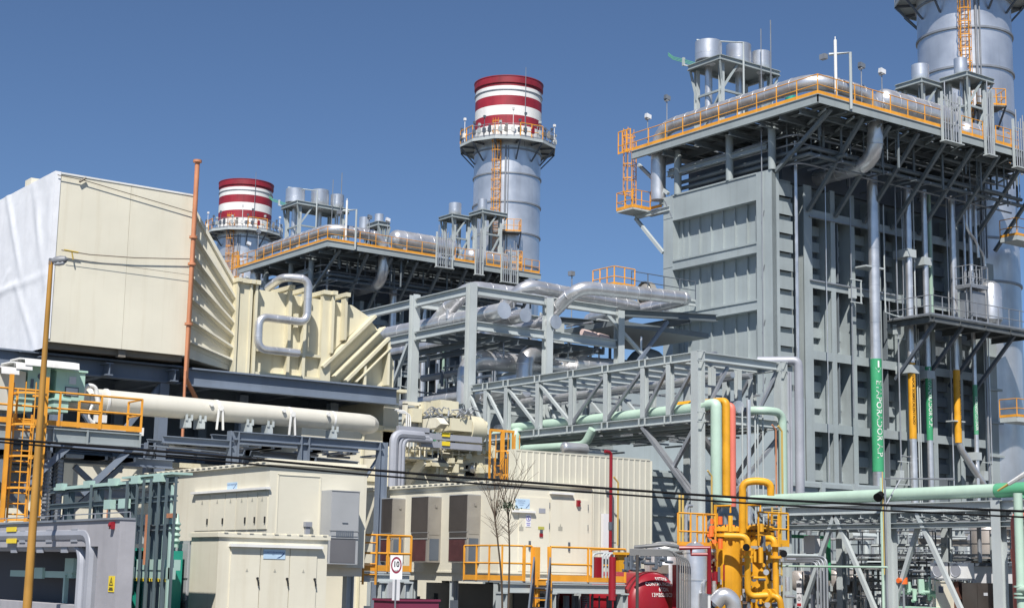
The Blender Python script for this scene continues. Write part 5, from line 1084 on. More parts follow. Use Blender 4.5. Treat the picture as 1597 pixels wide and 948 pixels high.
solo(mb, 'cable_bundle', DARK, 'dark hoses and cables hanging under the right end of the entrance platform', 'cables')
# things seen in the dark under the control house
mb = MB()
for k in range(10): x = KX+r.uniform(-.5, 4); y = r.uniform(44, 51); mb.box(x, y, 0, x+.2, y+.2, r.uniform(.8, 1.7))
mb.box(KX-.4, 44, 1.0, KX-.2, 51, 1.12); mb.box(KX+3, 44, .3, KX+3.2, 52, 2.0); solo(mb, 'underfloor_rack', DARK, 'dark cable racks in the shadow under the control house', 'rack')
# speed sign
c = at(618, 884, d=44); x, y, z = c
t = thing('speed_sign', 'round speed limit sign reading 10 on a thin post, bottom centre', 'road sign', (x, y, 0))
n_ = V(-Fv.x, -Fv.y, 0).normalized(); rr_ = V(0, 0, 1).cross(n_).normalized(); up = V(0, 0, 1)
def orient(mb, pts, off): mb.add([c+rr_*a+up*b_+n_*off for a, b_ in pts], [tuple(range(len(pts)))])
mb = MB(); w2, h2 = .17, .33
fr_ = [c+rr_*a+up*b_+n_*o for o in (0, -.015) for a, b_ in ((-w2, -h2), (w2, -h2), (w2, h2), (-w2, h2))]
mb.add(fr_, [(0,1,2,3),(7,6,5,4),(0,4,5,1),(1,5,6,2),(2,6,7,3),(3,7,4,0)]); mb.build('sign_plate', SIGNW, t)
mb = MB(); k = 28; ring = [c+up*.06+n_*.004+(rr_*math.cos(a)+up*1.55*math.sin(a))*q for q in (.148, .112) for a in [2*math.pi*i/k for i in range(k)]]
mb.add(ring, [(i, (i+1) % k, k+(i+1) % k, k+i) for i in range(k)]); mb.build('red_ring', mat('ring_maroon', (.25, .02, .05), .5), t)
mb = MB(); lettering(mb, '10', c+up*.08+n_*.006, rr_, up, .23, .75, bold=.006); lettering(mb, 'km/h', c-up*.09+n_*.006, rr_, up, .07); mb.build('numerals', INK, t, smooth=False)
mb = MB(); mb.cyl((x, y, 0), (x, y, z-h2), .025, n=8); mb.build('post', DULL, t)
c2 = at(617, 912, d=45); mb = MB(); mb.box(c2.x-.11, c2.y-.02, c2.z-.42, c2.x+.13, c2.y, c2.z+.22); solo(mb, 'blank_board', SIGNW, 'pale board hanging below and behind the speed sign', 'board')
c2 = at(653, 940, d=47); mb = MB(); mb.box(c2.x-.7, c2.y, 0, c2.x+.72, c2.y+1.4, at(653, 934, d=47).z); mb.box(c2.x-.74, c2.y-.04, at(653, 934, d=47).z-.06, c2.x+.76, c2.y+1.44, at(653, 934, d=47).z); solo(mb, 'maroon_box', mat('maroon_box', (.20, .03, .07), .5), 'maroon box top at the bottom edge, right of the speed sign', 'box')
# saplings: bare stems, thin forked twigs
def sapling(base, tips, label, leaf=None, seed=1):
    r = random.Random(seed); t = thing('sapling', label, 'young tree', (base.x, base.y, 0), 'bare saplings at the roadside')
    m_ = MB(); P = [V(base.x, base.y, 0)] + [q for q in tips]
    m_.pipe(P, .036, n=7, bend=.5, r2=.018); m_.build('trunk', BARK, t)
    m_ = MB(); top = P[-1]
    for k in range(14):
        d_ = rr_*r.uniform(-.45, .45)+V(0, 0, 1)+n_*r.uniform(-.3, .3); L = r.uniform(.6, 1.5); s0 = P[-2]+(top-P[-2])*r.uniform(.55, 1)
        e = s0+d_*L*.5; e2 = e+(d_+rr_*r.uniform(-.25, .25))*L*.5; m_.pipe([s0, e, e2], .011, n=4, r2=.004)
        for j in range(3): f = e+(e2-e)*r.random(); m_.pipe([f, f+(d_+rr_*r.uniform(-.8, .8))*r.uniform(.1, .4)], .006, n=3, r2=.003)
    for k in range(22):
        f = P[-2]+(top-P[-2])*r.uniform(0, .7); g_ = rr_*r.choice((-1, 1))*r.uniform(.2, .5)+V(0, 0, r.uniform(.2, .6)); m_.pipe([f, f+g_*r.uniform(.3, .9)], .006, n=3, r2=.003)
    m_.build('twigs', BARK, t)
    if leaf is not None:
        m_ = MB()
        for k in range(150):
            p_ = leaf+rr_*r.gauss(0, .13)+V(0, 0, r.gauss(0, .08))+n_*r.gauss(0, .1); a = V(r.uniform(-1, 1), r.uniform(-1, 1), r.uniform(-1, 1)).normalized()*.05; b_ = V(r.uniform(-1, 1), r.uniform(-1, 1), r.uniform(-1, 1)).normalized()*.03
            m_.add([p_, p_+a*.5+b_, p_+a, p_+a*.5-b_], [(0, 1, 2, 3)])
        m_.build('leaf_tuft', LEAF, t)
B_ = at(786, 948, d=40)
sapling(B_, [at(783, 905, d=40), at(776, 840, d=40), at(771, 803, d=40)], 'left bare sapling forking low in front of the control house corner', None, 3)
sapling(at(792, 948, d=40.2), [at(794, 905, d=40.2), at(795, 850, d=40.2), at(792, 795, d=40.2)], 'right bare sapling with one dark leaf tuft beside the blue sign', at(789, 788, d=40.1), 5)

# ================================================================ turbine auxiliaries: cream exhaust machinery 600-760
t = thing('turbine_skid', 'cluttered cream turbine machinery between the duct bend and the orange ladder', 'machinery', (37.2, 57.5, 0))
E_ = lambda px, py, y=57.6: at(px, py, y=y)
a = E_(672, 640); c = E_(745, 700)
mb = MB(); mb.box(37.2, 58.6, 0, 41.6, 64, 7.8); mb.box(37.8, 58.3, 7.75, 41.2, 60.5, 7.85); mb.build('enclosure_wall', CREAM, t)
mb = MB(); c1_ = E_(735, 664); mb.cyl((E_(728, 664).x, 57.9, c1_.z-.15), (E_(728, 664).x+.9, 58.1, c1_.z-.15), .65, n=26); mb.cyl((E_(728, 664).x+.9, 58.1, c1_.z-.15), (E_(728, 664).x+1.2, 58.1, c1_.z-.4), .62, .3, n=26); mb.build('exhaust_drum', CREAMY, t)
mb = MB(); a, c = E_(697, 652), E_(730, 674); mb.box(a.x, 57.3, c.z, c.x, 58.6, a.z); mb.build('side_box', CREAMY, t)
mb = MB(); a, c = E_(678, 651, 57.0), E_(690, 668, 57.0); mb.box(a.x, 56.9, c.z, c.x, 58.4, a.z); mb.add([(a.x, 56.9, c.z), (c.x, 56.9, c.z), (c.x, 56.5, a.z-.3), (a.x, 56.5, a.z-.3), (a.x, 56.9, a.z), (c.x, 56.9, a.z)], [(0,1,2,3),(3,2,5,4),(0,3,4),(1,5,2)]); mb.build('hooded_box', CREAM, t)
mb = MB(); a, c = E_(634, 633, 58.2), E_(651, 672, 58.2); mb.box(a.x-.15, 58.1, c.z-.3, a.x, 58.3, a.z+.1); mb.box(c.x, 58.1, c.z-.3, c.x+.15, 58.3, a.z+.1); mb.box(a.x-.15, 58.1, a.z+.05, c.x+.15, 58.3, a.z+.2); mb.use(DUCT).box(a.x, 58.22, c.z, c.x, 58.4, a.z); mb.build('frame_door', CREAM, t)
for px, py, w_ in ((700, 632, .5), (714, 634, .3), (672, 635, .35), (655, 645, .4)):
    a = E_(px, py); mb = MB(); mb.box(a.x-w_*.6, 57.8, a.z-.35, a.x+w_*.6, 58.6, a.z+.25); mb.build('top_box', CREAMY, t)
r = random.Random(31); mb = MB()
for k in range(60):
    a = E_(r.uniform(664, 735), r.uniform(638, 652), 57.6+r.uniform(-.4, .6)); q = a+V(r.uniform(-.5, .6), r.uniform(-.3, .3), r.uniform(-.25, .25)); mb.pipe([a, (a+q)/2+V(0, 0, .12), q], r.choice((.02, .03, .045)), n=5)
mb.build('hoses', DULL, t)
mb = MB()
for k, (pa, pb, py) in enumerate(((620, 668, 668), (650, 750, 678), (655, 750, 691), (620, 668, 682))):
    a, c = E_(pa, py, 56.9), E_(pb, py+2, 56.9); mb.box(a.x, 56.8, a.z-.14, c.x, 57.0, a.z+.12)
mb.build('cable_tray', DUCT, t)
mb = MB()
for px in (697,):
    for py in (677, 691): a = E_(px, py, 56.7); mb.box(a.x-.2, 56.75, a.z-.1, a.x+.2, 56.79, a.z+.08)
mb.build('tray_label', SIGNY, t)
mb = MB()
for k, px in enumerate((614, 623, 628)):
    X_ = E_(px, 700, 56.6).x; zt = E_(px, 676, 56.6).z-.1*k; mb.pipe([(X_, 56.6, 0), (X_, 56.6, zt), (X_+1.5, 56.7, zt)], (.2, .12, .12)[k], .4, n=10)
mb.build('riser_conduit', DUCT, t)
mb = MB()
for k in range(3): X_ = E_(634+k*3.2, 650, 57.9).x; zt = E_(640, 641+k*2, 57.9).z; mb.pipe([(X_-.6, 57.9, zt), (X_, 57.9, zt), (X_, 57.9, zt-1.5)], .035, .25, n=6)
mb.build('silver_tubing', WHITE, t)
a, c = E_(674, 706, 57.8), E_(700, 728, 57.8); mb = MB(); mb.box(a.x, 57.8, c.z, c.x, 58.6, a.z-.4); mb.add([(a.x, 57.8, a.z-.45), (c.x, 57.8, a.z-.45), (c.x, 58.6, a.z+.05), (a.x, 58.6, a.z+.05), (a.x, 58.6, c.z), (c.x, 58.6, c.z)], [(0,1,2,3)]); mb.use(DARK).add([(a.x+.06, 57.81, a.z-.40), (c.x-.06, 57.81, a.z-.40), (c.x-.06, 58.5, a.z+.06), (a.x+.06, 58.5, a.z+.06)], [(0,1,2,3)]); mb.build('louvre_hood', CREAMY, t)
a, c = E_(730, 725, 58.4), E_(743, 742, 58.4); mb = MB(); mb.box(a.x, 58.5, c.z, c.x, 58.598, a.z); mb.box(E_(704, 748, 58.4).x, 58.5, E_(704, 758, 58.4).z, E_(714, 748, 58.4).x, 58.598, E_(704, 749, 58.4).z); mb.build('opening', BLACK, t)
c = E_(738, 730, 58.3); mb = MB(); mb.capsule((c.x, 58.55, c.z), (c.x, 58.2, c.z), .2, 14); mb.build('silver_ball', SILVER, t)
mb = MB()
for k in range(46):
    a = E_(r.uniform(622, 762), r.uniform(684, 745), 58.3); w_ = r.uniform(.08, .35); mb.box(a.x, 58.2-r.uniform(0, .3), a.z, a.x+w_, 58.6, a.z+r.uniform(.06, .4))
mb.build('small_boxes', CREAMY, t)
mb = MB()
for k in range(40):
    a = E_(r.uniform(632, 765), r.uniform(684, 730), 58.1); mb.cyl(a, a+(V(0, 0, r.uniform(.2, .9)) if r.random() < .6 else V(r.uniform(.2, .8), 0, 0)), .03, n=5)
for z in (6.9, 5.6, 4.4): mb.box(37.2, 58.45, z, 41.6, 58.6, z+.08)
mb.build('brackets', CREAM, t)
mb = MB(); a = E_(652, 712, 57.2); mb.box(a.x-.6, 57.0, a.z-.12, a.x+.9, 58.6, a.z-.02); mb.beam((a.x+.3, 57.2, a.z-.1), (a.x+.3, 58.5, a.z-1.1), .1, .5); mb.rail([(a.x-.6, 57, a.z), (a.x+.9, 57, a.z)], .9, .3, .02, mids=(.3, .6), toe=0); mb.build('shelf', CREAM, t)
# orange ladder beside it
a = at(781, 672, y=52.0); zb_ = at(781, 750, y=52).z
mb = MB(); mb.ladder((a.x, 52, 3.5), a.z-4.6, (0, -1, 0), .55, cr=.5, r=.03); mb.box(a.x-.05, 51.8, 3.5, a.x+.06, 51.95, a.z)
for xk in (-.6, .55): mb.beam((a.x+xk, 51.9, a.z), (a.x+xk, 51.9, 4), .07, .07)
mb.beam((a.x-.6, 51.9, a.z), (a.x+.6, 51.9, a.z), .08, .1)
solo(mb, 'caged_ladder', ORANGE, 'orange caged ladder between the cream machinery and the corrugated shed', 'ladder')

# ================================================================ steel pipe frame and its silver pipes (centre)
GX, GY, GE, GL = 45.0, 64.9, 54.8, 70.2
t = thing('pipe_structure', 'two storey pale grey steel frame full of silver pipes in the middle of the picture', 'steel frame', (GX, GY, 0))
for x, y, zt in ((GX, GY, 16.9), (GX, GL, 17.0), (49.9, GY, 16.7), (GE, GY, 16.6), (GX, 76, 16), (GE, GL, 16.5), (49.9, GL+2, 16.5)):
    mb = MB(); mb.ibeam((x, y, 0), (x, y, zt), .42, .42, (0, 1, 0)); mb.build('post', PALE, t)
for z in (16.55, 14.75, 10.6, 12.4):
    for p_, q_ in (((GX, GY+.25), (GX, GL-.25)), ((GX+.25, GY), (49.65, GY)), ((50.15, GY), (GE-.25, GY)), ((GX, GL+.25), (GX, 75.8))) + ((((GX+.3, GL), (GE-.3, GL)),) if z > 14 else ()):
        if z == 12.4 and p_ != (50.15, GY): continue
        mb = MB(); mb.ibeam((*p_, z), (*q_, z), .28, .45); mb.build('beam', PALE, t)
for (p_, q_) in (((GX, GL+.4, 14.6), (GX, GL+3.0, 10.8)), ((53.9, GY, 16.3), (GE+3.6, GY+.1, 13.0)), ((54.9, GY-.1, 12.6), (58.3, GY, 16.4)), ((54.9, GY+.3, 10.3), (57.6, GY+.2, 13.9))):
    mb = MB(); mb.beam(p_, q_, .18); mb.build('brace', BLUEST if p_[0] > 54.5 and p_[2] > 12 else PALE, t)
for z in (14.48,):
    mb = MB()
    for y in (66.2, 67.6, 69): mb.ibeam((GX, y, z), (GE, y, z), .22, .3)
    for x in (46.4, 48, 51.5, 53): mb.ibeam((x, GY, z-.3), (x, 76, z-.3), .22, .3)
    mb.build('floor_joist', JOIST_SHADE, t)
mb = MB(); mb.ibeam((GE, GY, 16.5), (62, GY, 17.0), .3, .4); mb.ibeam((GE, GL, 16.7), (62, GL, 17.0), .3, .4); mb.ibeam((60, GY, 16.7), (60, GL+4, 16.7), .3, .4); mb.box(55, 65.5, 15.9, 62, 72, 16.2); mb.build('outrigger', JOIST_SHADE, t)
hdr = (('nearest', 46.4, 64.9-.9, .42, 15.55, 46.9), ('middle', 47.9, 64.2, .36, 15.5, 48.3), ('right', 50.2, 64.6, .36, 15.45, 50.3))
for i, (nm, x, ye, rr, z, xt) in enumerate(hdr):
    mb = MB(); mb.pipe([(x, 82, z), (x, ye, z)], rr, n=20, rings=1.4); mb.cyl((x, ye-.02, z), (x, ye, z), rr*1.04, n=20)
    solo(mb, 'header_pipe', SILVER, ('largest of three silver header pipes with flat ends, upper left in the frame', 'middle silver header pipe of the three with flat ends in the pipe frame', 'rightmost silver header pipe of the three, its round end against the frame post')[i], 'pipe', 'silver header pipes in the frame')
for i, (x, y0, xe) in enumerate(((46.5, 70.5, 64), (48.4, 68.0, 64), (50.4, 66.0, 64))):
    z1 = (17.3, 17.35, 17.2)[i]; yt = y0-2.6
    mb = MB(); mb.pipe([(x, y0, 15.6), (x+.3, yt, z1), (xe-(5.5, 6.3, 5.0)[i], yt+(0, 1.2, .4)[i], z1+(.1, .0, .45)[i]), (xe-(5.1, 5.9, 4.6)[i], yt+(4.6, 5.8, 5.0)[i], z1+(.1, .0, .45)[i])], .36 if i else .42, .9, n=20, rings=.9)
    solo(mb, 'riser_bend', SILVER, ('leftmost of the three silver pipes slanting up out of the headers', 'middle one of the three silver pipes slanting up out of the headers', 'rightmost slanting silver pipe, running on level towards the orange landing')[i], 'pipe', 'slanting silver pipes in the frame')
mb = MB(); mb.pipe([(46.6, 67.5, 10.9), (46.6, 67.5, 13.5), (53.5, 67.5, 13.5)], .5, 1.1, n=18, rings=.9); solo(mb, 'elbow_pipe', SILVER, 'silver elbow pipe turning right in the lower storey of the frame, left one', 'pipe', 'silver elbows in the frame')
mb = MB(); mb.pipe([(49.4, 66.2, 10.9), (49.4, 66.2, 14.0), (52, 67.2, 14.1)], .45, 1.0, n=18, rings=.9); solo(mb, 'elbow_pipe', SILVER, 'silver elbow pipe close to the middle frame post, lower storey', 'pipe', 'silver elbows in the frame')
mb = MB(); mb.pipe([(53.8, 66.4, 11.6), (53.8, 66.4, 12.5), (55.2, 66.4, 12.5), (55.2, 66.4, 11.2)], .4, .7, n=16); solo(mb, 'elbow_pipe', SILVER, 'short silver hump of pipe under the pink valves', 'pipe', 'silver elbows in the frame')
for i, (x, ye, z, rr) in enumerate(((46.6, 63.9, 11.5, .3), (47.7, 63.7, 11.5, .27), (48.9, 63.5, 11.5, .25))):
    mb = MB(); mb.pipe([(x, 82, z), (x, ye, z)], rr, n=16, rings=1.3); solo(mb, 'lower_header', SILVER, ('left', 'middle', 'right')[i]+' one of three slim silver pipes resting at the foot of the frame', 'pipe', 'slim silver pipes at the frame foot')
mb = MB(); mb.pipe([(53, 66.6, 13.7), (58.0, 66.6, 13.9), (62, 66.6, 13.9)], .42, n=18, rings=.8); solo(mb, 'level_pipe', SILVER, 'silver pipe running level right under the pink valves', 'pipe')
a = at(930, 524, y=66); t = thing('valve_pair', 'two pale pink valve actuators end to end on a silver pipe', 'valve', (a.x, 66, a.z-.7))
mb = MB(); mb.cyl((a.x-1.0, 66, a.z+.1), (a.x-.1, 66, a.z), .2, n=14); mb.cyl((a.x+.1, 66, a.z), (a.x+.8, 66, a.z-.08), .2, n=14); mb.cyl((a.x-.1, 66, a.z), (a.x+.1, 66, a.z), .13, n=10); mb.build('actuator', PINK, t)
mb = MB(); mb.cyl((a.x, 66, a.z-.15), (a.x, 66, a.z-.9), .14, n=10); mb.cyl((a.x+.5, 66, a.z-.25), (a.x+.5, 66, a.z-.9), .08, n=8); mb.cyl((a.x-.1, 66, a.z-.4), (a.x+.6, 66, a.z-.45), .12, n=8); mb.build('valve_body', DARK, t)
mb = MB(); mb.pipe([(57.2, 67, 12.4), (57.8, 67, 14.6), (60.6, 68, 14.8), (60.9, 68, 11)], .55, 1.4, n=18); solo(mb, 'dark_bend', JOIST_SHADE, 'thick dark pipe bend in the shade left of the nearest boiler', 'pipe')
mb = MB()
for k in range(5): mb.cyl((60, 69.5, 10+k*.55), (66, 69.5, 10+k*.55), .03, n=5)
for k in range(6): mb.cyl((60+k, 69.5, 9), (60+k, 69.5, 12.4), .03, n=5)
solo(mb, 'cage_railing', DULL, 'thin grey railings behind the thick dark pipe bend', 'railing')
# background steel and dull clutter behind the frame
t = thing('background_piping', 'dark tangle of pipes and steel filling the space behind the pipe frame', 'piping', (46, 74, 0)); r = random.Random(40)
mb = MB()
for k in range(26): x = r.uniform(44, 62); y = r.uniform(72, 86); mb.cyl((x, y, 0), (x, y, r.uniform(9, 13.6)), r.choice((.06, .1, .16)), n=7)
build_each(mb, 'upright_pipe', DULL, t)
mb = MB()
for k in range(40): x = r.uniform(42, 58); y = r.uniform(71, 88); z = r.uniform(6, 13.2); L = r.uniform(1, 6); mb.cyl((x, y, z), (x+L, y, z), r.choice((.05, .1, .2)), n=7) if k % 2 else mb.cyl((x, y, z), (x, y-L, z), r.choice((.05, .1, .2)), n=7)
build_each(mb, 'level_pipe', DULL, t)
mb = MB()
for z in (7, 9.5, 12): mb.box(42, 88, z, 64, 88.3, z+.3); mb.ibeam((42, 78, z), (63, 78, z), .3, .35)
for x in (42, 47, 52, 57, 62): mb.ibeam((x, 78, 0), (x, 78, 13.5), .3, .3)
mb.build('rear_steel', STEEL, t)
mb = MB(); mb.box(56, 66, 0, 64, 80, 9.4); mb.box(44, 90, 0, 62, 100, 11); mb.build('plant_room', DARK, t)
# orange landing
a = at(943, 448, y=69.0); x0_ = 58.2
t = thing('orange_landing', 'orange railed landing with a walkway leading right, left of the nearest boiler', 'platform', (58.9, 70.5, 19.3))
C0, C1, C2 = at(921, 446, d=95), at(948, 440, d=93.5), at(966, 447, d=94)
x0_, y0_, zf = 59.2, 70.6, 19.35
mb = MB(); mb.box(x0_, y0_, zf-.1, x0_+1.6, y0_+2.0, zf); mb.box(x0_+1.6, y0_+.3, zf-.12, 66, y0_+1.4, zf-.02); mb.ibeam((x0_, y0_+.3, zf-.3), (66, y0_+.3, zf-.3), .15, .3); mb.build('deck', PALE, t)
mb = MB(); mb.rail([(x0_, y0_+2, zf), (x0_, y0_, zf), (x0_+1.6, y0_, zf)], 1.15, .75, .035, toe=.2); mb.build('handrail', ORANGE, t)
mb = MB(); mb.rail([(x0_+1.6, y0_+.3, zf), (66, y0_+.3, zf)], 1.1, 1.2, .03, toe=.0); mb.build('walkway_rail', DARK, t)
for x in (x0_+.6, x0_+1.4, x0_+4.6):
    mb = MB(); mb.beam((x, y0_+.5, 16.7), (x, y0_+.5, zf-.2), .18); mb.build('post', DULL, t)
mb = MB(); mb.capsule((at(1000, 456, y=75).x, 75, at(1000, 456, y=75).z), (66.0, 75, at(1000, 456, y=75).z), .75, 20, .9); solo(mb, 'dull_vessel', BROWN2, 'dull rounded vessel end poking out left of the nearest boiler beneath the walkway', 'vessel')
c = at(892, 430, d=108); t = thing('floodlight', 'lone floodlight on a thin pole against the sky, right of the taller striped chimney', 'floodlight', (c.x, c.y, 10))
mb = MB(); mb.cyl((c.x, c.y, 10), c, .04, n=6); mb.build('pole', DULL, t)
mb = MB(); mb.box(c.x-.2, c.y-.15, c.z, c.x+.15, c.y+.2, c.z+.3); mb.build('lamp_head', DULL, t)
# a third unit's silencer tower far behind
for o_ in [o for o, _ in UNIT if o.name.startswith('silencer_tower')][1:2]: pass
p3_ = at(612, 372, d=175)
t = thing('silencer_tower', 'distant steel tower with two silencers behind the drum of the farther boiler', 'steel tower', (p3_.x, p3_.y, 28))
mb = MB(); a, c = at(590, 348, d=175), at(642, 358, d=172); z = a.z
mb.ibeam((a.x, a.y, z), (c.x, a.y, z), .3, .5); mb.ibeam((a.x, a.y, z), (a.x, a.y+3, z), .3, .5); mb.ibeam((a.x, a.y+3, z), (c.x, a.y+3, z), .3, .5); mb.ibeam((c.x, a.y, z), (c.x, a.y+3, z), .3, .5); mb.box(a.x, a.y, z-.1, c.x, a.y+3, z); mb.build('top_frame', STEEL, t)
for x in (a.x+.2, (a.x+c.x)/2, c.x-.2):
    for y in (a.y+.1, a.y+2.9):
        m_ = MB(); m_.ibeam((x, y, 26), (x, y, z), .3, .3); m_.build('post', STEEL, t)
mb = MB(); mb.beam((a.x, a.y, z-.3), ((a.x+c.x)/2, a.y, z-3), .2); mb.beam((c.x, a.y, z-.3), ((a.x+c.x)/2, a.y, z-3), .2); mb.build('bracing', STEEL, t)
for px, rr in ((575, .55), (598, .5)):
    q = at(px, 352, d=176); mb = MB(); mb.lathe((q.x, a.y+1.5+(1 if px == 575 else 0), z+.1 if px == 598 else z-.3), [(0, 0), (rr, 0), (rr, 1.3), (0, 1.3)], 20)
    solo(mb, 'vent_silencer', SILVER2, 'tiny distant silencer, '+('left' if px == 575 else 'right')+' one of the pair above the drum of the farther boiler', 'silencer', 'tiny distant silencers')

# small pipes and valves in the lower storey of the frame and under the truss bridge
r = random.Random(123)
t = thing('frame_piping', 'small silver and grey pipes and valves crowding the lower storey of the silver pipe frame', 'piping', (50, 67, 10))
for nm, ma, n1 in (('small_pipe', SILVER, 36), ('small_conduit', DULL, 40), ('small_bracket', PALE, 30), ('small_valve', DARK, 24)):
    for k in range(n1):
        x = r.uniform(45.6, 60); y = r.uniform(65.3, 71.5); z = r.uniform(10.8, 14.0) if r.random() < .75 else r.uniform(14.9, 16.3); m_ = MB(); q = r.random(); rr = r.choice((.04, .06, .09))
        if q < .4: m_.cyl((x, y, z), (x, y, min(z+r.uniform(.4, 2), 16.4)), rr, n=7)
        elif q < .7: m_.cyl((x, y, z), (x+r.uniform(.6, 3), y, z), rr, n=7)
        elif q < .9: m_.cyl((x, y, z), (x, y+r.uniform(.6, 3), z), rr, n=7)
        else: m_.cyl((x, y, z), (x, y-.12, z), rr*2.4, n=9); m_.cyl((x, y, z-.4), (x, y, z+.3), rr*.8, n=6)
        m_.build(nm, ma, t)

# ================================================================ truss bridge (centre right)
TXX, TY = 45.0, 48.2; ZTt, ZTb = 11.5, 8.95
t = thing('pipe_bridge', 'long pale steel truss bridge carrying pipes, its corner post right of centre', 'steel bridge', (TXX, TY, 0))
ends = [at(p, 600, x=TXX).y for p in (733, 760, 792, 841, 893, 947, 1005, 1045)]+[TY]
XW = 4.9
for x in (TXX, TXX+XW):
    for z in (ZTt, ZTb):
        mb = MB(); mb.ibeam((x, TY+.25, z), (x, ends[0]-.25, z), .28, .36); mb.build('chord', PALE, t)
    for i, y in enumerate(ends[1:-1]):
        mb = MB(); mb.ibeam((x, y, ZTb+.2), (x, y, ZTt-.2), .26, .26, (1, 0, 0))
        for z in (ZTb, ZTt): mb.box(x-.17, y-.22, z-.17, x-.12, y-.17, z+.17); mb.box(x-.17, y+.17, z-.17, x-.12, y+.22, z+.17)
        mb.build('truss_post', PALE, t)
    for i in range(len(ends)-1):
        a, c = (ends[i], ends[i+1]) if i < 4 else (ends[i+1], ends[i])
        mb = MB(); mb.beam((x-.03, a, ZTt-.2), (x-.03, c, ZTb+.25), .13, .13); mb.build('truss_diagonal', PALE if i < 4 else DULL, t)
for x, y in ((TXX, TY), (TXX+XW, TY), (TXX, 54.0), (TXX+XW, 54)):
    if x == TXX and y != TY: continue
    mb = MB(); mb.ibeam((x, y, 0), (x, y, ZTt+.2), .42, .42, (1, 0, 0)); 
    for z in (ZTt, ZTb): mb.box(x-.22, y-.24, z-.22, x+.22, y-.2, z-.18); mb.box(x-.22, y-.24, z+.18, x+.22, y-.2, z+.22)
    mb.build('corner_post', PALE, t)
for z in (ZTt, ZTb):
    mb = MB(); mb.ibeam((TXX+.25, TY, z), (TXX+XW-.25, TY, z), .28, .36); mb.build('end_beam', PALE, t)
for x in (TXX+1.75, TXX+3.3):
    mb = MB(); mb.ibeam((x, TY+1, ZTb+.2), (x, TY+1, ZTt-.2), .24, .24, (0, 1, 0)); mb.build('inner_post', PALE, t)
for a, c in (((TXX+.5, ZTb+.2), (TXX+1.8, ZTt-.3)), ((TXX+3.4, ZTb+.2), (TXX+XW-.2, ZTt-.3))):
    mb = MB(); mb.beam((a[0], TY+.1, a[1]), (c[0], TY+.1, c[1]), .12); mb.build('end_diagonal', DULL, t)
y = TY+1.2
while y < ends[0]:
    mb = MB(); mb.ibeam((TXX+.1, y, ZTt-.05), (TXX+XW, y, ZTt-.05), .2, .26); mb.ibeam((TXX+.1, y, ZTb-.05), (TXX+XW, y, ZTb-.05), .2, .26); mb.build('cross_beam', PALE, t); y += 1.45
mb = MB()
for k in range(5): mb.ibeam((TXX+.7+k*.9, TY+.3, ZTb-.25), (TXX+.7+k*.9, 64, ZTb-.25), .14, .16)
mb.build('stringer', STEEL, t)
# legs' long braces
for p_, q_ in (((TXX-.05, at(1003, 650, x=TXX).y, ZTb-.2), (TXX-.05, TY+.2, 5.6)), ((TXX+.05, at(1003, 650, x=TXX).y+.02, ZTb-.2), (TXX+.25, TY+.15, 5.5)), ((TXX+.1, TY+.3, ZTb-.4), (TXX+.1, at(1047, 722, x=TXX).y, 6.9)), ((TXX+XW, 49, 9), (TXX+XW, 53.5, 4)), ((TXX+XW, 53.5, 9), (TXX+XW, 49, 4)), ((TXX+.3, TY+.1, 4.2), (TXX+XW-.2, TY+.1, 8.3)), ((TXX+.3, TY+.15, 8.3), (TXX+XW-.2, TY+.15, 4.2))):
    mb = MB(); mb.beam(p_, q_, .15); mb.build('long_brace', DULL, t)
r = random.Random(50)
for i, (x, z, rr, ma, lab) in enumerate(((TXX+1.1, ZTb+.55, .22, SILVER, 'silver pipe inside the truss bridge, nearest the mint pipe'), (TXX+2.0, ZTb+.5, .16, DULL, 'dull grey pipe inside the truss bridge'), (TXX+3.0, ZTb+.7, .28, SILVER, 'thickest silver pipe deep inside the truss bridge'), (TXX+4.0, ZTb+.6, .2, DULL, 'dull grey pipe along the far side of the truss bridge'), (TXX+1.6, ZTt+.3, .12, DULL, 'slim pipe lying on top of the truss bridge'), (TXX+2.6, ZTt-.5, .15, SILVER, 'slim silver pipe under the top beams of the truss bridge'), (TXX+3.7, ZTt-.45, .13, DULL, 'slim grey pipe under the top beams of the truss bridge'))):
    mb = MB(); mb.pipe([(x, TY+.6, z), (x, 64, z)], rr, n=10, rings=1.5); solo(mb, 'bridge_pipe', ma, lab, 'pipe', 'pipes lying in the truss bridge')
mb = MB()
for k in range(60):
    x = r.uniform(TXX+.4, TXX+XW); y = r.uniform(TY+.5, 63); z = r.uniform(ZTb-.7, ZTb-.2) if k % 2 else r.uniform(ZTb+.2, ZTt-.3); L = r.uniform(.5, 2.4)
    mb.box(x, y, z, x+L if k % 3 else x+.08, y+.08 if k % 3 else y+L, z+.08)
build_each(mb, 'conduit', DULL, t)
# mint pipe and coloured risers
YR = 47.55
def zr(px, py): return at(px, py, y=YR).z
gx = at(1117, 700, y=YR).x; gz = ZTb+.42
mb = MB(); mb.pipe([(TXX+.02+.38, 62.2, gz), (TXX+.38, 48.8, gz), (TXX+.38, YR+.3, gz+.1), (gx, YR, gz+.1), (gx, YR, 5.5), (45.5+.5, YR-.1, 5.42)], .235, .6, n=18)
solo(mb, 'mint_riser_pipe', MINT, 'mint pipe running along the truss bridge and dropping down beside its corner post', 'pipe', 'mint pipes')
mb = MB(); a = at(916, 640, x=TXX+.35); mb.pipe([(TXX+.3, 63, gz-.35), (TXX+.3, 61.0, gz-.35), (TXX-.1, 60.8, gz-.3), (TXX-.15, 60.6, 5.0)], .28, .4, n=14); mb.pipe([(TXX-.4, 60.0, 4), (TXX-.4, 60.0, ZTb-.75), (TXX-.2, 55.4, ZTb-.8), (TXX-.15, 54.9, ZTb-.1)], .2, .4, n=14)
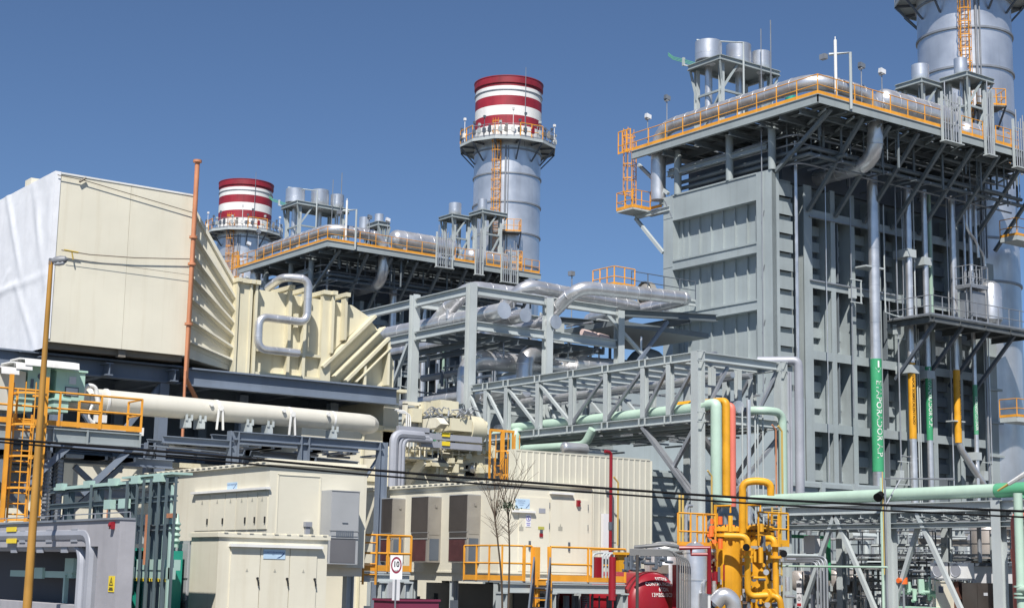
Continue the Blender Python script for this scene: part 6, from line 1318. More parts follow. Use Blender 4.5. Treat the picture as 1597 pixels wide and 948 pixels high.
solo(mb, 'mint_branch_pipe', MINT, 'mint pipe loops at the left end of the truss bridge beside the orange ladder', 'pipe', 'mint pipes')
for px, rr, ma, lab, zt in ((1132.5, .17, YELLOW, 'mustard yellow riser pipe between the mint and the salmon ones', .28), (1142, .155, SALMON, 'salmon pink riser pipe right of the yellow one', .12)):
    x = at(px, 700, y=YR+.15).x; mb = MB(); mb.pipe([(x-.55, YR+2.6, gz+zt-.05), (x-.1, YR+.5, gz+zt), (x, YR+.15, gz+zt), (x, YR+.15, 5.3)], rr, .35, n=16)
    solo(mb, 'riser_pipe', ma, lab, 'pipe', 'coloured risers by the bridge post')
x = at(1221, 700, y=YR).x; a = at(1182, 635, y=YR)
mb = MB(); mb.pipe([(a.x, YR+.6, gz+.05), (a.x+.3, YR, gz+.05), (x, YR, gz+.05), (x, YR, 5.4)], .175, .5, n=16); solo(mb, 'mint_riser_pipe', MINT, 'slimmer mint pipe arching down at the right post of the truss bridge', 'pipe', 'mint pipes')
x = at(1168, 700, y=YR+.2).x
mb = MB(); mb.pipe([(x, YR+.2, 4), (x, YR+.2, zr(1168, 622))], .09, n=10); solo(mb, 'thin_riser', SILVER, 'thin silver riser between the salmon pipe and the right mint pipe', 'pipe', 'thin upright pipes by the bridge')
mb = MB()
for px in (1158, 1178, 1182, 1190): x = at(px, 700, y=YR+.4).x; mb.pipe([(x, YR+.4, 4), (x, YR+.4, zr(px, 632))], .035, n=6)
solo(mb, 'thin_riser', PALE, 'cluster of pale thin conduits beside the thin silver riser', 'conduit', 'thin upright pipes by the bridge')
mb = MB(); x = at(1247, 700, y=YR+.3).x; zt_ = at(1247, 563, y=YR+.3).z; mb.pipe([(x-1.2, YR+1.6, zt_), (x-.05, YR+.3, zt_), (x, YR+.3, zt_-.4), (x, YR+.3, 4.5)], .2, .35, n=14); mb.pipe([(x-.45, YR+.5, 4.5), (x-.45, YR+.5, zt_-.5)], .06, n=7); mb.pipe([(x-.3, YR+.5, 4.5), (x-.3, YR+.5, zt_-.5)], .05, n=7)
solo(mb, 'grey_duct', DUCT, 'smooth grey duct standing right of the truss bridge against the ribbed boiler corner', 'duct')
straw = mat('straw_yellow', (.6, .42, .12), .5)
hook_rod(1110, 742, 900, 44.2, straw, 'straw coloured hooked rod in front of the mint riser')
hook_rod(1210, 670, 900, 46.5, COPPER, 'rusty orange hooked rod left of the slimmer mint riser')
hook_rod(1219.5, 672, 930, 45.6, straw, 'long straw coloured hooked rod in front of the slimmer mint riser', .045)

# ================================================================ right hand pipe rack
RX = 45.5
t = thing('pipe_rack', 'pale grey pipe rack with V braces running across the lower right', 'steel rack', (RX, 40, 0))
def ry(px, py=800): return at(px, py, x=RX).y
for px in (1224, 1387, 1557, 1720):
    mb = MB(); y = ry(px); mb.ibeam((RX, y, 0), (RX, y, 5.15), .36, .36, (1, 0, 0)); mb.build('post', PALE, t)
for z, h, ma in ((4.98, .34, PALE), (4.35, .2, STEEL)):
    mb = MB(); mb.ibeam((RX, ry(1190), z), (RX, 26, z), .26, h); mb.build('beam', ma, t)
for x_ in (RX+3.2,):
    for px in (1224, 1387, 1557):
        mb = MB(); mb.ibeam((x_, ry(px), 0), (x_, ry(px), 4.9), .3, .3, (1, 0, 0)); mb.build('rear_post', PALE, t)
    mb = MB(); mb.ibeam((x_, ry(1190), 4.8), (x_, 26, 4.8), .26, .3); mb.build('rear_beam', STEEL, t)
y = ry(1200); mb = MB()
while y > 27: mb.ibeam((RX-.1, y, 4.75), (RX+3.3, y, 4.75), .2, .24); y -= .95
mb.build('rungs', PALE, t)
for px, dy in ((1302, 1.75), (1302, -1.95), (1430, 1.5), (1430, -1.95)):
    y = ry(px); mb = MB(); mb.beam((RX+(.3 if px == 1430 and dy > 0 else 0), y, 4.8), (RX+(.3 if px == 1430 and dy > 0 else 0), y+dy, 1.2), .15); mb.build('v_brace', PALE, t)
mb = MB(); mb.pipe([(RX+.3, ry(1165), 5.45), (RX+.3, ry(1547), 5.5)], .235, n=18, rings=0); mb.build if 0 else None
solo(mb, 'mint_main_pipe', MINT, 'long level mint pipe lying on the right hand pipe rack', 'pipe', 'mint pipes')
mb = MB(); mb.pipe([(RX+.3, ry(1548), 5.5), (RX+.3, 26, 5.56)], .25, n=18); mb.pipe([(RX+.3, ry(1590), 5.5), (RX+.2, ry(1589), 4.6)], .17, n=12)
solo(mb, 'green_main_pipe', GREEND, 'darker green length of the level pipe at the right picture edge', 'pipe', 'mint pipes')
mb = MB()
for x_, z, rr in ((RX+.9, 5.05, .12), (RX+1.3, 5.0, .09), (RX+1.8, 5.08, .15), (RX+2.4, 5.0, .1), (RX+2.9, 5.05, .13), (RX+.6, 4.45, .08), (RX+1.5, 4.4, .1), (RX+2.2, 4.45, .07)): mb.pipe([(x_, ry(1195), z), (x_, 26, z)], rr, n=8)
solo(mb, 'rack_pipes', DULL, 'bundle of slim grey pipes lying behind the level mint pipe on the rack', 'pipes')
y = ry(1375); mb = MB(); c = at(1374, 770, x=RX-.3)
mb.cyl((c.x, c.y, c.z), (c.x-.3, c.y-.1, c.z-.15), .12, .17, n=14); mb.beam((c.x, c.y, c.z), (RX, c.y, 5.2), .05); solo(mb, 'floodlight', BLACK, 'black round floodlight clipped to the rack beside the thickest green lettered pipe', 'floodlight')
y = ry(1382)
mb = MB(); mb.pipe([(RX-.25, y, 0), (RX-.25, y, at(1380, 745, x=RX).z), ], .05, n=6); mb.use(straw).pipe([(RX-.3, y-.12, 2.6), (RX-.3, y-.12, 6.3)], .018, n=6); mb.use(GREEND).pipe([(RX-.3, y-.22, 2.6), (RX-.3, y-.2, 6.3)], .022, n=6)
solo(mb, 'coloured_conduits', MINT, 'thin mint, yellow and green conduits tied to the middle rack post', 'conduit')
mb = MB(); y = ry(1391); zt_ = at(1391, 745, x=RX-.35).z; mb.pipe([(RX-.35, y, 0), (RX-.35, y, zt_), (RX-.35, ry(1500), zt_-.15)], .04, n=6); mb.pipe([(RX-.35, y, zt_-1), (RX+.5, y, zt_)], .03, n=5); solo(mb, 'grey_conduit', DULL, 'thin grey conduit standing at the middle rack post and turning right over the mint pipe', 'conduit')
c0, c1 = at(1556, 765, x=RX-.4), at(1600, 738, x=RX-.4)
mb = MB(); mb.pipe([c0, c0+(c1-c0)*.45], .03, n=6, r2=.05); mb.use(WHITE).pipe([c0+(c1-c0)*.4, c0+(c1-c0)*1.6], .07, n=8, r2=.12); solo(mb, 'lamp_arm', straw, 'white tapered lamp arm with a yellow stem at the right picture edge', 'street lamp')
# red and mint posts at far right
x, y = at(1578, 850, x=RX-.7).xy
mb = MB(); mb.pipe([(RX-.5, y, 0), (RX-.5, y, 4.6), (RX+1, y, 4.7)], .14, .3, n=12); mb.cyl((RX-.5, y, 3.1), (RX-.5, y, 3.5), .17, n=12); solo(mb, 'red_post_pipe', SALMON, 'thick salmon and maroon pipe standing at the right picture edge', 'pipe')
y = at(1590, 850, x=RX-1).y
t = thing('mint_post_pipe', 'mint pipe with a valve flange standing rightmost at the picture edge', 'pipe', (RX-1, y, 0))
mb = MB(); mb.pipe([(RX-1, y, 0), (RX-1, y, 5.3)], .15, n=14); mb.pipe([(RX-1, y, .9), (RX-1, y-1.2, 1.6-.9)], .12, n=10); mb.build('pipe_body', MINT, t)
zf_ = at(1590, 918, x=RX-1).z; mb = MB()
for dz in (0, .12, .35): mb.cyl((RX-1, y, zf_+dz-.3), (RX-1, y, zf_+dz-.24), .24, n=16)
mb.cyl((RX-1.1, y, zf_), (RX-1.1, y-.9, zf_-.05), .13, n=12); mb.build('flange', MINT, t)
# clutter under / behind the rack
t = thing('process_skid', 'dense grey process piping and railed decks behind the right hand rack', 'piping', (52, 50, 0)); r = random.Random(60)
mb = MB()
for z in (3.05, 4.5): mb.box(49.5, 42, z, 66, 42.15, z+.14); mb.box(49.5, 46, z, 66, 46.15, z+.14)
mb.box(49.5, 42, 3.0, 66, 46, 3.05); mb.build('deck', PALE, t)
for x in (50.5, 54, 57.5, 61, 64.5):
    mb = MB(); mb.ibeam((x, 42.1, 0), (x, 42.1, 4.6), .26, .26); mb.build('post', PALE, t)
mb = MB(); mb.rail([(49.5, 42, 3.1), (66, 42, 3.1)], 1.1, 1.1, .025, toe=.1); mb.rail([(50, 40.6, 2.2), (60, 40.6, 2.2)], 1.0, .9, .025, toe=.1); mb.build('railing', DULL, t)
mb = MB(); mb.ibeam((48.8, 46.5, 4.55), (66, 43.5, 4.55), .2, .3); mb.ibeam((48.8, 40, 3.9), (66, 40, 3.9), .16, .25); mb.build('brown_beam', BROWN2, t)
for kk, ma, n1 in ((0, SILVER, 60), (1, DULL, 70), (2, PALE, 70), (3, DARK, 24)):
    mb = MB()
    for k in range(n1):
        x = r.uniform(47.2, 64); y = r.uniform(36, 54); z0 = r.choice((0, 0, 1.2, 3.1)); h = r.uniform(.8, 3.4); rr = r.choice((.03, .05, .08, .12)) if kk else r.choice((.06, .1, .15))
        q = r.random()
        if q < .5: mb.cyl((x, y, z0), (x, y, min(z0+h, 5.2)), rr, n=7)
        elif q < .8: zz = z0+h*.6; mb.cyl((x, y, zz), (x+h*.8, y, zz), rr, n=7)
        else: zz = min(z0+h*.7, 4.6); mb.pipe([(x, y, z0), (x, y, zz), (x+r.uniform(.5, 1.5), y, zz)], rr, .25, n=7)
        if r.random() < .25: zz = z0+h*.4; mb.cyl((x, y-.02, zz), (x, y-.1-rr, zz), rr*2.0, n=9)
    build_each(mb, ('silver_pipe', 'grey_pipe', 'pale_pipe', 'dark_pipe')[kk], ma, t)
mb = MB()
for k in range(46): x = r.uniform(49, 66); y = r.uniform(42.3, 58); z = r.choice((.4, 1.0, 3.1, 2.0)); s_ = r.uniform(.1, .4); mb.box(x, y, z, x+s_, y+s_, z+s_*r.uniform(.6, 1.6))
build_each(mb, 'junction_box', ACGREY, t)
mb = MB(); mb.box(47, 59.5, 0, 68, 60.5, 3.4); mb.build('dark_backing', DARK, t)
q0, q1 = at(1292, 905, y=47), at(1352, 905, y=47)
mb = MB(); mb.capsule((q0.x, 47, q0.z), (q1.x, 47, q0.z), .5, 20, .4); mb.cyl((q0.x+1.3, 47, q0.z), (q0.x+1.36, 47, q0.z), .53, n=20); mb.box(q0.x+.4, 46.8, 0, q0.x+.55, 47.2, q0.z-.4); mb.box(q1.x-.5, 46.8, 0, q1.x-.35, 47.2, q0.z-.4)
solo(mb, 'horizontal_vessel', mat('dull_warm_silver', (.55, .50, .46), .4, .5), 'dull silver horizontal vessel behind the left V brace of the rack', 'vessel')
q0 = at(1250, 905, y=46.8); mb = MB(); mb.capsule((q0.x-.5, 46.8, q0.z), (q0.x+.9, 46.8, q0.z), .42, 18, .4); mb.box(q0.x, 46.6, 0, q0.x+.2, 47, q0.z-.3); solo(mb, 'horizontal_vessel', mat('dull_warm_silver', (.5, .45, .4)), 'short dull vessel just right of the yellow pipes', 'vessel')
x, y = at(1291.5, 860, y=44.6).xy; mb = MB(); mb.pipe([(x, 44.6, at(1291, 905, y=44.6).z), (x, 44.6, at(1291, 837, y=44.6).z)], .11, n=10); mb.pipe([(x, 44.6, at(1291, 838, y=44.6).z), (x-2.2, 44.6, at(1291, 838, y=44.6).z)], .07, n=8); solo(mb, 'green_stub_pipe', GREEN, 'short bright green upright pipe behind the left V brace', 'pipe')
for i, px in enumerate((1396, 1409)):
    c = at(px, 905, x=45.9); mb = MB(); mb.cyl((c.x, c.y, c.z-.12), (c.x, c.y, c.z+.12), .15, n=14); mb.cyl((c.x, c.y, c.z+.12), (c.x, c.y, c.z+.2), .09, n=10); mb.cyl((c.x-.12, c.y, c.z), (c.x-.3, c.y, c.z), .09, n=10); mb.use(DULL).cyl((c.x, c.y, 0), (c.x, c.y, c.z-.12), .045, n=7)
    solo(mb, 'actuator', mat('bright_orange', (.85, .16, .03), .45), ('left' if i == 0 else 'right')+' one of two bright orange actuators right of the middle rack post', 'valve', 'bright orange actuators')
c = at(1440, 930, x=46.3); mb = MB()
for k in range(14): a = c+V(r.uniform(-.3, .3), r.uniform(-.9, .9), r.uniform(-.3, .3)); mb.cyl(a, a+V(0, 0, r.uniform(.15, .6)), r.choice((.05, .09, .13)), n=8); mb.cyl(a, a+V(0, r.uniform(-.5, .5), 0), .06, n=7)
mb.box(c.x-.4, c.y-1.0, 0, c.x+.4, c.y+1.0, c.z-.35); solo(mb, 'pump_set', mat('pump_mint', (.42, .62, .50), .45), 'mint green pump set on the ground between rack posts', 'pump')
for i, px in enumerate((1466, 1494)):
    X_ = 46.1; c = at(px, 889, x=X_); t = thing('condenser_unit', ('left' if i == 0 else 'right')+' one of two white round-fan condenser units side by side', 'air conditioner', (X_, c.y, c.z-.3), 'white condenser units')
    mb = MB(); mb.box(X_, c.y-.42, c.z-.27, X_+.35, c.y+.42, c.z+.27); mb.build('housing', WHITE, t)
    mb = MB(); mb.lathe((X_-.004, c.y+.1, c.z), [(0, .003), (.2, .003), (.22, .02), (.24, 0)], 20, (-1, 0, 0)); mb.build('fan_grille', DUCT, t)
    mb = MB(); mb.box(X_-.05, c.y-.4, c.z-.33, X_+.4, c.y+.4, c.z-.275); mb.build('bracket', DULL, t)
X_ = 46.0; c = at(1470, 926, x=X_); t = thing('control_cabinet', 'small cream cabinet with a square dial below the condenser units', 'cabinet', (X_, c.y, 0))
mb = MB(); mb.box(X_, c.y-.33, 0, X_+.5, c.y+.3, c.z+.42); mb.box(X_-.03, c.y-.36, c.z+.42, X_+.5, c.y+.33, c.z+.46); mb.build('cabinet_body', CREAM, t)
mb = MB(); mb.box(X_-.015, c.y-.05, c.z+.05, X_-.002, c.y+.16, c.z+.28); mb.build('dial', DARK, t)
X_ = 46.2; c = at(1486, 922, x=X_); mb = MB(); mb.box(X_, c.y-.22, 0, X_+.3, c.y+.2, c.z+.35); mb.box(X_-.02, c.y-.26, c.z-.55, X_, c.y-.22, c.z+.4); solo(mb, 'electrical_box', mat('red_brown', (.12, .05, .035), .6), 'red brown panel in a white frame right of the small cream cabinet', 'panel')
X_ = 46.0; c0, c1 = at(1500, 908, x=X_), at(1549, 908, x=X_); t = thing('dark_cabinet', 'large dark brown double door cabinet at the foot of the right rack post', 'cabinet', (X_, c1.y, 0))
mb = MB(); mb.box(X_, c1.y, 0, X_+1.2, c0.y, c0.z); mb.build('cabinet_body', BROWN, t)
for a, b_ in ((c1.y+.02, (c0.y+c1.y)/2-.01), ((c0.y+c1.y)/2+.01, c0.y-.02)):
    mb = MB(); mb.box(X_-.02, a, .1, X_-.002, b_, c0.z-.05); mb.build('door', BROWN, t)
mb = MB(); q = at(1538, 926, x=X_); mb.box(X_-.03, q.y-.08, q.z-.05, X_-.021, q.y+.08, q.z+.05); mb.build('name_plate', GLASS, t)
X_ = 49.0; c0, c1 = at(1516, 878, x=X_), at(1552, 878, x=X_); mb = MB(); mb.box(X_, c1.y-1.5, 0, X_+2, c0.y, c0.z-.1); mb.use(DARK).box(X_-.15, c1.y-1.7, c0.z-.1, X_+2.2, c0.y+.2, c0.z+.02); solo(mb, 'white_kiosk', SIGNW, 'white flat roofed kiosk behind the dark brown cabinet', 'kiosk')
c = at(1540, 845, x=50.5); mb = MB(); mb.capsule((50.5, c.y, c.z-1.6), (50.5, c.y, c.z+.75), .62, 22, .5); mb.cyl((50.5, c.y, 0), (50.5, c.y, c.z-1.4), .5, n=18); mb.capsule((50.4, c.y-.6, c.z+.55), (50.4, c.y-1.9, c.z+.55), .33, 16); solo(mb, 'silver_vessel', mat('dull_warm_silver', (.5, .45, .4)), 'upright dull silver vessel behind the right rack post', 'vessel')
X_ = 42.4; c = at(1247, 925, x=X_)
mb = MB(); mb.cyl((X_, c.y, 0), (X_, c.y, 2.3), .02, n=6)
for dz in (.24, -.24): mb.use(SIGNW).box(X_-.03, c.y-.12, c.z+dz-.22, X_-.02, c.y+.12, c.z+dz+.22)
mb.use(INK)
for dz in (.3, -.18): mb.lathe((X_-.031, c.y, c.z+dz), [(.055, 0), (.055, .002), (.075, .002), (.075, 0)], 16, (-1, 0, 0)); mb.box(X_-.033, c.y-.05, c.z+dz-.01, X_-.031, c.y+.05, c.z+dz+.01)
mb.use(INKR).box(X_-.033, c.y-.1, c.z-.44, X_-.031, c.y+.1, c.z-.34)
solo(mb, 'prohibition_sign', SIGNW, 'pair of small white prohibition signs one above the other, lower right', 'sign')
mb = MB(); X_ = 43.6
for px in (1275, 1280, 1285, 1290): y = at(px, 900, x=X_).y; zt_ = at(px, 868+(1290-px)*.0, x=X_).z; mb.pipe([(X_, y, 0), (X_, y, zt_-(1290-px)*.012), (X_, 47.5, zt_-(1290-px)*.012)], .04, .3, n=7)
solo(mb, 'conduit_bends', DULL, 'four grey conduits turning down together left of the horizontal vessel', 'conduit')
mb = MB(); zl = at(1100, 866, x=41).z; mb.pipe([(35.0, 40.6, zl-.02), (43.2, 40.0, zl+.05)], .055, n=8); solo(mb, 'long_conduit', PALE, 'long level pale conduit passing in front of the yellow vessels', 'conduit')
mb = MB(); X_ = 42; c = at(1186, 882, x=X_); c2 = at(1384, 884, x=X_); mb.pipe([(X_, c.y, 0), (X_, c.y, c.z), (X_, c2.y, c2.z)], .04, n=7); mb.pipe([(X_, c.y, c.z), (X_, c.y, c.z+.8)], .05, n=7); solo(mb, 'mint_conduit', MINT, 'thin level mint conduit with an upright end before the yellow vessels', 'conduit')

# ================================================================ yellow gas skid
def vessel(px, label, x_y, r_, z0, z1, dz=0):
    x, y = x_y; t = thing('gas_filter', label, 'vessel', (x, y, 0), 'yellow gas filter vessels')
    m_ = MB(); m_.lathe((x, y, 0), [(r_*.9, .3), (r_, .4), (r_, z1-.55)], 28); m_.build('shell', YELLOW, t)
    m_ = MB(); m_.lathe((x, y, z1-.55), [(r_, 0), (r_*1.22, .02), (r_*1.22, .13), (r_*1.05, .14), (r_*1.05, .2), (r_*1.24, .21), (r_*1.24, .34), (r_*.6, .4), (0, .42)], 28); m_.build('flange_lid', YELLOW, t)
    m_ = MB()
    for k in range(20): th = 2*math.pi*k/20; m_.cyl((x+r_*1.13*math.cos(th), y+r_*1.13*math.sin(th), z1-.6), (x+r_*1.13*math.cos(th), y+r_*1.13*math.sin(th), z1-.12), .025, n=5)
    m_.build('flange_bolts', BROWN, t)
    m_ = MB(); m_.beam((x-r_*1.3, y, z1-.5), (x-r_*1.3, y, z1+.55), .07); m_.pipe([(x-r_*1.3, y, z1+.5), (x+.1, y, z1+.55), (x+.1, y, z1+.3)], .04, n=6); m_.build('lid_davit', YELLOW, t)
    m_ = MB(); m_.beam((x-r_*.6, y-r_*.6, 0), (x-r_*.6, y-r_*.6, .6), .14); m_.beam((x+r_*.6, y-r_*.6, 0), (x+r_*.6, y-r_*.6, .6), .14); m_.build('leg', YELLOW, t)
    return t
v1 = at(1136, 850, d=54); v2 = at(1183, 850, d=55)
z1 = at(1136, 815, d=54).z
vessel(0, 'left yellow gas filter vessel, in full sun', (v1.x, v1.y), .47, 0, z1+.05)
z2 = at(1183, 813, d=55).z
vessel(0, 'right yellow gas filter vessel, half hidden by its small railed deck', (v2.x, v2.y), .45, 0, z2+.05)
m_ = MB(); m_.box(v2.x-.7, v2.y-.75, z2-.95, v2.x+.55, v2.y-.3, z2-.85); t = thing('filter_deck', 'small yellow railed deck round the right gas filter vessel', 'platform', (v2.x, v2.y, z2-.95)); m_.build('deck', PALE, t)
m_ = MB(); m_.rail([(v2.x-.7, v2.y-.7, z2-.85), (v2.x+.75, v2.y-.7, z2-.85), (v2.x+.75, v2.y+.1, z2-.85)], 1.15, .42, .03, mids=(.6,), toe=.22); m_.build('handrail', YELLOW, t)
m_ = MB(); a = V(v1.x-2.5, v1.y-.2, z1-.9); m_.rail([(a.x, a.y, a.z), (v1.x-.8, a.y, a.z), (v1.x-.8, a.y+.9, a.z)], 1.15, .55, .03, toe=.2); m_.use(PALE).box(a.x, a.y, a.z-.1, v1.x-.8, a.y+1, a.z)
solo(m_, 'valve_deck', ORANGE, 'small orange railed deck left of the left gas filter vessel', 'platform')
m_ = MB()
xa = v1.x
def g_(px, py, d_): return at(px, py, d=d_)
m_.pipe([g_(1158, 830, 53.6), g_(1158, 752, 53.6), g_(1182, 749, 53.6), g_(1202, 753, 53.6), g_(1202, 772, 53.6)], .125, .42, n=16)
solo(m_, 'gas_loop_pipe', YELLOW, 'yellow inverted U pipe rising above both gas filter vessels', 'pipe', 'yellow gas pipes')
m_ = MB(); m_.pipe([g_(1130, 835, 53.0), g_(1166, 836, 52.8), g_(1166, 860, 52.8), g_(1166, 930, 52.8), g_(1200, 927, 52.8), g_(1216, 931, 52.6), g_(1222, 975, 52.6)], .11, .3, n=14)
for py in (856, 868): c = g_(1166, py, 52.8); m_.cyl(c-V(0, 0, .04), c+V(0, 0, .04), .2, n=14)
for px in (1196, 1204): c = g_(px, 928, 52.8); m_.cyl(c-V(.05, 0, 0), c+V(.05, 0, 0), .23, n=14)
solo(m_, 'gas_branch_pipe', YELLOW, 'yellow pipe leaving the left filter, dropping and sweeping right along the bottom', 'pipe', 'yellow gas pipes')
m_ = MB(); m_.pipe([g_(1188, 840, 54), g_(1208, 838, 53.6), g_(1210, 870, 53.6), g_(1210, 935, 53.4)], .11, .35, n=14)
for py in (850, 868): c = g_(1210, py, 53.6); m_.cyl(c-V(0, 0, .05), c+V(0, 0, .05), .21, n=14)
solo(m_, 'gas_branch_pipe', YELLOW, 'yellow pipe leaving the right filter and dropping straight down', 'pipe', 'yellow gas pipes')
m_ = MB()
for px, py in ((1164, 853), (1222, 863)): c = g_(px, py, 52.5); m_.cyl(c, c+V(-.12, -.12, 0), .12, n=12)
solo(m_, 'hand_wheels', BLACK, 'black round valve wheels on the yellow gas pipes', 'valve wheels')
r = random.Random(71)
t = thing('valve_manifold', 'red and brass valve clutter between the silver vessel and the left yellow filter', 'valves', (v1.x-1, v1.y-.5, 0))
for nm, ma, n1, box in (('orange_fitting', mat('bright_orange', (.85, .16, .03)), 26, (1104, 1132, 815, 862)), ('red_fitting', REDP, 26, (1106, 1130, 865, 948)), ('silver_fitting', SILVER, 40, (1100, 1230, 870, 948)), ('dark_fitting', DARK, 40, (1100, 1225, 850, 948)), ('yellow_fitting', YELLOW, 34, (1108, 1200, 812, 945))):
    m_ = MB()
    for k in range(n1):
        a = g_(r.uniform(box[0], box[1]), r.uniform(box[2], box[3]), r.uniform(53.2, 55)); q = r.random()
        if q < .4: m_.cyl(a, a+V(0, 0, r.uniform(.1, .6)), r.choice((.03, .05, .08)), n=7)
        elif q < .7: m_.cyl(a, a+V(r.uniform(.1, .5), -.05, 0), r.choice((.03, .05)), n=7)
        else: m_.cyl(a, a+V(-.05, -.08, 0), r.choice((.07, .1)), n=9)
    build_each(m_, nm, ma, t)
m_ = MB()
for px in (1208,): 
    c = at(px, 800, y=40.4); m_.ladder((c.x, 40.3, 0), 4.9, (0, -1, 0), .45, cage=False)
solo(m_, 'yellow_ladder', straw, 'thin straw coloured ladder behind the right gas filter vessel', 'ladder')
# silver vessels
c = g_(1084, 870, 52); zt_ = g_(1084, 847, 52).z
t = thing('upright_vessel', 'upright silver vessel with a domed top, left of the yellow filters', 'vessel', (c.x, c.y, 0))
m_ = MB(); m_.lathe((c.x, c.y, 0), [(.3, 0), (.3, zt_-2.4), (.4, zt_-2.3), (.4, zt_-.3), (.36, zt_-.12), (.22, zt_), (.05, zt_+.06), (.05, zt_+.2), (0, zt_+.2)], 24)
for z in (zt_-.32, zt_-1.2): m_.cyl((c.x, c.y, z), (c.x, c.y, z+.04), .42, n=24)
m_.build('shell', SILVER, t)
m_ = MB(); m_.pipe([(c.x-.05, c.y-.45, 0), (c.x-.05, c.y-.45, zt_-1.2), (c.x+.35, c.y-.3, zt_-1.2)], .05, .2, n=8); m_.box(c.x-.2, c.y-.55, .3, c.x+.1, c.y-.42, zt_-1.6); m_.build('gauge_line', DULL, t)
c = g_(1038, 850, 56)
m_ = MB(); m_.lathe((c.x, c.y, 0), [(.75, 0), (.75, c.z-.25), (.6, c.z), (.3, c.z+.12), (0, c.z+.15)], 28); solo(m_, 'upright_vessel', SILVER, 'wide silver domed vessel behind the dark red tank', 'vessel')
m_ = MB(); a, b_ = g_(1115, 940, 51), g_(1143, 935, 51); m_.pipe([a, g_(1128, 925, 51), b_, g_(1146, 975, 51)], .26, .5, n=16, rings=.5); solo(m_, 'elbow_pipe', SILVER, 'bright silver elbow at the bottom edge under the left yellow filter', 'pipe')
# conduit fan in front of the red tank
m_ = MB()
for k in range(7):
    zt_ = g_(1000, 856+k*1.6, 49).z; a = g_(982, 856+k*1.5, 49.0); b_ = g_(1056+k*3.4, 858+k*2, 49.0+.0*k); m_.pipe([V(a.x, a.y, zt_), V(b_.x, b_.y, zt_), V(b_.x, b_.y, 0)], .021, .4, n=7)
solo(m_, 'conduit_fan', mat('grey_conduit', (.14, .145, .15), .5), 'fan of grey conduits turning down between the dark red tank and the silver vessel', 'conduit')
m_ = MB(); a = g_(989, 853, 49.4); b_ = g_(1058, 852, 49.4); m_.pipe([a, g_(1010, 851, 49.3), g_(1035, 849, 49.3), b_], .06, .2, n=9); solo(m_, 'wrapped_hose', MATS['grey_conduit'], 'grey wrapped hose lying level above the dark red tank', 'hose')
m_ = MB(); m_.pipe([g_(1059, 854, 48.5), g_(1106, 853, 48.5), g_(1106, 925, 48.5)], .075, .0, n=9); m_.pipe([g_(1078, 854, 48.5), g_(1078, 864, 48.5), g_(1106, 864, 48.5)], .05, n=8); m_.use(WHITE).pipe([g_(1106, 925, 48.5), g_(1106, 960, 48.5)], .05, n=8)
solo(m_, 'red_pipe', REDP, 'dark red pipe elbow crossing in front of the upright silver vessel', 'pipe')
# dark red tank
c = g_(1020, 946, 54); R1 = 1.17
t = thing('fire_tank', 'dark red horizontal tank with white lettering on its domed end, bottom right of centre', 'tank', (c.x, c.y, 0))
ax = V(0, -1, 0); cz = c.z; m_ = MB(); base = V(c.x, c.y, cz)-ax*5.0; rt = V(1, 0, 0)
prof = [(0, 1.2), (R1, 1.2), (R1, 4.9), (R1*.985, 5.0), (R1*.92, 5.12), (R1*.75, 5.24), (R1*.5, 5.33), (R1*.25, 5.375), (0, 5.39)]
m_.lathe(base, prof, 40, ax); m_.build('shell', REDP, t)
for k in (4.6, 4.86):
    m_ = MB(); m_.lathe(base+ax*k, [(R1, 0), (R1+.03, .01), (R1+.03, .07), (R1, .08)], 40, ax); m_.build('rim', mat('dark_red_rim', (.12, .01, .015), .4), t)
m_ = MB()
def dome_text(mb_, s, off, size, wide=1.0):
    vs, fs = text_mesh(s); out = []
    for a, b2, _ in vs:
        u, v_ = a*size*wide*1.17+.14, (off+b2*size)*1.17; q = math.hypot(u, v_)/R1; pr = prof[::-1]; dz = 4.9
        for (r0, z0), (r1, z1_) in zip(pr[:-1], pr[1:]):
            if r0 <= q*R1 <= r1: dz = z0+(z1_-z0)*(q*R1-r0)/(r1-r0)
        out.append(base+ax*(dz+.02)+rt*u+V(0, 0, v_))
    mb_.add(out, fs)
for s, o_, z_ in (('SISTEMA', .80, .135), ('CONTRA INCENDIO', .655, .14), ('6TON', .50, .155), ('13MBS01BC001', .345, .155)):
    for dx in (0, .008): dome_text(m_, s, o_+dx, z_, .95)
m_.build('lettering', WHITE, t, smooth=False)
for k in (2.0, 4.2):
    q = base+ax*k; m_ = MB(); m_.box(q.x-.8, q.y-.1, 0, q.x+.8, q.y+.1, max(.1, cz-.6)); m_.build('saddle', DARK, t)
a, c = g_(1037, 880, 54.5), g_(1060, 894, 54.5); m_ = MB(); m_.box(a.x, a.y+.3, c.z, c.x, a.y+.8, a.z); solo(m_, 'brown_box', BROWN2, 'taupe box just above the lettered end of the dark red tank', 'box')
m_ = MB(); q = g_(1064, 905, 53.5); m_.box(q.x, q.y+.3, 0, q.x+.12, q.y+.5, g_(1064, 880, 53.5).z); solo(m_, 'red_post', REDP, 'dark red post right of the lettered tank end', 'post')
m_ = MB(); a = g_(994, 865, 45.5); m_.pipe([(a.x, a.y, 0), (a.x, a.y, a.z)], .045, n=8); solo(m_, 'dark_post', BROWN, 'thin dark post standing in front of the dark red tank', 'post')
t = thing('valve_station', 'red and yellow valve station with white hoops behind the right end of the entrance platform', 'valves', (33.5, 41.5, 0))
G = lambda px, py: at(px, py, d=50.5)
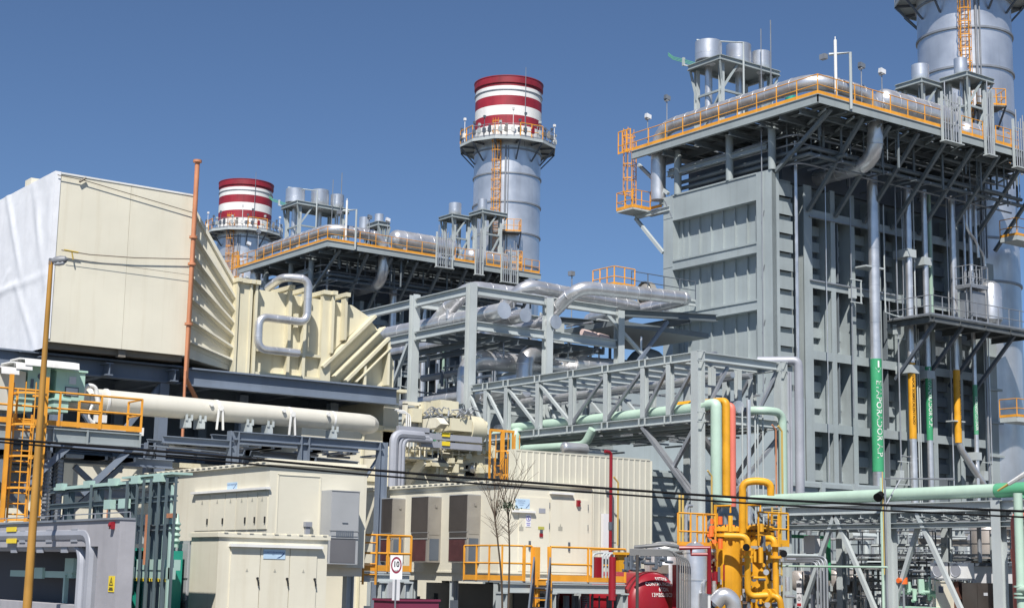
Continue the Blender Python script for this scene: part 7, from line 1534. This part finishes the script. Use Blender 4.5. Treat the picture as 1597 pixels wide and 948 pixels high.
m_ = MB(); a, b_ = G(930, 868), G(945, 895); m_.box(a.x, a.y, 2.3, a.x+.3, a.y+.2, a.z); a = G(955, 868); m_.cyl((a.x, a.y, 1.6), (a.x, a.y, a.z), .12, n=12); m_.cyl((a.x+.2, a.y, a.z-.35), (a.x+.7, a.y-.1, a.z-.35), .06, n=8); m_.cyl((a.x+.7, a.y-.1, a.z-.45), (a.x+.7, a.y-.1, a.z-.4), .22, n=14); m_.build('red_body', REDP, t)
m_ = MB(); a = G(965, 862); m_.box(a.x, a.y, 2.5, a.x+.3, a.y+.2, a.z); m_.box(a.x-.1, a.y-.1, a.z-.05, a.x+.5, a.y+.2, a.z+.03); m_.build('yellow_body', YELLOW, t)
m_ = MB()
for px in (925, 940, 945, 950): a = G(px, 864); m_.pipe([(a.x, a.y, 2.3), (a.x, a.y, a.z), (a.x+.2, a.y, a.z+.05), (a.x+.4, a.y, a.z+.05)], .03, .12, n=7)
m_.build('white_hoop', PALE, t)
m_ = MB()
for k in range(24): a = g_(r.uniform(975, 1045), r.uniform(868, 890), r.uniform(49.5, 52)); m_.cyl(a, a+V(0, 0, r.uniform(.1, .5)), r.choice((.03, .06)), n=7); m_.cyl(a, a+V(r.uniform(-.3, .3), 0, 0), .05, n=7)
t = thing('small_valves', 'scatter of small dark valves above the dark red tank', 'valves', (33, 41, 0)); build_each(m_, 'valve_piece', DARK, t)
# yellow-orange tall posts by the bridge leg
for i, px in enumerate((1060, 1065)):
    c = at(px, 770, y=44.5); m_ = MB(); m_.cyl((c.x, 44.5, 0), (c.x, 44.5, c.z), .045, n=7); solo(m_, 'thin_post', straw, ('left' if i == 0 else 'right')+' one of two thin straw posts left of the bridge corner post', 'post', 'thin straw posts')
m_ = MB(); c = at(1070, 788, y=43.5); m_.pipe([(c.x, 43.5, 0), (c.x, 43.5, c.z), (c.x+.3, 43.5, c.z)], .06, .15, n=8); solo(m_, 'silver_hook_pipe', SILVER, 'thin silver hooked pipe left of the bridge corner post foot', 'pipe')
# dark inlet duct behind the shed
t = thing('exhaust_duct', 'large grey exhaust duct under the truss bridge, striped with sunlight and shadow', 'duct', (46, 56, 0))
m_ = MB(); m_.box(46.5, 54.5, 0, 66, 74, 7.2); m_.box(52, 62, 7.2, 66.1, 74, 12.5); m_.build('duct_casing', CASING, t)
for x in (47, 49.4, 51.8, 54.2, 56.6, 59, 61.4):
    m_ = MB(); m_.box(x, 54.25, 0, x+.25, 54.5, 7.2); m_.build('duct_rib', CASING, t)
m_ = MB()
for z in (1.5, 3.3, 5.1, 6.9): m_.box(46.5, 54.35, z, 66, 54.5, z+.2)
m_.build('duct_band', CASING, t)
a = at(885, 698, y=53); m_ = MB(); m_.capsule((a.x-.3, 53, a.z), (a.x+1.1, 53, a.z), .24, 18); solo(m_, 'silver_canister', SILVER, 'silver canister lying above the corrugated shed roof', 'vessel')

# ---- thin pipes, rails and small frames close behind the rack and round the gas filters
r = random.Random(88)
t = thing('instrument_piping', 'thin upright conduits and small brackets crowding the space under the right hand rack', 'piping', (47, 40, 0))
for nm, ma, n1 in (('thin_pipe', PALE, 80), ('thin_conduit', DULL, 40), ('thin_silver_pipe', SILVER, 44), ('thin_dark_pipe', DARK, 16)):
    for k in range(n1):
        px = r.uniform(1236, 1600); d_ = r.uniform(60, 71)+max(0, (1400-px))*.012; z0 = r.choice((0, 0, .6, 1.4, 2.2)); z1 = min(4.7, z0+r.uniform(.7, 3.6)); a = at(px, 880, d=d_); rr = r.choice((.022, .03, .045, .06)); m_ = MB(); q = r.random()
        if q < .5: m_.pipe([(a.x, a.y, z0), (a.x, a.y, z1)], rr, n=6)
        elif q < .8: L = r.uniform(.4, 2.2); m_.pipe([(a.x, a.y, z0), (a.x, a.y, z1), (a.x+r.choice((0, .2)), a.y-L, z1)], rr, .15, n=6)
        else: L = r.uniform(1, 4); m_.pipe([(a.x, a.y, z1), (a.x+.1, a.y-L, z1)], rr*1.3, n=6)
        if r.random() < .35: m_.box(a.x-.08, a.y-.1, z0+(z1-z0)*.5, a.x, a.y+.1, z0+(z1-z0)*.5+.22)
        m_.build(nm, ma, t)
m_ = MB()
for z, xo in ((2.1, 50.5), (3.3, 49.2)): m_.rail([(xo, 44, z), (xo, 33.5, z)], 1.0, .9, .022, mids=(.5,), toe=.12)
m_.build('railing', DULL, t)
m_ = MB()
for z, xo in ((2.1, 50.5), (3.3, 49.2)): m_.box(xo, 33.5, z-.12, xo+1.4, 44, z-.04)
m_.build('walkway', GRATE, t)
for px, lab in ((1262, 'small white junction cabinet beside the gas filters'), ):
    a = at(px, 850, d=63); m_ = MB(); m_.box(a.x, a.y-.3, a.z-.3, a.x+.3, a.y+.3, a.z+.4); m_.box(a.x+.1, a.y-.05, 0, a.x+.2, a.y+.05, a.z-.3); solo(m_, 'junction_cabinet', SIGNW, lab, 'cabinet')
